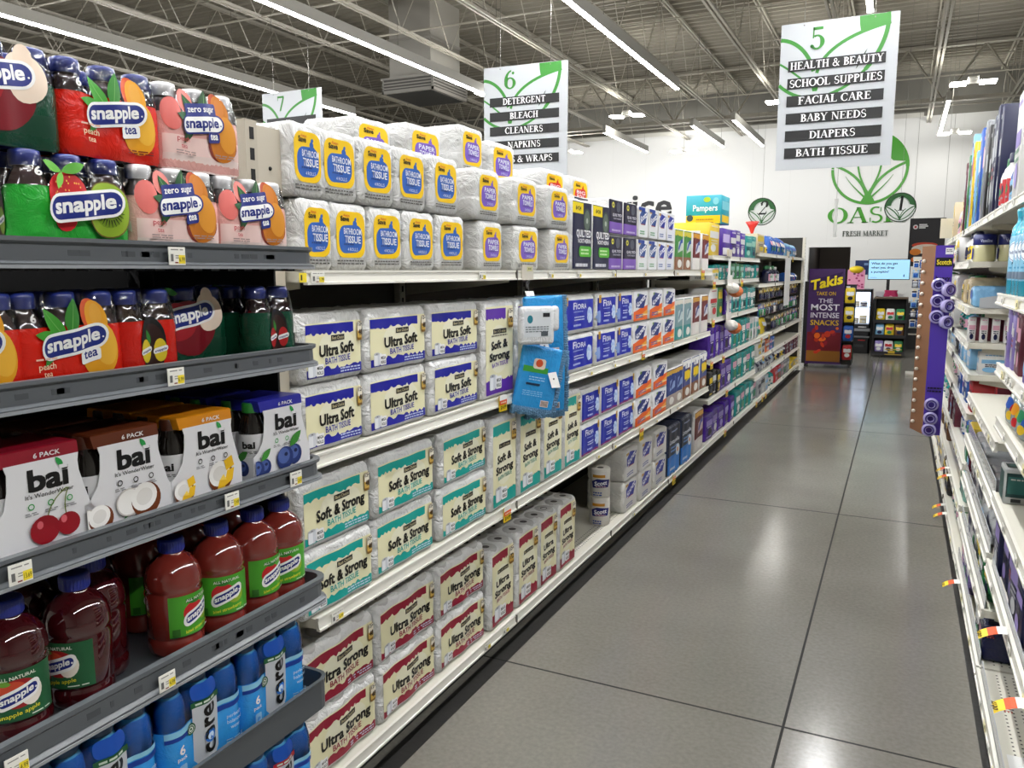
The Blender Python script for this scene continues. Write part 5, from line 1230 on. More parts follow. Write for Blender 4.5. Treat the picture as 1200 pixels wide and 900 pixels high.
def mop_pack(tilt, w=.18, h=.26):
    r = empty('mop_head_pack'); m = MB(); bl = film('#2b93d6', .25, .5, 18)
    m.rbox(.0, .03, -w/2, w/2, -h, 0, .012, bl, 3)
    m.build('pack', r)
    m = MB(); fr = mat('microfibre_fringe', '#6f9fc6', .9, bump=1.0, bscale=160); R = random.Random(2)
    for i in range(22):
        y = -w/2+w*(i+.5)/22; m.rbox(.002, .03, y-w/50, y+w/50, -h-.018-R.uniform(0, .008), -h+.012, .002, fr, 1)
    for i in range(26):
        z = -h*(i+.5)/26; m.rbox(.002, .03, w/2-.006, w/2+.012+R.uniform(0, .006), z-h/60, z+h/60, .002, fr, 1)
    m.build('fringe', r)
    A = Art(); A.rect(-w*.5+.012, -h*.42, w*.62, h*.09, ink('#3f9a3a')); A.rrect(-w*.2, -h*.36, w*.3, h*.16, .01, ink('#e2d6c8')); A.ell(-w*.06, -h*.27, w*.09, h*.06, ink('#c8502a'), 14); A.rect(-w*.3, -h*.62, w*.35, h*.035, ink('#16304a')); A.fine(-w*.05, -h*.5, w*.4, ink('#8fc8ea'), 2, .004, .01); A.fine(-w*.1, -h*.72, w*.5, ink('#7fc0e6'), 3, .003, .008)
    A.rect(w*.14, -h*.93, w*.2, h*.1, ink('#d8cfc8'))
    for k in range(7): A.rect(w*.16+k*w*.024, -h*.92, w*.012, h*.08, ink('#4a3a3a'))
    art_obj('front_print', A, on_front(.0302), r, .0003); return r
for k, (dx, dy, z, tl, lb) in enumerate(((.005, .05, D1[0]-.10, 2, 'blue mop head pack, uppermost on the hanging clip strip'), (.045, -.03, D1[0]-.30, -12, 'blue mop head pack with white fringe, lower front one on the clip strip'), (.008, .08, D1[0]-.33, -1, 'blue mop head pack with white fringe, lower rear one on the clip strip'))):
    o = inst('mop', lambda: mop_pack(0), (XF+.045+dx, CY+dy, z), 0, lb, 'mop head', 'mop head packs on the clip strip'); o.rotation_euler = (radians(tl), 0, radians(-40))
r = empty('sponge_pack', (XF+.085, CY-.10, D1[0]-.285), radians(-40)); m = MB(); m.rbox(0, .04, -.075, .075, 0, .15, .015, film('#e4e6e8', .25, .6, 22), 3); m.rbox(.005, .035, .06, .10, .05, .15, .015, film('#e4e6e8', .25, .6, 22), 3); m.build('pack', r)
A = Art(); A.rect(-.06, .03, .115, .1, ink('#d5dade')); A.ell(-.035, .1, .012, .016, ink('#2a7a8a'), 14); A.text('Magic', .012, .098, .012, ink('#3a4650'), .04, .01); A.text('Sponge', .012, .082, .012, ink('#3a4650'), .05, .01); A.rect(.02, .108, .03, .016, ink('#2a2a2c')); A.fine(-.005, .068, .1, ink('#70787e'), 3, .004, .009); A.rect(.012, .034, .03, .018, ink('#50585e'))
A.e = A.e[:3]+[e for e in A.e[3:] if True]; A2 = Art(); A2.e = [e for i, e in enumerate(A.e) if i not in (2, 3)]; art_obj('front_print', A2, on_front(.0402), r, .0003)
tag(r, 'white wrapped sponge pack hanging in front of the blue mop heads', 'sponge')
# ================================================================== small goods
PAL = {'teal': '#23908e', 'purple': '#4b2796', 'white': '#dcdcda', 'blue': '#2d5fb4', 'light blue': '#7fb4dc', 'pink': '#d6a0b4', 'green': '#2f7a4a', 'navy': '#121840', 'red': '#b3242a', 'maroon': '#5c1a2c',
       'yellow': '#e2c42c', 'black': '#1c1b1e', 'grey': '#8c8f94', 'silver': '#b8bcc0', 'orange': '#d86a2c', 'beige': '#c9b99a', 'brown': '#6a4a34', 'lavender': '#8f7fc0', 'mint': '#9ccfc0', 'cream': '#e2d8b4'}
def goods(kind, w, h, d, col, seed=0, acc=None):
    """one small article standing on z = 0, front towards +X"""
    R = random.Random(seed*31+len(col)); m = MB(); c = PAL[col]; a1 = acc or R.choice(['white', 'white', 'yellow', 'light blue', 'pink', 'silver'])
    if a1 == col: a1 = 'navy'
    a2 = R.choice(['navy', 'red', 'green', 'white', 'black'])
    if a2 == col: a2 = 'silver'
    if kind == 'hang' and acc: a2 = 'silver' if col in ('blue', 'navy') else 'blue'
    A = Art(); f = None
    if kind in ('box', 'book'):
        m.rbox(-d, 0, -w/2, w/2, 0, h, min(.002, w/8), paint(c, .4), 1)
        A.rect(-w*.42, h*R.uniform(.5, .62), w*.84, h*R.uniform(.14, .25), ink(PAL[a1])); A.fine(0, h*.45, w*.6, ink(PAL[a2]), 2, h*.035, h*.08); A.ell(w*R.uniform(-.15, .15), h*.24, w*.25, h*.12, ink(PAL[a1] if seed % 2 else PAL[a2]), 12); A.fine(0, h*.88, w*.6, ink(PAL[a1]), 1, h*.04)
        f = on_front(0)
        B = Art(); B.rect(-d*.8, h*.5, d*.6, h*.25, ink(PAL[a1])); B.fine(-d*.5, h*.3, d*.5, ink(PAL[a2]), 3, h*.03, h*.07); B.emit(m, on_end(-w/2)); 
    elif kind == 'bag':
        zs = [0, h*.06, h*.25, h*.5, h*.78, h*.93, h]; sc = [.82, .95, 1, .98, .95, .9, .72]; dd = [.7, .9, 1, 1, .9, .6, .12]
        rings = []
        for z, s, q in zip(zs, sc, dd):
            rings.append([(-d/2+d/2*q*cos(2*pi*i/16)*(1 if abs(cos(2*pi*i/16)) < .5 else .9), w/2*s*max(-1, min(1, 1.25*sin(2*pi*i/16))), z) for i in range(16)])
        m.loft(rings, film(c, .25, .5, 20))
        A.rect(-w*.36, h*.52, w*.72, h*.22, ink(PAL[a1])); A.ell(0, h*.32, w*.26, h*.13, ink(PAL[a2]), 12); A.fine(0, h*.48, w*.5, ink(PAL['white']), 1, h*.03); f = lambda s, t, o: (-d*.02+o-.25*d*abs(2*s/w)**3*.6-(d*.1 if t > h*.7 else 0), s, t)
    elif kind == 'bottle':
        r = min(w, d)/2; m.lathe([(r*.85, 0), (r, h*.03), (r, h*.62), (r*.85, h*.72), (r*.42, h*.8), (r*.4, h*.84)], gloss(c, .4, .25), 14, (-d/2, 0, 0)); m.lathe([(r*.5, h*.83), (r*.52, h*.85), (r*.48, h*.98), (r*.4, h)], gloss(PAL[a2], .2, .35), 12, (-d/2, 0, 0))
        A.rect(-r*.8, h*.12, r*1.6, h*.42, ink(PAL[a1])); A.ell(0, h*.36, r*.5, h*.09, ink(PAL[a2]), 10); A.fine(0, h*.2, r*1.1, ink(PAL['grey']), 1, h*.03); f = lambda s, t, o: (-d/2+(r+o)*cos(s/r), (r+o)*sin(s/r), t)
    elif kind == 'can':
        r = min(w, d)/2; m.lathe([(r*.9, 0), (r, h*.02), (r, h*.96), (r*.9, h)], gloss(c, .4, .25), 16, (-d/2, 0, 0))
        A.rect(-r*.9, h*.3, r*1.8, h*.35, ink(PAL[a1])); A.fine(0, h*.45, r*1.2, ink(PAL[a2]), 2, h*.05, h*.09); f = lambda s, t, o: (-d/2+(r+o)*cos(s/r), (r+o)*sin(s/r), t)
    elif kind == 'pack':        # squarish film pack with a rounded rim
        m.rbox(-d, 0, -w/2, w/2, 0, h, min(.018, w/5, h/5), film(c, .25, .6, 20), 3)
        A.rect(-w*.40, h*.56, w*.8, h*.22, ink(PAL[a1])); A.ell(w*.1, h*.32, w*.24, h*.14, ink(PAL[a2] if seed % 3 else PAL[a1]), 12); A.fine(0, h*.5, w*.5, ink(PAL['white']), 1, h*.03); A.fine(-w*.05, h*.13, w*.6, ink(PAL[a1]), 1, h*.05); f = on_front(0)
    elif kind == 'multi':       # wrapped block of wipes or small bottles
        m.rbox(-d, 0, -w/2, w/2, 0, h, min(.02, w/4, h/4), film(c, .25, .5, 24), 3); A.ell(-w*.2, h*.6, w*.16, h*.2, ink(PAL[a1]), 12); A.ell(w*.2, h*.6, w*.16, h*.2, ink(PAL[a1]), 12); A.ell(0, h*.25, w*.2, h*.14, ink(PAL[a2]), 12); f = on_front(0)
    elif kind == 'hang':        # carded pack hanging from a peg
        m.box(-.003, 0, -w/2, w/2, 0, h, paint(c, .45)); m.rbox(0, d, -w*.36, w*.36, h*.08, h*.6, .006, gloss(PAL[a2], .6, .12), 1); A.rect(-w*.4, h*.68, w*.8, h*.18, ink(PAL[a1])); m.tube((-.12, 0, h*.93), (.03, 0, h*.93), .002, paint('#b0aea8', .3), 5); m.box(.03, .032, -.014, .014, h*.9, h*1.06, ink('#e0c890')); f = on_front(0)
    cuts = frange(-w/2, w/2, 8) if kind in ('bottle', 'can', 'bag') else None
    A.emit(m, f, .0005, cuts, None, .0012)
    return m
NOUN = {'pack': 'pack', 'box': 'box', 'bag': 'pack', 'bottle': 'bottle', 'can': 'can', 'multi': 'wrapped pack', 'hang': 'hanging pack', 'book': 'folder'}
OBN = {'pack': 'soft_pack', 'box': 'carton', 'bag': 'soft_pack', 'bottle': 'bottle', 'can': 'spray_can', 'multi': 'wrapped_pack', 'hang': 'hanging_pack', 'book': 'folder'}
CATN = {'pack': 'pack', 'box': 'box', 'bag': 'pack', 'bottle': 'bottle', 'can': 'can', 'multi': 'pack', 'hang': 'pack', 'book': 'folder'}
CNT = {}; VAR = {}
def row(shelf, z, X, items, face=1, u2y=None, depth=.18, noun=None):
    """items: (kind, colour, a, b, h, n): n of them side by side between a and b (pixels if u2y else metres)"""
    UZ[0] = z
    if face < 0: X = X-OVR(z)
    for it in items:
        kind, col, a, b, h, n = it[:6]; acc = it[6] if len(it) > 6 else None; nn = it[7] if len(it) > 7 else (noun or NOUN[kind])
        y0, y1 = (u2y(a), u2y(b)) if u2y else (a, b)
        y0, y1 = min(y0, y1), max(y0, y1); p = (y1-y0)/n
        for i in range(n):
            w = p*.94; key = (kind, col, acc, round(w, 2), round(h, 2), depth)
            k = VAR[key] = VAR.get(key, 0)+1
            d = min(depth, w*1.6) if kind in ('bottle', 'can') else depth
            w_ = w if kind not in ('bottle', 'can') else min(w, .16)
            kk = key+(k % 3,)
            ck = (col, nn, shelf); CNT[ck] = CNT.get(ck, 0)+1; c = CNT[ck]
            lb = '%s %s %s from the near end, %s' % (ORD[min(c, len(ORD))-1], col, nn, shelf)
            b_ = lambda: goods(kind, w_, h*(1+.03*((k*7) % 3-1)), d, col, k, acc).build(OBN[kind], fixn=True)
            R = random.Random(c*13+len(shelf)+k)
            inst(kk, b_, (X-face*R.uniform(.006, .022), y0+p*(i+.5), z), (0 if face > 0 else pi)+radians(R.uniform(-3, 3) if kind not in ('book',) else 0), lb, CATN[kind], shelf+' goods')
u2 = lambda u: yu(u, XF-.01, UZ[0]+.1)
UZ = [1.4]
DU = 'diaper unit'
# behind the tissue unit
row('top shelf of the '+DU, D2[0], XF, [('box', 'purple', 838+19, 874, .24, 3, 'white', 'diaper box'), ('box', 'teal', 875, 887, .22, 2, 'mint', 'diaper box')], u2y=u2, depth=.34)
def diaper_box(col, splat):
    m = MB(); w, h, d = .36, .24, .30; m.rbox(-d, 0, -w/2, w/2, 0, h, .003, paint(PAL[col] if col in PAL else col, .4), 1)
    A = Art()
    if splat:
        for k in range(9): a = k*.7; A.leaf(-d*.5, h*.62, -d*.5+.085*cos(a), h*.62+.085*sin(a), .018, ink('#efeff2'))
        A.ell(-d*.5, h*.62, .05, .05, ink('#efeff2'), 16); A.ell(-d*.68, h*.62, .022, .026, ink('#b8d83a'), 12)
        for k in range(5): A.rect(-d*.85+k*.05, h*.05, .03, h*.26, ink('#c9b8ea'))
    else:
        A.text('Pampers', -d*.45, h*.45, .052, ink('#f2f6f8'), d*.7, .02); A.rect(-d*.99, 0.002, d*.97, h*.28, ink('#f0c81e')); A.ell(-d*.88, h*.2, .028, .028, ink('#3a4a52'), 14); A.ell(-d*.4, h*.84, .03, .022, ink('#b8d83a'), 12); A.fine(-d*.45, h*.12, d*.5, ink('#a8802a'), 2, .012, .025); A.ell(-d*.15, h*.78, .025, .03, ink('#7fd0e0'), 14)
    A.emit(m, on_end(-w/2), .0008)
    A = Art(); A.rect(-w*.4, h*.5, w*.8, h*.3, ink('#7fd0e0' if not splat else '#c9b8ea')); A.rect(-w*.4, h*.06, w*.8, h*.25, ink('#f0c81e' if not splat else '#efeff2')); A.emit(m, on_front(0), .0008)
    return m
o = diaper_box('purple', True).build('diaper_box'); o.location = (XF-.02, yu(866, XF)-.62, D2[0]+.0015); tag(o, 'purple diaper box with a white splash on its end, top shelf of the diaper unit', 'box')
o = diaper_box('#22a2b8', False).build('diaper_box'); o.location = (XF-.03, yu(850, XF), D2[0]+.277); tag(o, 'bright teal diaper box with yellow band stacked on the yellow box', 'box')
o = goods('box', .40, .265, .36, 'yellow', 3, 'white').build('diaper_box'); o.location = (XF-.04, yu(850, XF)-.3, D2[0]+.0015); o.rotation_euler.z = 0; o.location.y = 6.76; tag(o, 'yellow diaper box supporting the bright teal one', 'box')
o2 = goods('box', .40, .265, .30, 'yellow', 4, 'white').build('diaper_box'); o2.location = (XF-.36-.0, 7.2, D2[0]); tag(o2, 'yellow diaper box at the back, hidden behind the purple splash box', 'box')
bpy.data.objects.remove(o2)
row('second shelf of the '+DU, D2[1], XF, [('box', 'white', 834, 843, .10, 1), ('pack', 'teal', 837, 855, .13, 4), ('pack', 'green', 856, 872, .15, 3, 'mint'), ('pack', 'teal', 872, 889, .14, 4)], u2y=u2, noun=None)
row('third shelf of the '+DU, D2[2], XF, [('box', 'white', 831.5, 841, .25, 1, 'red'), ('box', 'green', 841, 847, .25, 1), ('pack', 'purple', 850, 858, .22, 2), ('pack', 'teal', 858, 886, .22, 7, 'white')], u2y=u2)
row('fourth shelf of the '+DU, D2[3], XF, [('pack', 'purple', 831, 858, .27, 5, 'lavender'), ('pack', 'teal', 858, 878, .26, 4), ('pack', 'white', 878, 889, .24, 3, 'teal')], u2y=u2)
row('fifth shelf of the '+DU, D2[4], XF, [('pack', 'black', 831, 844, .22, 3), ('pack', 'purple', 844, 857, .25, 2, 'lavender'), ('pack', 'teal', 858, 884, .26, 5)], u2y=u2)
row('base deck of the '+DU, D2[5], XF, [('pack', 'purple', 828, 861, .23, 5, 'lavender'), ('pack', 'teal', 862, 887, .26, 5)], u2y=u2)
FU = 'far left unit'
row('top shelf of the '+FU, D3[0], XF, [('box', 'beige', 887, 896, .20, 1), ('bottle', 'white', 897, 904, .14, 4), ('bag', 'blue', 905, 921, .22, 6), ('bag', 'light blue', 922, 935, .18, 4, 'blue')], u2y=u2)
m = MB(); m.lathe([(.012, 0), (.03, .06), (.075, .13), (.07, .13), (.026, .06), (.008, 0)], gloss('#d8281e', .3, .3), 16, cap=False); o = m.build('funnel'); o.location = (XF-.1, yu(889, XF), D3[0]+.205); tag(o, 'red plastic funnel on the beige box at the far left unit', 'funnel')
row('second shelf of the '+FU, D3[1], XF, [('bottle', 'navy', 905, 916, .2, 6), ('bag', 'blue', 925, 935, .12, 4, 'white')], u2y=u2)
for i, (z, h) in enumerate(((1.215, .132), (1.03, .145), (.835, .155))):
    row('%s hook row of the far left unit' % ORD[i], z, XF-.01, [('hang', c, (904 if i == 2 else 890)+((30 if i == 2 else 44)*k)/6, (904 if i == 2 else 890)+((30 if i == 2 else 44)*(k+1))/6, h, 4) for k, c in enumerate((('brown', 'black', 'brown', 'black', 'maroon', 'brown'), ('blue', 'black', 'maroon', 'black', 'grey', 'blue'), ('black', 'navy', 'black', 'grey', 'navy', 'blue'))[i])], u2y=u2, depth=.02)
row('fourth shelf of the '+FU, D3[3], XF, [('box', 'white', 888, 897, .15, 2), ('box', 'orange', 897, 902, .14, 1), ('box', 'blue', 902, 908, .14, 2)], u2y=u2)
row('fifth shelf of the '+FU, D3[4], XF, [('bag', 'silver', 889, 910, .16, 7), ('bottle', 'white', 911, 922, .15, 5), ('box', 'maroon', 922, 935, .14, 5)], u2y=u2)
row('base deck of the '+FU, D3[5], XF, [('box', 'silver', 888, 900, .20, 3), ('bottle', 'teal', 900, 908, .20, 3), ('box', 'red', 908, 915, .18, 2), ('box', 'grey', 915, 925, .2, 3), ('box', 'yellow', 926, 935, .1, 2)], u2y=u2)
row('third shelf of the '+FU, D3[2], XF, [('bag', 'teal', 889, 894, .18, 1), ('bag', 'yellow', 896, 901, .2, 1)], u2y=u2)
# hanging strips on the diaper and far units
def strip_hang(loc, L, bags, w=.05):
    r = empty('clip_strip', loc); m = MB(); m.prism([(-w/2, 0), (w/2, 0), (w/2, -L), (-w/2, -L)], 'x', 0, .002, paint('#e8e8e6', .35)); m.tube((.001, 0, 0), (.001, 0, .03), .003, wire_m, 6); m.box(-.012, .004, -.08, .08, .02, .08, paint('#d4cdbc', .4)); m.build('strip', r)
    return r
o = strip_hang((XF+.03, yu(849, XF), D2[0]-.02), .55, 0, .10); tag(o, 'white plastic clip strip with orange puffs hanging from the diaper unit', 'clip strip')
for k, (z, lb) in enumerate(((D2[0]-.30, 'upper orange and white sponge bag on the clip strip of the diaper unit'), (D2[0]-.62, 'lower orange and white sponge bag on the clip strip of the diaper unit'))):
    m = MB(); m.ball((.05, .04, 0), .065, film('#d8743a', .4, .9, 30), 12, .8); m.ball((.04, -.06, .03), .06, film('#e6e2dc', .4, .9, 30), 12, .8); m.rbox(.0, .008, -.1, .1, .05, .14, .003, paint('#e4e2de')); o = m.build('sponge_bag'); o.location = (XF+.035, yu(849, XF), z); tag(o, lb, 'sponge')
o = strip_hang((XF+.03, yu(919, XF), D3[0]-.02), .62, 0, .55); tag(o, 'broad white panel hanging on the far left unit', 'clip strip')

# ================================================================== shelving on the right of the aisle
XR = .345
OVR = lambda z: max(0.0, .045*(z-.9)/.7) if z < 1.7 else 0.0
DA = [1.80, 1.470, 1.230, 1.040, .770, .520, .10]
DB = [1.80, .943, .735, .535, .32, .10]
DC = [1.80, 1.593, 1.365, 1.190, 1.030, .830, .570, .350, .09]
UA = bay_unit('shelving_unit', 1.75, 3.22, DA, XR, .42, 'cream shelving unit nearest on the right, with a nearly empty dotted shelf', 1.95, -1, over=OVR)
UB_ = bay_unit('shelving_unit', 3.23, 4.55, DB, XR, .42, 'cream shelving unit on the right with an empty white shelf', 1.95, -1, over=OVR)
UC = bay_unit('shelving_unit', 4.56, 8.1, DC, XR, .42, 'cream shelving unit on the right behind the purple tape display', 1.95, -1, (5.8, 7.0), over=OVR)
DDk = [1.62, 1.36, 1.1, .85, .6, .35, .09]
UD = bay_unit('shelving_unit', 8.12, 13.0, DDk, XR, .42, 'cream shelving unit at the far end of the right side', 1.80, -1, (9.3, 10.5, 11.7), over=OVR)
def xr(u, v=300): return yu(u, XR+.02, v)
# clear and cream dividers, front fences
fen = mat('front_fence_plastic', '#b9bcc0', .15, coat=.5)
def fence(unit, y0, y1, z, h=.06):
    m = MB(); m.box(.004, .007, y0, y1, z, z+h, fen); m.build('front_fence', unit)
fence(UB_, .02, 1.28, DB[2], .07); fence(UB_, .02, 1.28, DB[3], .06); fence(UB_, .02, 1.28, DB[4], .05)
fence(UA, .1, 1.4, DA[5], .03); fence(UA, .1, 1.44, DA[6], .045); fence(UB_, .02, 1.28, DB[5], .05)
m = MB(); m.prism([(.01, DC[2]), (.30, DC[2]), (.30, DC[2]+.10), (.01, DC[2]+.05)], 'y', .0, .003, fen); m.build('side_divider', UC)
# top shelf of the right side
TS = 'top right shelf'
row(TS, DA[0], XR, [('book', 'lavender', 2.75, 2.83, .40, 1, 'white', 'printed pad'), ('bottle', 'blue', 2.86, 3.16, .21, 4, 'white')], -1)
row(TS, DB[0], XR, [('box', 'white', 3.45, 3.66, .40, 1, 'lavender', 'pad of printed paper'), ('bottle', 'blue', 3.70, 3.86, .19, 2, 'light blue'), ('bottle', 'white', 3.88, 4.12, .23, 3, 'red', 'glue bottle')], -1, depth=.09)
row(TS, DB[0], XR, [('book', 'navy', 4.18, 4.53, .47, 4, 'silver')], -1, depth=.3)
row(TS, DC[0], XR, [('book', 'black', 4.60, 4.78, .45, 2, 'silver'), ('book', 'grey', 4.80, 4.95, .50, 2), ('book', 'blue', 4.98, 5.25, .50, 2), ('book', 'light blue', 5.3, 5.5, .42, 2), ('book', 'yellow', 5.52, 5.75, .50, 2, 'orange'), ('book', 'light blue', 5.78, 5.9, .58, 1), ('book', 'green', 5.95, 6.1, .47, 2), ('book', 'maroon', 6.15, 6.35, .45, 2), ('box', 'light blue', 5.25, 5.5, .2, 1)][:8], -1, depth=.26)
row(TS, DC[0], XR, [('box', 'brown', 6.45, 6.55, .26, 1), ('bottle', 'beige', 6.6, 7.0, .3, 3), ('bottle', 'white', 7.05, 7.5, .28, 4, 'pink'), ('box', 'beige', 7.52, 7.7, .3, 1), ('bottle', 'yellow', 7.75, 8.05, .22, 3)], -1)
m = MB(); m.box(-.006, .006, -.15, .15, 0, .17, paint('#cfc8b4', .4)); m.box(-.02, .02, -.02, .02, -.03, 0, creamd); o = m.build('shelf_sign'); o.location = (XR+.06, 8.3, DDk[0]+.42); o.rotation_euler.z = radians(75); o.location = (.43, 8.02, DC[0]+.0305); o.rotation_euler.z = radians(90)
tag(o, 'blank beige card standing on the top right shelf', 'sign')
# bay behind the tape display (C), shelf ends face the camera
row('jar shelf on the right', DC[1], XR, [('bottle', 'white', 5.15, 5.7, .17, 6), ('box', 'white', 5.75, 6.3, .16, 4), ('bottle', 'white', 6.4, 7.9, .15, 10, 'pink')], -1)
def jar():
    r = empty('jelly_jar'); R = .051; m = MB(); m.lathe([(R*.9, 0), (R, .008), (R, .075), (R*.96, .082)], mat('jelly', '#c9c69c', .2, coat=.6), 28); m.build('jar_body', r)
    m = MB(); m.lathe([(R*1.0, .082), (R*1.04, .086), (R*1.04, .128), (R*.97, .134)], gloss('#1c2468', .3, .3), 28); m.build('lid', r)
    A = Art(); A.rrect(-.1, .012, .06, .055, .01, ink('#2a2a7a')); A.ell(-.085, .03, .014, .018, ink('#8a4a5a'), 12); A.text('Vaseline', .02, .095, .016, ink('#c8d0f0'), .05, .02)
    art_obj('label', A, lambda s, t, o: ((R*1.04+o)*cos(s/R), (R*1.04+o)*sin(s/R), t), r, .0003, frange(-.11, .06, 14)); return r
for i, (x, y) in enumerate(((XR-.045+.066, 4.67), (XR-.045+.175, 4.67))): inst('jar', jar, (x, y, DC[1]), radians(-110), '%s yellow jelly jar with navy lid at the end of its shelf' % ('left', 'right')[i], 'jar', 'jelly jars')
row('wipes shelf on the right', DC[2], XR, [('multi', 'light blue', 4.64, 4.84, .105, 1, 'blue', 'pack of wipes'), ('pack', 'beige', 4.95, 5.3, .14, 3), ('bottle', 'pink', 5.35, 6.0, .15, 5), ('pack', 'white', 6.1, 7.9, .15, 8)], -1)
o = goods('multi', .14, .10, .12, 'light blue', 5, 'blue').build('wrapped_pack'); o.location = (XR+.20, 4.7, DC[2]); o.rotation_euler.z = pi; tag(o, 'rear pale blue pack of wipes beside the cream divider', 'pack')
for i in range(4):      # slim pink and white boxes facing the near end
    o = inst('slimbox', lambda: goods('box', .034, .125, .03, 'white', 2, 'pink').build('carton'), (XR-.01+.052*i, 4.60, DC[3]), -pi/2, 'slim white and pink box, %s from the aisle at its shelf end' % ORD[i], 'box', 'slim boxes')
row('slim box shelf on the right', DC[3], XR, [('box', 'maroon', 4.72, 4.80, .12, 1), ('bottle', 'light blue', 4.85, 5.5, .13, 6), ('bottle', 'teal', 5.55, 6.1, .12, 4), ('box', 'white', 6.2, 7.9, .12, 9)], -1)
o = goods('box', .135, .11, .11, 'white', 7, 'light blue').build('carton'); o.location = (XR+.10, 4.60, DC[4]); o.rotation_euler.z = -pi/2; tag(o, 'white box with pale blue printing at the end of its shelf', 'box')
row('shelf under the slim boxes', DC[4], XR, [('box', 'light blue', 4.8, 5.6, .12, 5, 'white'), ('box', 'silver', 5.7, 7.9, .12, 8)], -1)
row('red box shelf on the right', DC[5], XR, [('box', 'red', 4.62, 4.9, .16, 2, 'maroon'), ('box', 'blue', 4.95, 5.7, .15, 6, 'white'), ('bottle', 'navy', 5.75, 6.8, .15, 7)], -1)
for i in range(3): o = inst('redend', lambda: goods('box', .09, .165, .05, 'red', 4, 'maroon').build('carton'), (XR+.16+.1*i, 4.60, DC[5]), -pi/2, 'dark red box, %s in the row at the shelf end' % ORD[i], 'box', 'dark red boxes')
row('low shelf beyond the empty one', DC[6], XR, [('box', 'green', 4.62, 4.8, .16, 2, 'mint'), ('bottle', 'blue', 4.85, 5.6, .16, 6), ('box', 'maroon', 5.65, 6.4, .15, 5), ('bottle', 'teal', 6.5, 7.9, .15, 8)], -1)
row('second lowest shelf on the far right', DC[7], XR, [('pack', 'mint', 4.62, 5.0, .15, 3, 'green'), ('bottle', 'black', 5.05, 5.5, .16, 4), ('bottle', 'blue', 5.55, 6.2, .15, 5), ('pack', 'brown', 6.3, 7.9, .15, 7)], -1)
row('lowest shelf on the far right', DC[8], XR, [('bottle', 'green', 4.62, 5.1, .20, 4), ('bottle', 'teal', 5.15, 5.7, .2, 4), ('pack', 'black', 5.75, 6.5, .17, 5), ('pack', 'white', 6.6, 7.9, .15, 6)], -1)
for i, z in enumerate(DDk):
    row('%s shelf of the furthest right unit' % ORD[i], z, XR, [('bottle', ('white', 'light blue', 'navy', 'white', 'teal', 'grey', 'black')[i], 8.2, 9.8, .17, 9), ('pack', ('light blue', 'white', 'blue', 'brown', 'white', 'blue', 'silver')[i], 9.9, 11.3, .17, 7), ('box', ('white', 'blue', 'silver', 'white', 'red', 'beige', 'navy')[i], 11.4, 12.8, .17, 7)], -1)
# bay with the empty shelf (B)
row('shelf under the empty one', DB[2], XR, [('box', 'yellow', 4.28, 4.5, .07, 1, 'green'), ('multi', 'silver', 3.75, 4.25, .07, 4), ('multi', 'grey', 3.3, 3.7, .06, 3)], -1, depth=.2)
row('fenced shelf with maroon packs', DB[3], XR, [('pack', 'maroon', 4.1, 4.5, .13, 3), ('pack', 'white', 3.7, 4.05, .13, 3, 'navy'), ('multi', 'silver', 3.3, 3.65, .09, 3)], -1)
row('second lowest shelf under the empty one', DB[4], XR, [('bottle', 'teal', 4.3, 4.52, .17, 2), ('pack', 'white', 3.9, 4.25, .14, 3, 'navy'), ('pack', 'green', 3.3, 3.85, .13, 4)], -1)
row('lowest deck under the empty one', DB[5], XR, [('pack', 'lavender', 3.95, 4.4, .15, 3), ('bottle', 'green', 3.6, 3.9, .16, 3), ('pack', 'navy', 3.28, 3.55, .14, 2)], -1)
# nearest bay (A)
def freshener():
    r = empty('air_freshener_can'); R = .0335; m = MB(); m.lathe([(R*.92, 0), (R, .006), (R, .045)], gloss('#1f7f96', .5, .2), 24); m.lathe([(R, .045), (R, .165), (R*.93, .185)], gloss('#7fb9d6', .5, .2), 24, cap=False); m.build('can_body', r)
    m = MB(); m.lathe([(R*.93, .185), (R*.86, .21), (R*.55, .228), (R*.52, .24), (R*.62, .258), (R*.6, .268), (R*.3, .275)], gloss('#2aa3bd', .4, .25), 24); m.box(R*.3, R*.72, -.008, .008, .243, .262, gloss('#2aa3bd', .4, .25)); m.build('trigger_cap', r)
    A = Art(); A.ell(0, .135, .03, .034, ink('#e4ecf2'), 22); A.ring(0, .135, .029, .002, ink('#30508a'), 24); A.text('febreze', 0, .128, .011, ink('#24386e'), .05, .01); A.text('AIR', 0, .095, .012, ink('#22304e'), .024, .01); A.fine(0, .082, .04, ink('#3a88b0'), 1, .005); A.rect(-.03, .05, .06, .022, ink('#5f6f80')); A.ell(.01, .17, .016, .014, ink('#c8d0c0'), 12)
    art_obj('label', A, lambda s, t, o: ((R+o)*cos(s/R), (R+o)*sin(s/R), t), r, .0002, frange(-.04, .04, 16), None, .0004); return r
for i, (y, x) in enumerate(((3.02, .045), (2.93, .05), (2.85, .05), (2.77, .05))): inst('fresh', freshener, (XR-OVR(DA[1])+x+.002, y+.13, DA[1]), radians(-120), 'tall pale blue air freshener can, %s from the end of its shelf' % ORD[i], 'can', 'air freshener cans', scale=(1.12, 1.12, 1.04))
row('shelf below the freshener cans', DA[2], XR, [('box', 'lavender', 2.98, 3.18, .20, 4, 'white'), ('box', 'maroon', 2.82, 2.97, .20, 2, 'pink'), ('can', 'silver', 2.70, 2.80, .12, 1), ('box', 'purple', 2.4, 2.68, .2, 3)], -1)
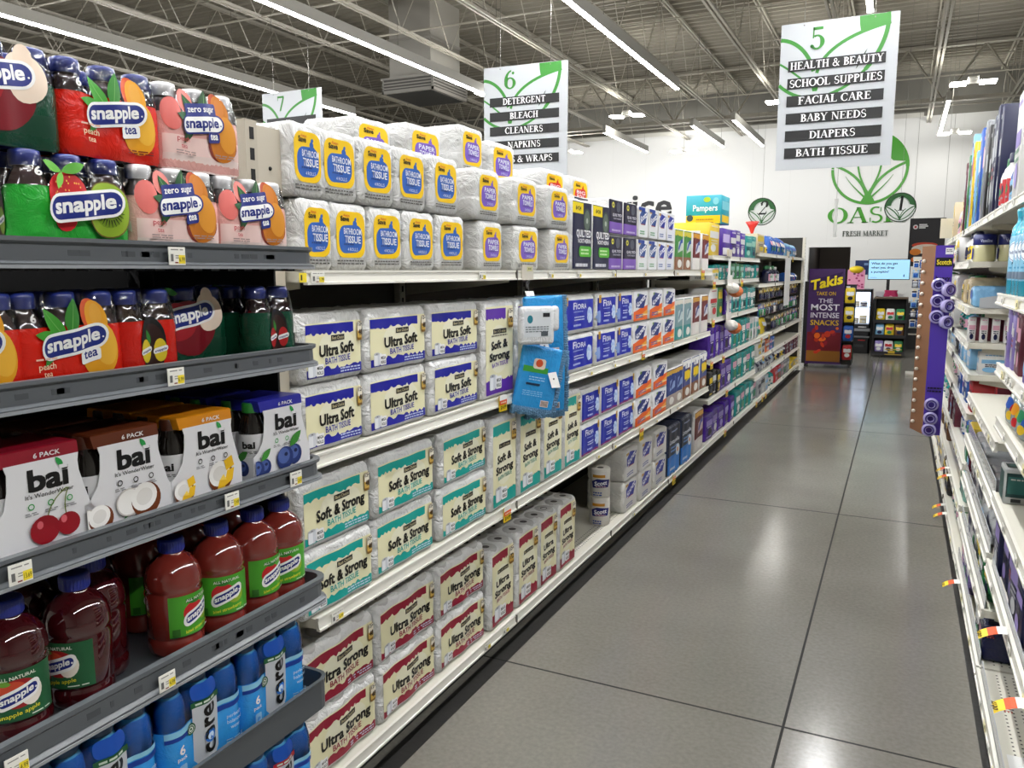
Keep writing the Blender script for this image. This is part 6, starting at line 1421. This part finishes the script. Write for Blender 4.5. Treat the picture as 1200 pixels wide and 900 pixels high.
def kid_bottle(c1, c2, c3):
    r = empty('round_bottle'); m = MB(); R = .05
    m.lathe([(R*.7, 0), (R*.95, .012), (R, .04), (R*.94, .075), (R*.7, .105), (R*.4, .122), (R*.3, .128)], mat('clear_soap', '#9aa6a8', .08, coat=1), 22); m.build('bottle_body', r)
    m = MB(); m.lathe([(R*.34, .126), (R*.36, .13), (R*.33, .152), (R*.2, .156)], gloss('#d8dadc', .4, .2), 16); m.build('cap', r)
    A = Art()
    for k, (x, y, q, c) in enumerate(((-.02, .075, .018, c1), (.012, .05, .024, c2), (-.012, .034, .014, c3), (.03, .03, .013, '#b04a7a'), (.02, .082, .012, '#e4e4e4'))): A.ell(x, y, q, q*1.1, ink(c), 14)
    art_obj('label', A, lambda s, t, o: ((R+o+.0005)*cos(s/R)*(1 if t < .075 else .9), (R+o+.0005)*sin(s/R)*(1 if t < .075 else .9), t), r, .0003, frange(-.05, .05, 14), None, .0006); return r
for i, (y, c) in enumerate(((3.08, ('#2a5ab8', '#c8242c', '#e8c02a')), (2.94, ('#e89a1e', '#e8c02a', '#c8242c')), (2.80, ('#2a8a5a', '#2a5ab8', '#e8c02a')))):
    inst('kid%d' % i, lambda: kid_bottle(*c), (XR+.045, y, DA[3]), radians(-130), 'round clear bottle with %s blobs on its label, %s from the shelf end' % (('blue and red', 'orange and yellow', 'green and blue')[i], ORD[i]), 'bottle', 'round clear bottles')
def floss():
    m = MB(); w, h, d = .072, .118, .12; m.rbox(-d, 0, -w/2, w/2, 0, h, .003, paint('#b9bcbc', .35), 1); A = Art(); A.rect(-w*.42, h*.2, w*.84, h*.7, ink('#1d3f40')); A.rect(-w*.36, h*.3, w*.72, h*.5, ink('#2e6a66')); A.rect(-w*.2, h*.06, w*.4, h*.1, ink('#22282a')); A.fine(0, h*.7, w*.5, ink('#cfd8d4'), 1, .005); A.emit(m, on_front(0), .0006)
    B = Art(); B.rect(-d*.9, h*.1, d*.8, h*.8, ink('#254a48')); B.emit(m, on_end(-w/2), .0006); B = Art(); B.rect(-d*.85, -w*.36, d*.6, w*.72, ink('#22302f')); B.rect(-d*.7, -w*.25, d*.3, w*.5, ink('#2e5a56')); B.emit(m, on_top(h), .0006); return m
for i in range(4): inst('floss', lambda: floss().build('carton'), (XR+.045+.076*i, 3.06, DA[4]), -pi/2, 'dark teal boxed pack facing along the aisle, %s from the shelf edge' % ORD[i], 'box', 'dark teal boxes')
# dots of the empty perforated shelf
shA = [c for c in UA.children if c.name.startswith('shelf')]
m = MB()
for q in (.06, .085, .2, .225):
    for k in range(52): m.box(q, q+.006, .06+k*.022, .068+k*.022, DA[4], DA[4]+.0005, kickm)
m.build('perforation', [c for c in shA if abs(max(v.co.z for v in c.data.vertices)-DA[4]) < .01][0])
row('shelf under the dotted one', DA[5], XR, [('box', 'navy', 2.0, 3.18, .20, 8, 'lavender', 'tissue box')], -1)
m = MB(); m.box(.03, .2, .25, .9, DA[6]+.0005, DA[6]+.0012, paint('#e6e6e4')); 
for k in range(40):
    R = random.Random(k); m.box(.05+R.random()*.12, .055+R.random()*.001+.05+R.random()*.10, .28+k*.015, .284+k*.015, DA[6]+.0012, DA[6]+.0014, ink('#77797c'))
o = m.build('paper_sheet'); o.location = (XR, 1.75, 0); tag(o, 'white printed paper sheet lying on the nearest right base deck', 'paper')
row('nearest base deck on the right', DA[6], XR+.22, [('multi', 'silver', 2.0, 3.15, .10, 5, 'white')], -1, depth=.12)
# tags and sale flags on the right
def flag_r(unit, y, z, price, w=.055, lean=.02):
    m = MB(); n = 6; vs = []
    for i in range(n+1):
        t = i/n; vs += [(-.012-.07*t, y-w/2, z-.02*t*t*1.4+.01), (-.012-.07*t, y+w/2, z-.02*t*t*1.4+.01)]
    for i in range(n): m.add([vs[2*i], vs[2*i+1], vs[2*i+3], vs[2*i+2]], [(0, 1, 2, 3)], ink('#f0efe8' if i < 2 else '#e2521a' if i < 4 else '#f2d21e'))
    m.box(-.0125, -.011, y-w/2, y+w/2, z-.02, z+.012, ink('#f0efe8'))
    A = Art(); A.text('SALE', 0, 0, .02, ink('#b02a14'), w*.8, .02); A.text(price, 0, -.026, .02, ink('#3a2a08'), w*.8, .02)
    A.emit(m, lambda s, t, o: (-.06+t*.9, y-s, z-.0095+.0+o*1.5-.004)); return m.build('sale_tag', unit, fixn=False)
for u_, y, z in ((UA, 2.55-1.75, DA[5]), (UA, 2.12-1.75, DA[5]), (UB_, 4.1-3.23, DB[5]), (UC, .65, DC[7]), (UC, .85, DC[7]), (UC, .95, DC[8]), (UC, .75, DC[8])): flag_r(u_, y, z, '2/$5')
for un, y0, ds in ((UA, 1.75, DA), (UB_, 3.23, DB), (UC, 4.56, DC)):
    R = random.Random(int(y0*10)); L = {1.75: 1.4, 3.23: 1.28, 4.56: 3.4}[y0]
    for z in ds:
        yy = .06
        while yy < L-.1:
            if R.random() < .6:
                m = MB(); ov = -OVR(z); m.box(ov-.0135, ov-.012, yy, yy+.045, z-.028, z-.002, ink(R.choice(['#f2f0e8', '#f2f0e8', '#efe6b0']))); m.box(ov-.014, ov-.0135, yy+.006, yy+.02, z-.022, z-.010, ink('#55565a')); m.build('price_tag', un, fixn=False)
            yy += R.uniform(.08, .2)
# purple tape display hung on the shelf edge
r = empty('tape_display', (0, 5.7, 0)); pu = paint('#4a2fa0', .45); bn = paint('#7a5233', .7)
zt, zb_ = 1.705, .50
m = MB(); m.prism([(.183, 0), (.284, 0), (.278, .2), (.20, .2)], 'z', zb_, zt, pu); m.build('display_body', r)
m = MB(); m.prism([(.183, 0), (.19, .01), (.125, .2), (.112, .2)], 'z', zb_, zt, bn)
for k in range(16): m.ball((.125, .13, zb_+.06+k*.07), .012, paint('#d8d0c4', .3), 6)
m.build('cardboard_side', r)
A = Art(); A.rect(.188, zt-.13, .092, .055, ink('#15141c')); A.text('Scotch', .234, zt-.118, .032, ink('#e8d83a'), .08, .02); A.rect(.238, zt-.055, .044, .04, ink('#e8e8ea')); A.fine(.26, zt-.03, .034, ink('#6a6a70'), 2, .005, .01)
A.text('heavy', .234, zt-.215, .028, ink('#18141f'), .08, .015); A.rect(.23, zt-.25, .05, .024, ink('#d8d0ea')); A.fine(.234, .80, .08, ink('#1a1226'), 2, .010, .02)
art_obj('display_print', A, lambda s, t, o: (s, -o, t), r, .0008)
tag(r, 'tall purple cardboard tape display hung on the right shelving', 'display')
def tape():
    m = MB(); R, r0 = .042, .018
    prof = [(r0, -.016), (R*.6, -.018), (R, -.014), (R, .014), (R*.6, .018), (r0, .016), (r0, -.016)]
    n = 24; vs = []; fs = []
    for q, z in prof:
        for i in range(n): a = 2*pi*i/n; vs.append((q*cos(a), z, q*sin(a)))
    for j in range(len(prof)-1):
        for i in range(n): fs.append((j*n+i, j*n+(i+1) % n, (j+1)*n+(i+1) % n, (j+1)*n+i))
    m.add(vs, fs, gloss('#a79fd0', 1, .06), True)
    for i in range(n): a, b = 2*pi*i/n, 2*pi*(i+1)/n; m.add([(q*cos(t), -.0185, q*sin(t)) for q, t in ((.022, a), (.031, a), (.031, b), (.022, b))], [(0, 1, 2, 3)], paint('#3a2a7a', .3))
    return m
for k, (z, x) in enumerate([(1.46, .213), (1.36, .213), (1.26, .213), (.70, .222), (.61, .222), (.535, .218)]+[(1.43, .268), (1.33, .268), (1.23, .268)]):
    inst('tape', lambda: tape().build('tape_roll'), (x, 5.678 if k < 6 else 5.635, z), radians(0 if k < 6 else 35), 'clear tape roll, %s on the purple tape display' % ('%s from the top' % ORD[k] if k < 3 else '%s from the bottom' % ORD[5-k] if k < 6 else '%s of the turned ones' % ORD[k-6]), 'tape', 'tape rolls on the purple display')

# ================================================================== front end of the store
def PX(u, v, Y):
    d = ray(u, v); k = Y/d[1]; return d[0]*k, HC+d[2]*k
def prange(u0, u1, v0, v1, Y): x0, z1 = PX(u0, v0, Y); x1, z0 = PX(u1, v1, Y); return x0, x1, z0, z1
dk = paint('#141415', .4); dk2 = paint('#232326', .35)
# snack rack with tall printed side
Yt = 13.6; x0, x1, _, zt = prange(949, 984, 315, 433, Yt)
r = empty('snack_rack', ((x0+x1)/2, Yt, 0)); hw = (x1-x0)/2
m = MB(); m.box(-hw, hw, 0, .03, .06, zt, paint('#3a1a52', .4)); m.box(-hw-.06, -hw, .0, .4, .06, zt-.2, dk); m.box(-hw, hw+.16, .03, .42, .06, .12, dk); m.box(-hw, hw+.16, .38, .42, .1, zt-.25, dk)
for z in (.12, .42, .72, 1.02): m.box(-hw, hw+.15, .03, .4, z, z+.02, dk)
m.build('frame', r)
for x in (-hw, hw+.12):
    for y in (.05, .36):
        m = MB(); m.tube((x-.015, y, .035), (x+.015, y, .035), .035, dk, 12); m.build('wheel', r)
A = Art(); w = 2*hw; A.rect(-w*.48, .10, w*.96, zt*.30, ink('#6a1420')); A.rect(-w*.48, .10, w*.96, zt*.11, ink('#8a5a1e'))
for k in range(14):
    R = random.Random(k); A.ell(R.uniform(-w*.4, w*.4), R.uniform(.2, zt*.42), R.uniform(.02, .06), R.uniform(.02, .05), ink(R.choice(['#b8321a', '#d8601a', '#4a1a5a', '#8a1a2a'])), 10, R.uniform(0, 90))
A.poly([(-w*.4, zt*.80), (w*.3, zt*.86), (w*.45, zt*.97), (-w*.3, zt*.9)], ink('#2a1040')); A.text('Takis', .0, zt*.82, .16, ink('#e8d020'), w*.9, .03, sk=.25)
for i, (t, hh, c) in enumerate((('TAKE ON', .06, '#c8a020'), ('THE', .07, '#cfcbd8'), ('MOST', .10, '#e2e0ea'), ('INTENSE', .085, '#cfcbd8'), ('SNACKS', .085, '#c8a020'))): A.text(t, 0, zt*(.735-.075*i), hh, ink(c), w*(.55, .4, .8, .8, .8)[i], .015)
art_obj('printed_side', A, lambda s, t, o: (s, -o, t), r, .001)
tag(r, 'tall purple snack rack with yellow lettering, past the end of the left shelving', 'rack')
cols = ['yellow', 'white', 'yellow', 'light blue', 'blue', 'blue', 'red', 'green']
for k in range(8):
    zz = (.14, .44, .74, 1.04)[3-k//2]; c = cols[k]
    inst(('snack', c, k % 2), lambda: goods('bag', .15, .24, .08, c, k, 'white').build('snack_bag'), (x1+.092, Yt+.0+.10*(k % 2), zz), radians(-80), '%s snack bag on the purple rack, %s on the %s level' % (c, ('front', 'rear')[k % 2], ('top', 'second', 'third', 'lowest')[k//2]), 'snack bag', 'snack bags on the purple rack')
m = MB(); m.lathe([(.05, 0), (.055, .01), (.05, .16), (.02, .2), (.018, .24)], gloss('#d8dade', .3, .2), 14); m.box(-.05, .01, -.008, .008, .24, .26, gloss('#d8dade', .3, .2)); o = m.build('pump_bottle'); o.location = (x1+.06, Yt+.28, 1.04); tag(o, 'white pump bottle standing behind the purple snack rack', 'bottle')
# open chilled cabinet
Yc = 16.3; x0, x1, _, zc_ = prange(985, 1018, 343, 412, Yc); hw = (x1-x0)/2; zc_ = 1.2
r = empty('open_chiller', ((x0+x1)/2, Yc, 0))
m = MB(); m.box(-hw, hw, .06, .66, 0, zc_, dk); m.box(-hw, hw, 0, .06, 0, .34, dk); m.box(-hw, -hw+.03, 0, .06, 0, zc_, dk); m.box(hw-.03, hw, 0, .06, 0, zc_, dk); m.box(-hw, hw, 0, .06, zc_-.05, zc_, dk); m.box(-hw, hw, -.02, 0, .42, .47, paint('#8a8c8e', .3)); m.box(-hw, hw, -.012, .0, .30, .33, paint('#6a6c6e', .3)); m.box(-hw, hw, .0, .06, .3, .55, dk2); m.build('cabinet', r)
lit = mat('chiller_light', '#cfe0ff', .5, emit=2.2); m = MB(); m.box(-hw+.03, hw-.03, .05, .058, .56, zc_-.05, lit); m.build('lit_back', r)
m = MB(); m.box(-hw+.03, hw-.03, -.005, .06, .86, .88, paint('#c8d4e8', .3)); m.box(-hw+.03, hw-.03, -.005, .06, .55, .57, paint('#c8d4e8', .3)); m.build('glass_shelf', r)
A = Art(); A.text('Deli', hw*.45, .49, .035, ink('#e8e8e8'), None, .01) if False else None
A.fine(hw*.5, .49, .14, ink('#d8d8d8'), 1, .02); A.fine(hw*.5, .24, .12, ink('#a82a2a'), 1, .02); A.fine(0, .12, .36, ink('#3a3a3c'), 1, .05); art_obj('badge', A, lambda s, t, o: (s, -.021-o if t > .4 else -o, t), r, .001)
tag(r, 'black open chiller with lit shelves, right of the purple snack rack', 'fridge')
for k in range(6):
    c = ('pink', 'beige', 'white', 'light blue', 'beige', 'cream')[k]
    o = inst(('chill', c), lambda: goods('box', .13, .15 if k > 2 else .1, .04, c, k, 'white').build('food_tub'), ((x0+x1)/2+(-.14+.14*(k % 3)), Yc+.002, .88 if k < 3 else .57), -pi/2, '%s food tub in the lit chiller, %s on the %s shelf' % (c, ORD[k % 3], ('upper', 'lower')[k//3]), 'food', 'tubs in the chiller')
# pink paper bag on the chiller
xb0, xb1, zb0, zb1 = prange(993, 1012, 318, 341, Yc)
m = MB(); hh = zb1-zb0; hw2 = (xb1-xb0)/2; m.box(-hw2, hw2, 0, .12, 0, hh, paint('#e49ab8', .5))
R = random.Random(5)
A = Art()
for k in range(12): A.ell(R.uniform(-hw2*.8, hw2*.8), R.uniform(.04, hh*.9), .022, .018, ink(R.choice(['#a83a6a', '#5a2a4a', '#c85a8a'])), 10)
A.emit(m, lambda s, t, o: (s, -o, t), .0008); m.ball((0, .06, hh), hw2*.9, paint('#efd21e', .5), 16, .55); o = m.build('gift_box'); o.location = ((xb0+xb1)/2, Yc+.15, zc_); o.scale = (1, 1, 1.0); tag(o, 'pink patterned box with a round yellow top on the black chiller', 'box')
# chip rack
Yr = 15.7; x0, x1, _, zr = prange(1025, 1060, 350, 418, Yr); hw = (x1-x0)/2; zr = max(zr, .95)
r = empty('chip_rack', ((x0+x1)/2, Yr, 0)); m = MB()
for sx in (-hw, hw-.03):
    m.box(sx, sx+.03, 0, .35, .03, zr, dk)
m.box(-hw, hw, .33, .35, .03, zr, dk); m.box(-hw, hw, 0, .35, zr, zr+.03, paint('#5a4a3a', .5))
for z in (.05, .35, .62): m.box(-hw, hw, 0, .35, z, z+.03, dk); m.box(-hw, hw, -.01, 0, z, z+.06, dk2)
m.build('frame', r); A = Art(); A.rect(-hw*.2, .145, hw*1.0, .014, ink('#c8a83a')); A.rect(-hw*.2, .055, hw*1.0, .01, ink('#c8a83a')); A.rect(0, .08, hw*.4, .05, ink('#b89a2a')); art_obj('shelf_sign', A, lambda s, t, o: (s, -.0105-o, t), r, .001)
tag(r, 'black chip rack of three levels with coloured bags in front of the checkout', 'rack')
ck = ['yellow', 'white', 'green', 'light blue', 'yellow', 'brown', 'lavender', 'white', 'green']
for k in range(9):
    c = ck[k]; zz = (.651, .381, .081)[k//3]
    o = inst(('chip', c, k), lambda: goods('bag', .152, .222, .1, c, k+2, ('white', 'red', 'yellow')[k % 3]).build('chip_bag'), ((x0+x1)/2-.16+.16*(k % 3), Yr+.02, zz), -pi/2, '%s chip bag, %s from the left on the %s level of the black rack' % (c, ORD[k % 3], ('top', 'middle', 'bottom')[k//3]), 'snack bag', 'chip bags on the black rack')
# checkout counter with screen and clutter
Yk = 17.6
r = empty('checkout_counter', (-.35, Yk, 0)); m = MB(); m.box(-1.0, .95, 0, .7, 0, .88, dk); m.build('body', r); m = MB(); m.box(-1.03, .98, -.03, .73, .88, .92, dk2); m.build('counter_top', r); tag(r, 'black checkout counter behind the chiller and chip rack', 'counter')
x0, x1, z0, z1 = prange(1018, 1066, 302, 328, Yk+.44); hw = (x1-x0)/2; hh = z1-z0-.03
r = empty('screen', ((x0+x1)/2, Yk+.44, z0)); m = MB(); m.rbox(-hw, hw, 0, .05, 0, hh, .008, dk, 1); m.build('bezel', r)
m = MB(); m.box(-.03, .03, .02, .05, .925-z0, .0, dk); m.box(-.15, .15, -.02, .15, .921-z0, .935-z0, dk); m.build('stand', r)
sc_ = mat('screen_lit', '#9fd2ea', .4, emit=.7); m = MB(); m.box(-hw+.015, hw-.015, -.002, 0, .015, hh-.015, sc_); A = Art()
for i, t in enumerate(('What do you get', 'when you drop', 'a pumpkin?')): A.text(t, -hw*.85, hh*(.74-.2*i), hh*.115, ink('#16304a'), hw*(1.25, 1.1, .85)[i], .02, al='l')
A.fine(-hw*.7, hh*.1, hw*.3, ink('#3a6a8a'), 1, .01); A.ell(hw*.72, hh*.2, .012, .03, ink('#2a5a7a'), 10); A.emit(m, lambda s, t, o: (s, -.002-o, t), .0012); m.build('display', r, fixn=False)
tag(r, 'flat screen showing a question on a pale blue background', 'screen')
x0, x1, z0, z1 = prange(1002, 1022, 305, 322, Yk+.6); m = MB(); m.box(0, x1-x0, 0, .02, 0, z1-z0, paint('#14306a')); m.box(.02, .05, .0, .02, -(z0-.0), 0, dk); A = Art(); A.rect((x1-x0)*.5, (z1-z0)*.65, .1, .05, ink('#7a9ac8')); A.emit(m, lambda s, t, o: (s, -o, t), .001); o = m.build('blue_sign'); o.location = (x0, Yk+.8, z0); tag(o, 'dark blue sign left of the lit screen', 'sign')
for u0, u1, v0, v1, c, lb in ((1014, 1026, 329, 340, '#d8d4d0', 'white open carton on the checkout counter, left of the screen'), (1027, 1036, 327, 339, '#c4c6ca', 'grey white carton under the left side of the screen'), (1050, 1060, 339, 349, '#d4d2d0', 'white carton at the right of the pink bag')):
    x0, x1, z0, z1 = prange(u0, u1, v0, v1, Yk+.15); m = MB(); w = x1-x0; m.box(0, w, 0, .2, 0, z1-z0, paint(c)); m.box(w*.1, w*.9, -.002, 0, .02, (z1-z0)*.5, ink('#8a8c90')); m.prism([(0, z1-z0), (w, z1-z0), (w+.03, z1-z0+.05), (w, z1-z0+.004)], 'y', 0, .2, paint(c)); o = m.build('carton'); o.location = ((x0), Yk+.15, .92); tag(o, lb, 'box')
m = MB(); m.loft([[(x*s, y*s*.5, z) for x, y in [(cos(2*pi*i/14)*.13, sin(2*pi*i/14)*.13) for i in range(14)]] for z, s in ((0, .8), (.03, 1), (.14, 1), (.2, .85), (.24, .95))], film('#b8245a', .3, .6, 20)); m.ball((0, -.05, .1), .045, paint('#e0a0b8'), 10, .7); o = m.build('bag'); o.location = (PX(1044, 345, Yk)[0], Yk-.0+.05, .92); tag(o, 'crimson pink bag on the checkout counter below the screen', 'bag')
m = MB(); m.lathe([(.07, 0), (.08, .02), (.05, .09), (.02, .12)], gloss('#141414', .4, .3), 14); m.ball((.0, -.05, .06), .03, paint('#c8805a'), 8); o = m.build('telephone_base'); o.location = (PX(1028, 343, Yk)[0], Yk+.05, .92); tag(o, 'small black rounded device on the counter left of the pink bag', 'device')
# posters and hanging lane signs
x0, x1, z0, z1 = prange(1067, 1105, 256, 312, 20.0); m = MB(); m.box(0, x1-x0, 0, .03, 0, z1-z0, paint('#1a171b', .5)); W, H = x1-x0, z1-z0; A = Art(); A.ell(W*.16, H*.82, .05, .05, ink('#d8d0d0'), 14); A.ell(W*.16, H*.82, .025, .025, ink('#b8242a'), 12)
for k in range(3): A.rect(W*.26, H*.855-.035*k, W*(.22, .25, .18)[k], .024, ink('#e4e2e2'))
A.ell(W*.45, H*.44, W*.36, H*.06, ink('#c8452a'), 20); A.ell(W*.5, H*.36, W*.42, H*.1, ink('#e2d8c8'), 20); A.ell(W*.2, H*.30, W*.16, H*.07, ink('#e0832a'), 16); A.ell(W*.75, H*.28, W*.2, H*.08, ink('#c8c4b8'), 16); A.ell(W*.24, H*.14, W*.16, H*.06, ink('#d86a1e'), 14); A.ell(W*.6, H*.16, W*.25, H*.05, ink('#8a5a3a'), 14); A.emit(m, lambda s, t, o: (s, -o, t), .001)
for xx in (.05, W-.05): m.tube((xx, .015, H), (xx, .015, RZ-z0), .004, wire_m, 5)
o = m.build('food_poster'); o.location = (x0, 20.0, z0); tag(o, 'black hanging poster with a pictured sandwich at the far right', 'poster')
def acrylic():           # thin translucent white acrylic, with a glow added to brighten it
    if 'white_acrylic_glow' in MATS: return MATS['white_acrylic_glow']
    m = mat('white_acrylic_glow', '#f2f4f3', .35, emit=.55); nt = m.node_tree; p = nt.nodes['Principled BSDF']; o = nt.nodes['Material Output']
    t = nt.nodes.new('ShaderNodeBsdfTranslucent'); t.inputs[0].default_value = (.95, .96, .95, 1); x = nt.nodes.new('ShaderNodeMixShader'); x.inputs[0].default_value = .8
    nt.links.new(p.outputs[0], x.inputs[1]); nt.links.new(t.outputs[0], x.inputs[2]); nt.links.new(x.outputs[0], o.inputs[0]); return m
def lane(num, u, v, lb):
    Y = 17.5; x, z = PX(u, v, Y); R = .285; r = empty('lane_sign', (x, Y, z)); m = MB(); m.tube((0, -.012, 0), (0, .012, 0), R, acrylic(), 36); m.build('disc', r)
    A = Art(); A.ring(0, 0, R*.96, R*.07, ink('#22361f'), 36); g = ink('#2f6a35'); vs = []
    A.poly([(R*.93*cos(t), R*.93*sin(t)) for t in [radians(a) for a in range(5, 176, 10)]]+[(R*.55*cos(t), R*.62*sin(t)+.01) for t in [radians(a) for a in range(172, 7, -12)]], g)
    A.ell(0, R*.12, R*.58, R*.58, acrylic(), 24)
    for s in (-1, 1): A.stroke(bez((0, -R*.85), (s*R*.15, -R*.4), (s*R*.5, -R*.1), (s*R*.92, R*.08)), R*.07, g); A.stroke(bez((0, -R*.85), (s*R*.4, -R*.75), (s*R*.8, -R*.4), (s*R*.92, R*.05)), R*.06, g); A.stroke(bez((0, -R*.85), (s*R*.03, -R*.5), (s*R*.1, -R*.3), (s*R*.35, -R*.1)), R*.05, g)
    serif_text(A, num, 0, -R*.22, R*.98, ink('#101410'), R*(.62 if num == '2' else .45), shear=.22 if num == '2' else .08)
    art_obj('emblem', A, lambda s, t, o: (s, -.013-o, t), r, .0012); m = MB(); m.tube((0, 0, R), (0, 0, RZ-z-.08), .003, wire_m, 5); m.build('hanging_wire', r); tag(r, lb, 'sign', 'round lane signs')
lane('2', 893, 248, 'round white and green lane sign numbered 2, hanging left'); lane('1', 1055, 243, 'round white and green lane sign numbered 1, in front of the wall lettering')
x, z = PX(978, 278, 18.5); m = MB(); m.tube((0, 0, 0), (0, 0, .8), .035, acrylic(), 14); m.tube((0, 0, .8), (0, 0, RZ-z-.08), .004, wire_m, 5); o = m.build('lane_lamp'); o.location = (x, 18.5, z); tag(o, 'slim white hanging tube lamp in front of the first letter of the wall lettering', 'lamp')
# wall lettering and emblem
YW = 28.0-.004
def wall_letters(name, body, u0, u1, vb, vt, col, label, ser=True, bold=.0):
    x0, z0 = PX(u0, vb, YW); x1, z1 = PX(u1, vt, YW); A = Art(); m = ink(col)
    if ser: serif_text(A, body, (x0+x1)/2, z0, z1-z0, m, x1-x0)
    else: A.text(body, (x0+x1)/2, z0, z1-z0, m, x1-x0, bold, cap=False)
    mb = MB(); A.emit(mb, lambda s, t, o: (s, YW-.02-o, t), .001); B = Art(); B.e = A.e
    mb2 = mb; B.emit(mb2, lambda s, t, o: (s, YW, t), 0)
    # sides of the letters
    for vs, fs, mm, lay in A.e:
        from collections import Counter
        ec = Counter()
        for f in fs:
            for i in range(len(f)): a, b = f[i], f[(i+1) % len(f)]; ec[(min(a, b), max(a, b))] += 1
        for (a, b), c in ec.items():
            if c == 1: p, q = vs[a], vs[b]; mb.add([(p[0], YW-.0215, p[1]), (q[0], YW-.0215, q[1]), (q[0], YW, q[1]), (p[0], YW, p[1])], [(0, 1, 2, 3)], m)
    o = mb.build(name, fixn=False); tag(o, label, 'lettering'); return o
GRN = '#33850f'
wall_letters('wall_lettering', 'OASIS', 970, 1066, 262, 241, GRN, 'large green serif lettering on the white back wall')
wall_letters('wall_lettering', 'FRESH MARKET', 987, 1041, 277, 270, '#3a463c', 'small dark serif lettering under the large green letters')
wall_letters('wall_lettering', 'service', 672, 788, 257, 228, '#17181a', 'black lettering on the back wall, only its top showing over the packs', False, .02)
cx, cz = PX(1019, 197, YW); R = PX(1065, 197, YW)[0]-cx
A = Art(); g = ink(GRN)
A.ring(0, 0, R*.97, R*.075, g, 44, 180, 360); A.stroke([(R*.97*cos(radians(a)), R*.97*sin(radians(a))) for a in range(0, 75, 8)], R*.09, g)
A.poly([(R*.99*cos(radians(a)), R*.99*sin(radians(a))) for a in range(8, 75, 8)]+[(R*.2, R*.55), (R*.6, R*.18)], g)
A.stroke([(R*.97*cos(radians(a)), R*.97*sin(radians(a))) for a in range(75, 181, 8)], R*.07, g)
for s in (-1, 1):
    A.stroke(bez((0, -R*.92), (s*R*.1, -R*.35), (s*R*.5, -R*.05), (s*R*.95, R*.12)), R*.07, g); A.stroke(bez((0, -R*.92), (s*R*.15, -R*.7), (s*R*.4, -R*.55), (s*R*.62, -R*.2)), R*.06, g, R*.01)
A.poly([(-R*.2, -R*.95), (R*.2, -R*.95), (R*.06, -R*.7), (-R*.06, -R*.7)], g)
A.stroke(bez((0, -R*.7), (-R*.5, R*.1), (-R*.3, R*.6), (0, R*.95)), R*.05, g); A.stroke(bez((0, -R*.7), (R*.5, R*.1), (R*.3, R*.6), (0, R*.95)), R*.05, g)
mb = MB()
for lay, yy in ((1, YW-.02), (0, YW)): A.emit(mb, (lambda yy: lambda s, t, o: (cx+s, yy-o*.5, cz+t))(yy), .0008)
o = mb.build('wall_emblem', fixn=False); tag(o, 'large green leaf emblem in a circle on the white back wall', 'emblem')
# pegged goods hanging at the end of the right shelving
r = empty('peg_stand', (.34, 13.25, 0)); m = MB(); m.box(-.02, .02, -.02, .02, 0, 1.75, paint('#c9c6bc', .4)); m.box(-.20, .14, -.02, .02, 1.70, 1.75, paint('#c9c6bc', .4)); m.box(-.2, .1, -.2, .2, 0, .03, paint('#c9c6bc', .4)); 
for k in range(10): m.box(-.20, .12, -.022, -.018, .6+k*.1, .62+k*.1, paint('#b8b4a8', .4))
m.build('frame', r); tag(r, 'slim cream peg stand of blue and white packs beyond the purple display', 'stand')
for k in range(28):
    c = ('white', 'blue', 'navy', 'blue', 'light blue', 'navy')[k % 6]
    inst(('peg', c, k % 3), lambda: goods('hang', .08, .115, .02, c, k*2, 'white').build('hanging_pack'), (.185+.088*(k % 4), 13.19, 1.585-.145*(k//4)), -pi/2, '%s carded pack on the peg stand, %s in the %s row' % (c, ORD[k % 4], ORD[k//4]), 'pack', 'packs on the peg stand')
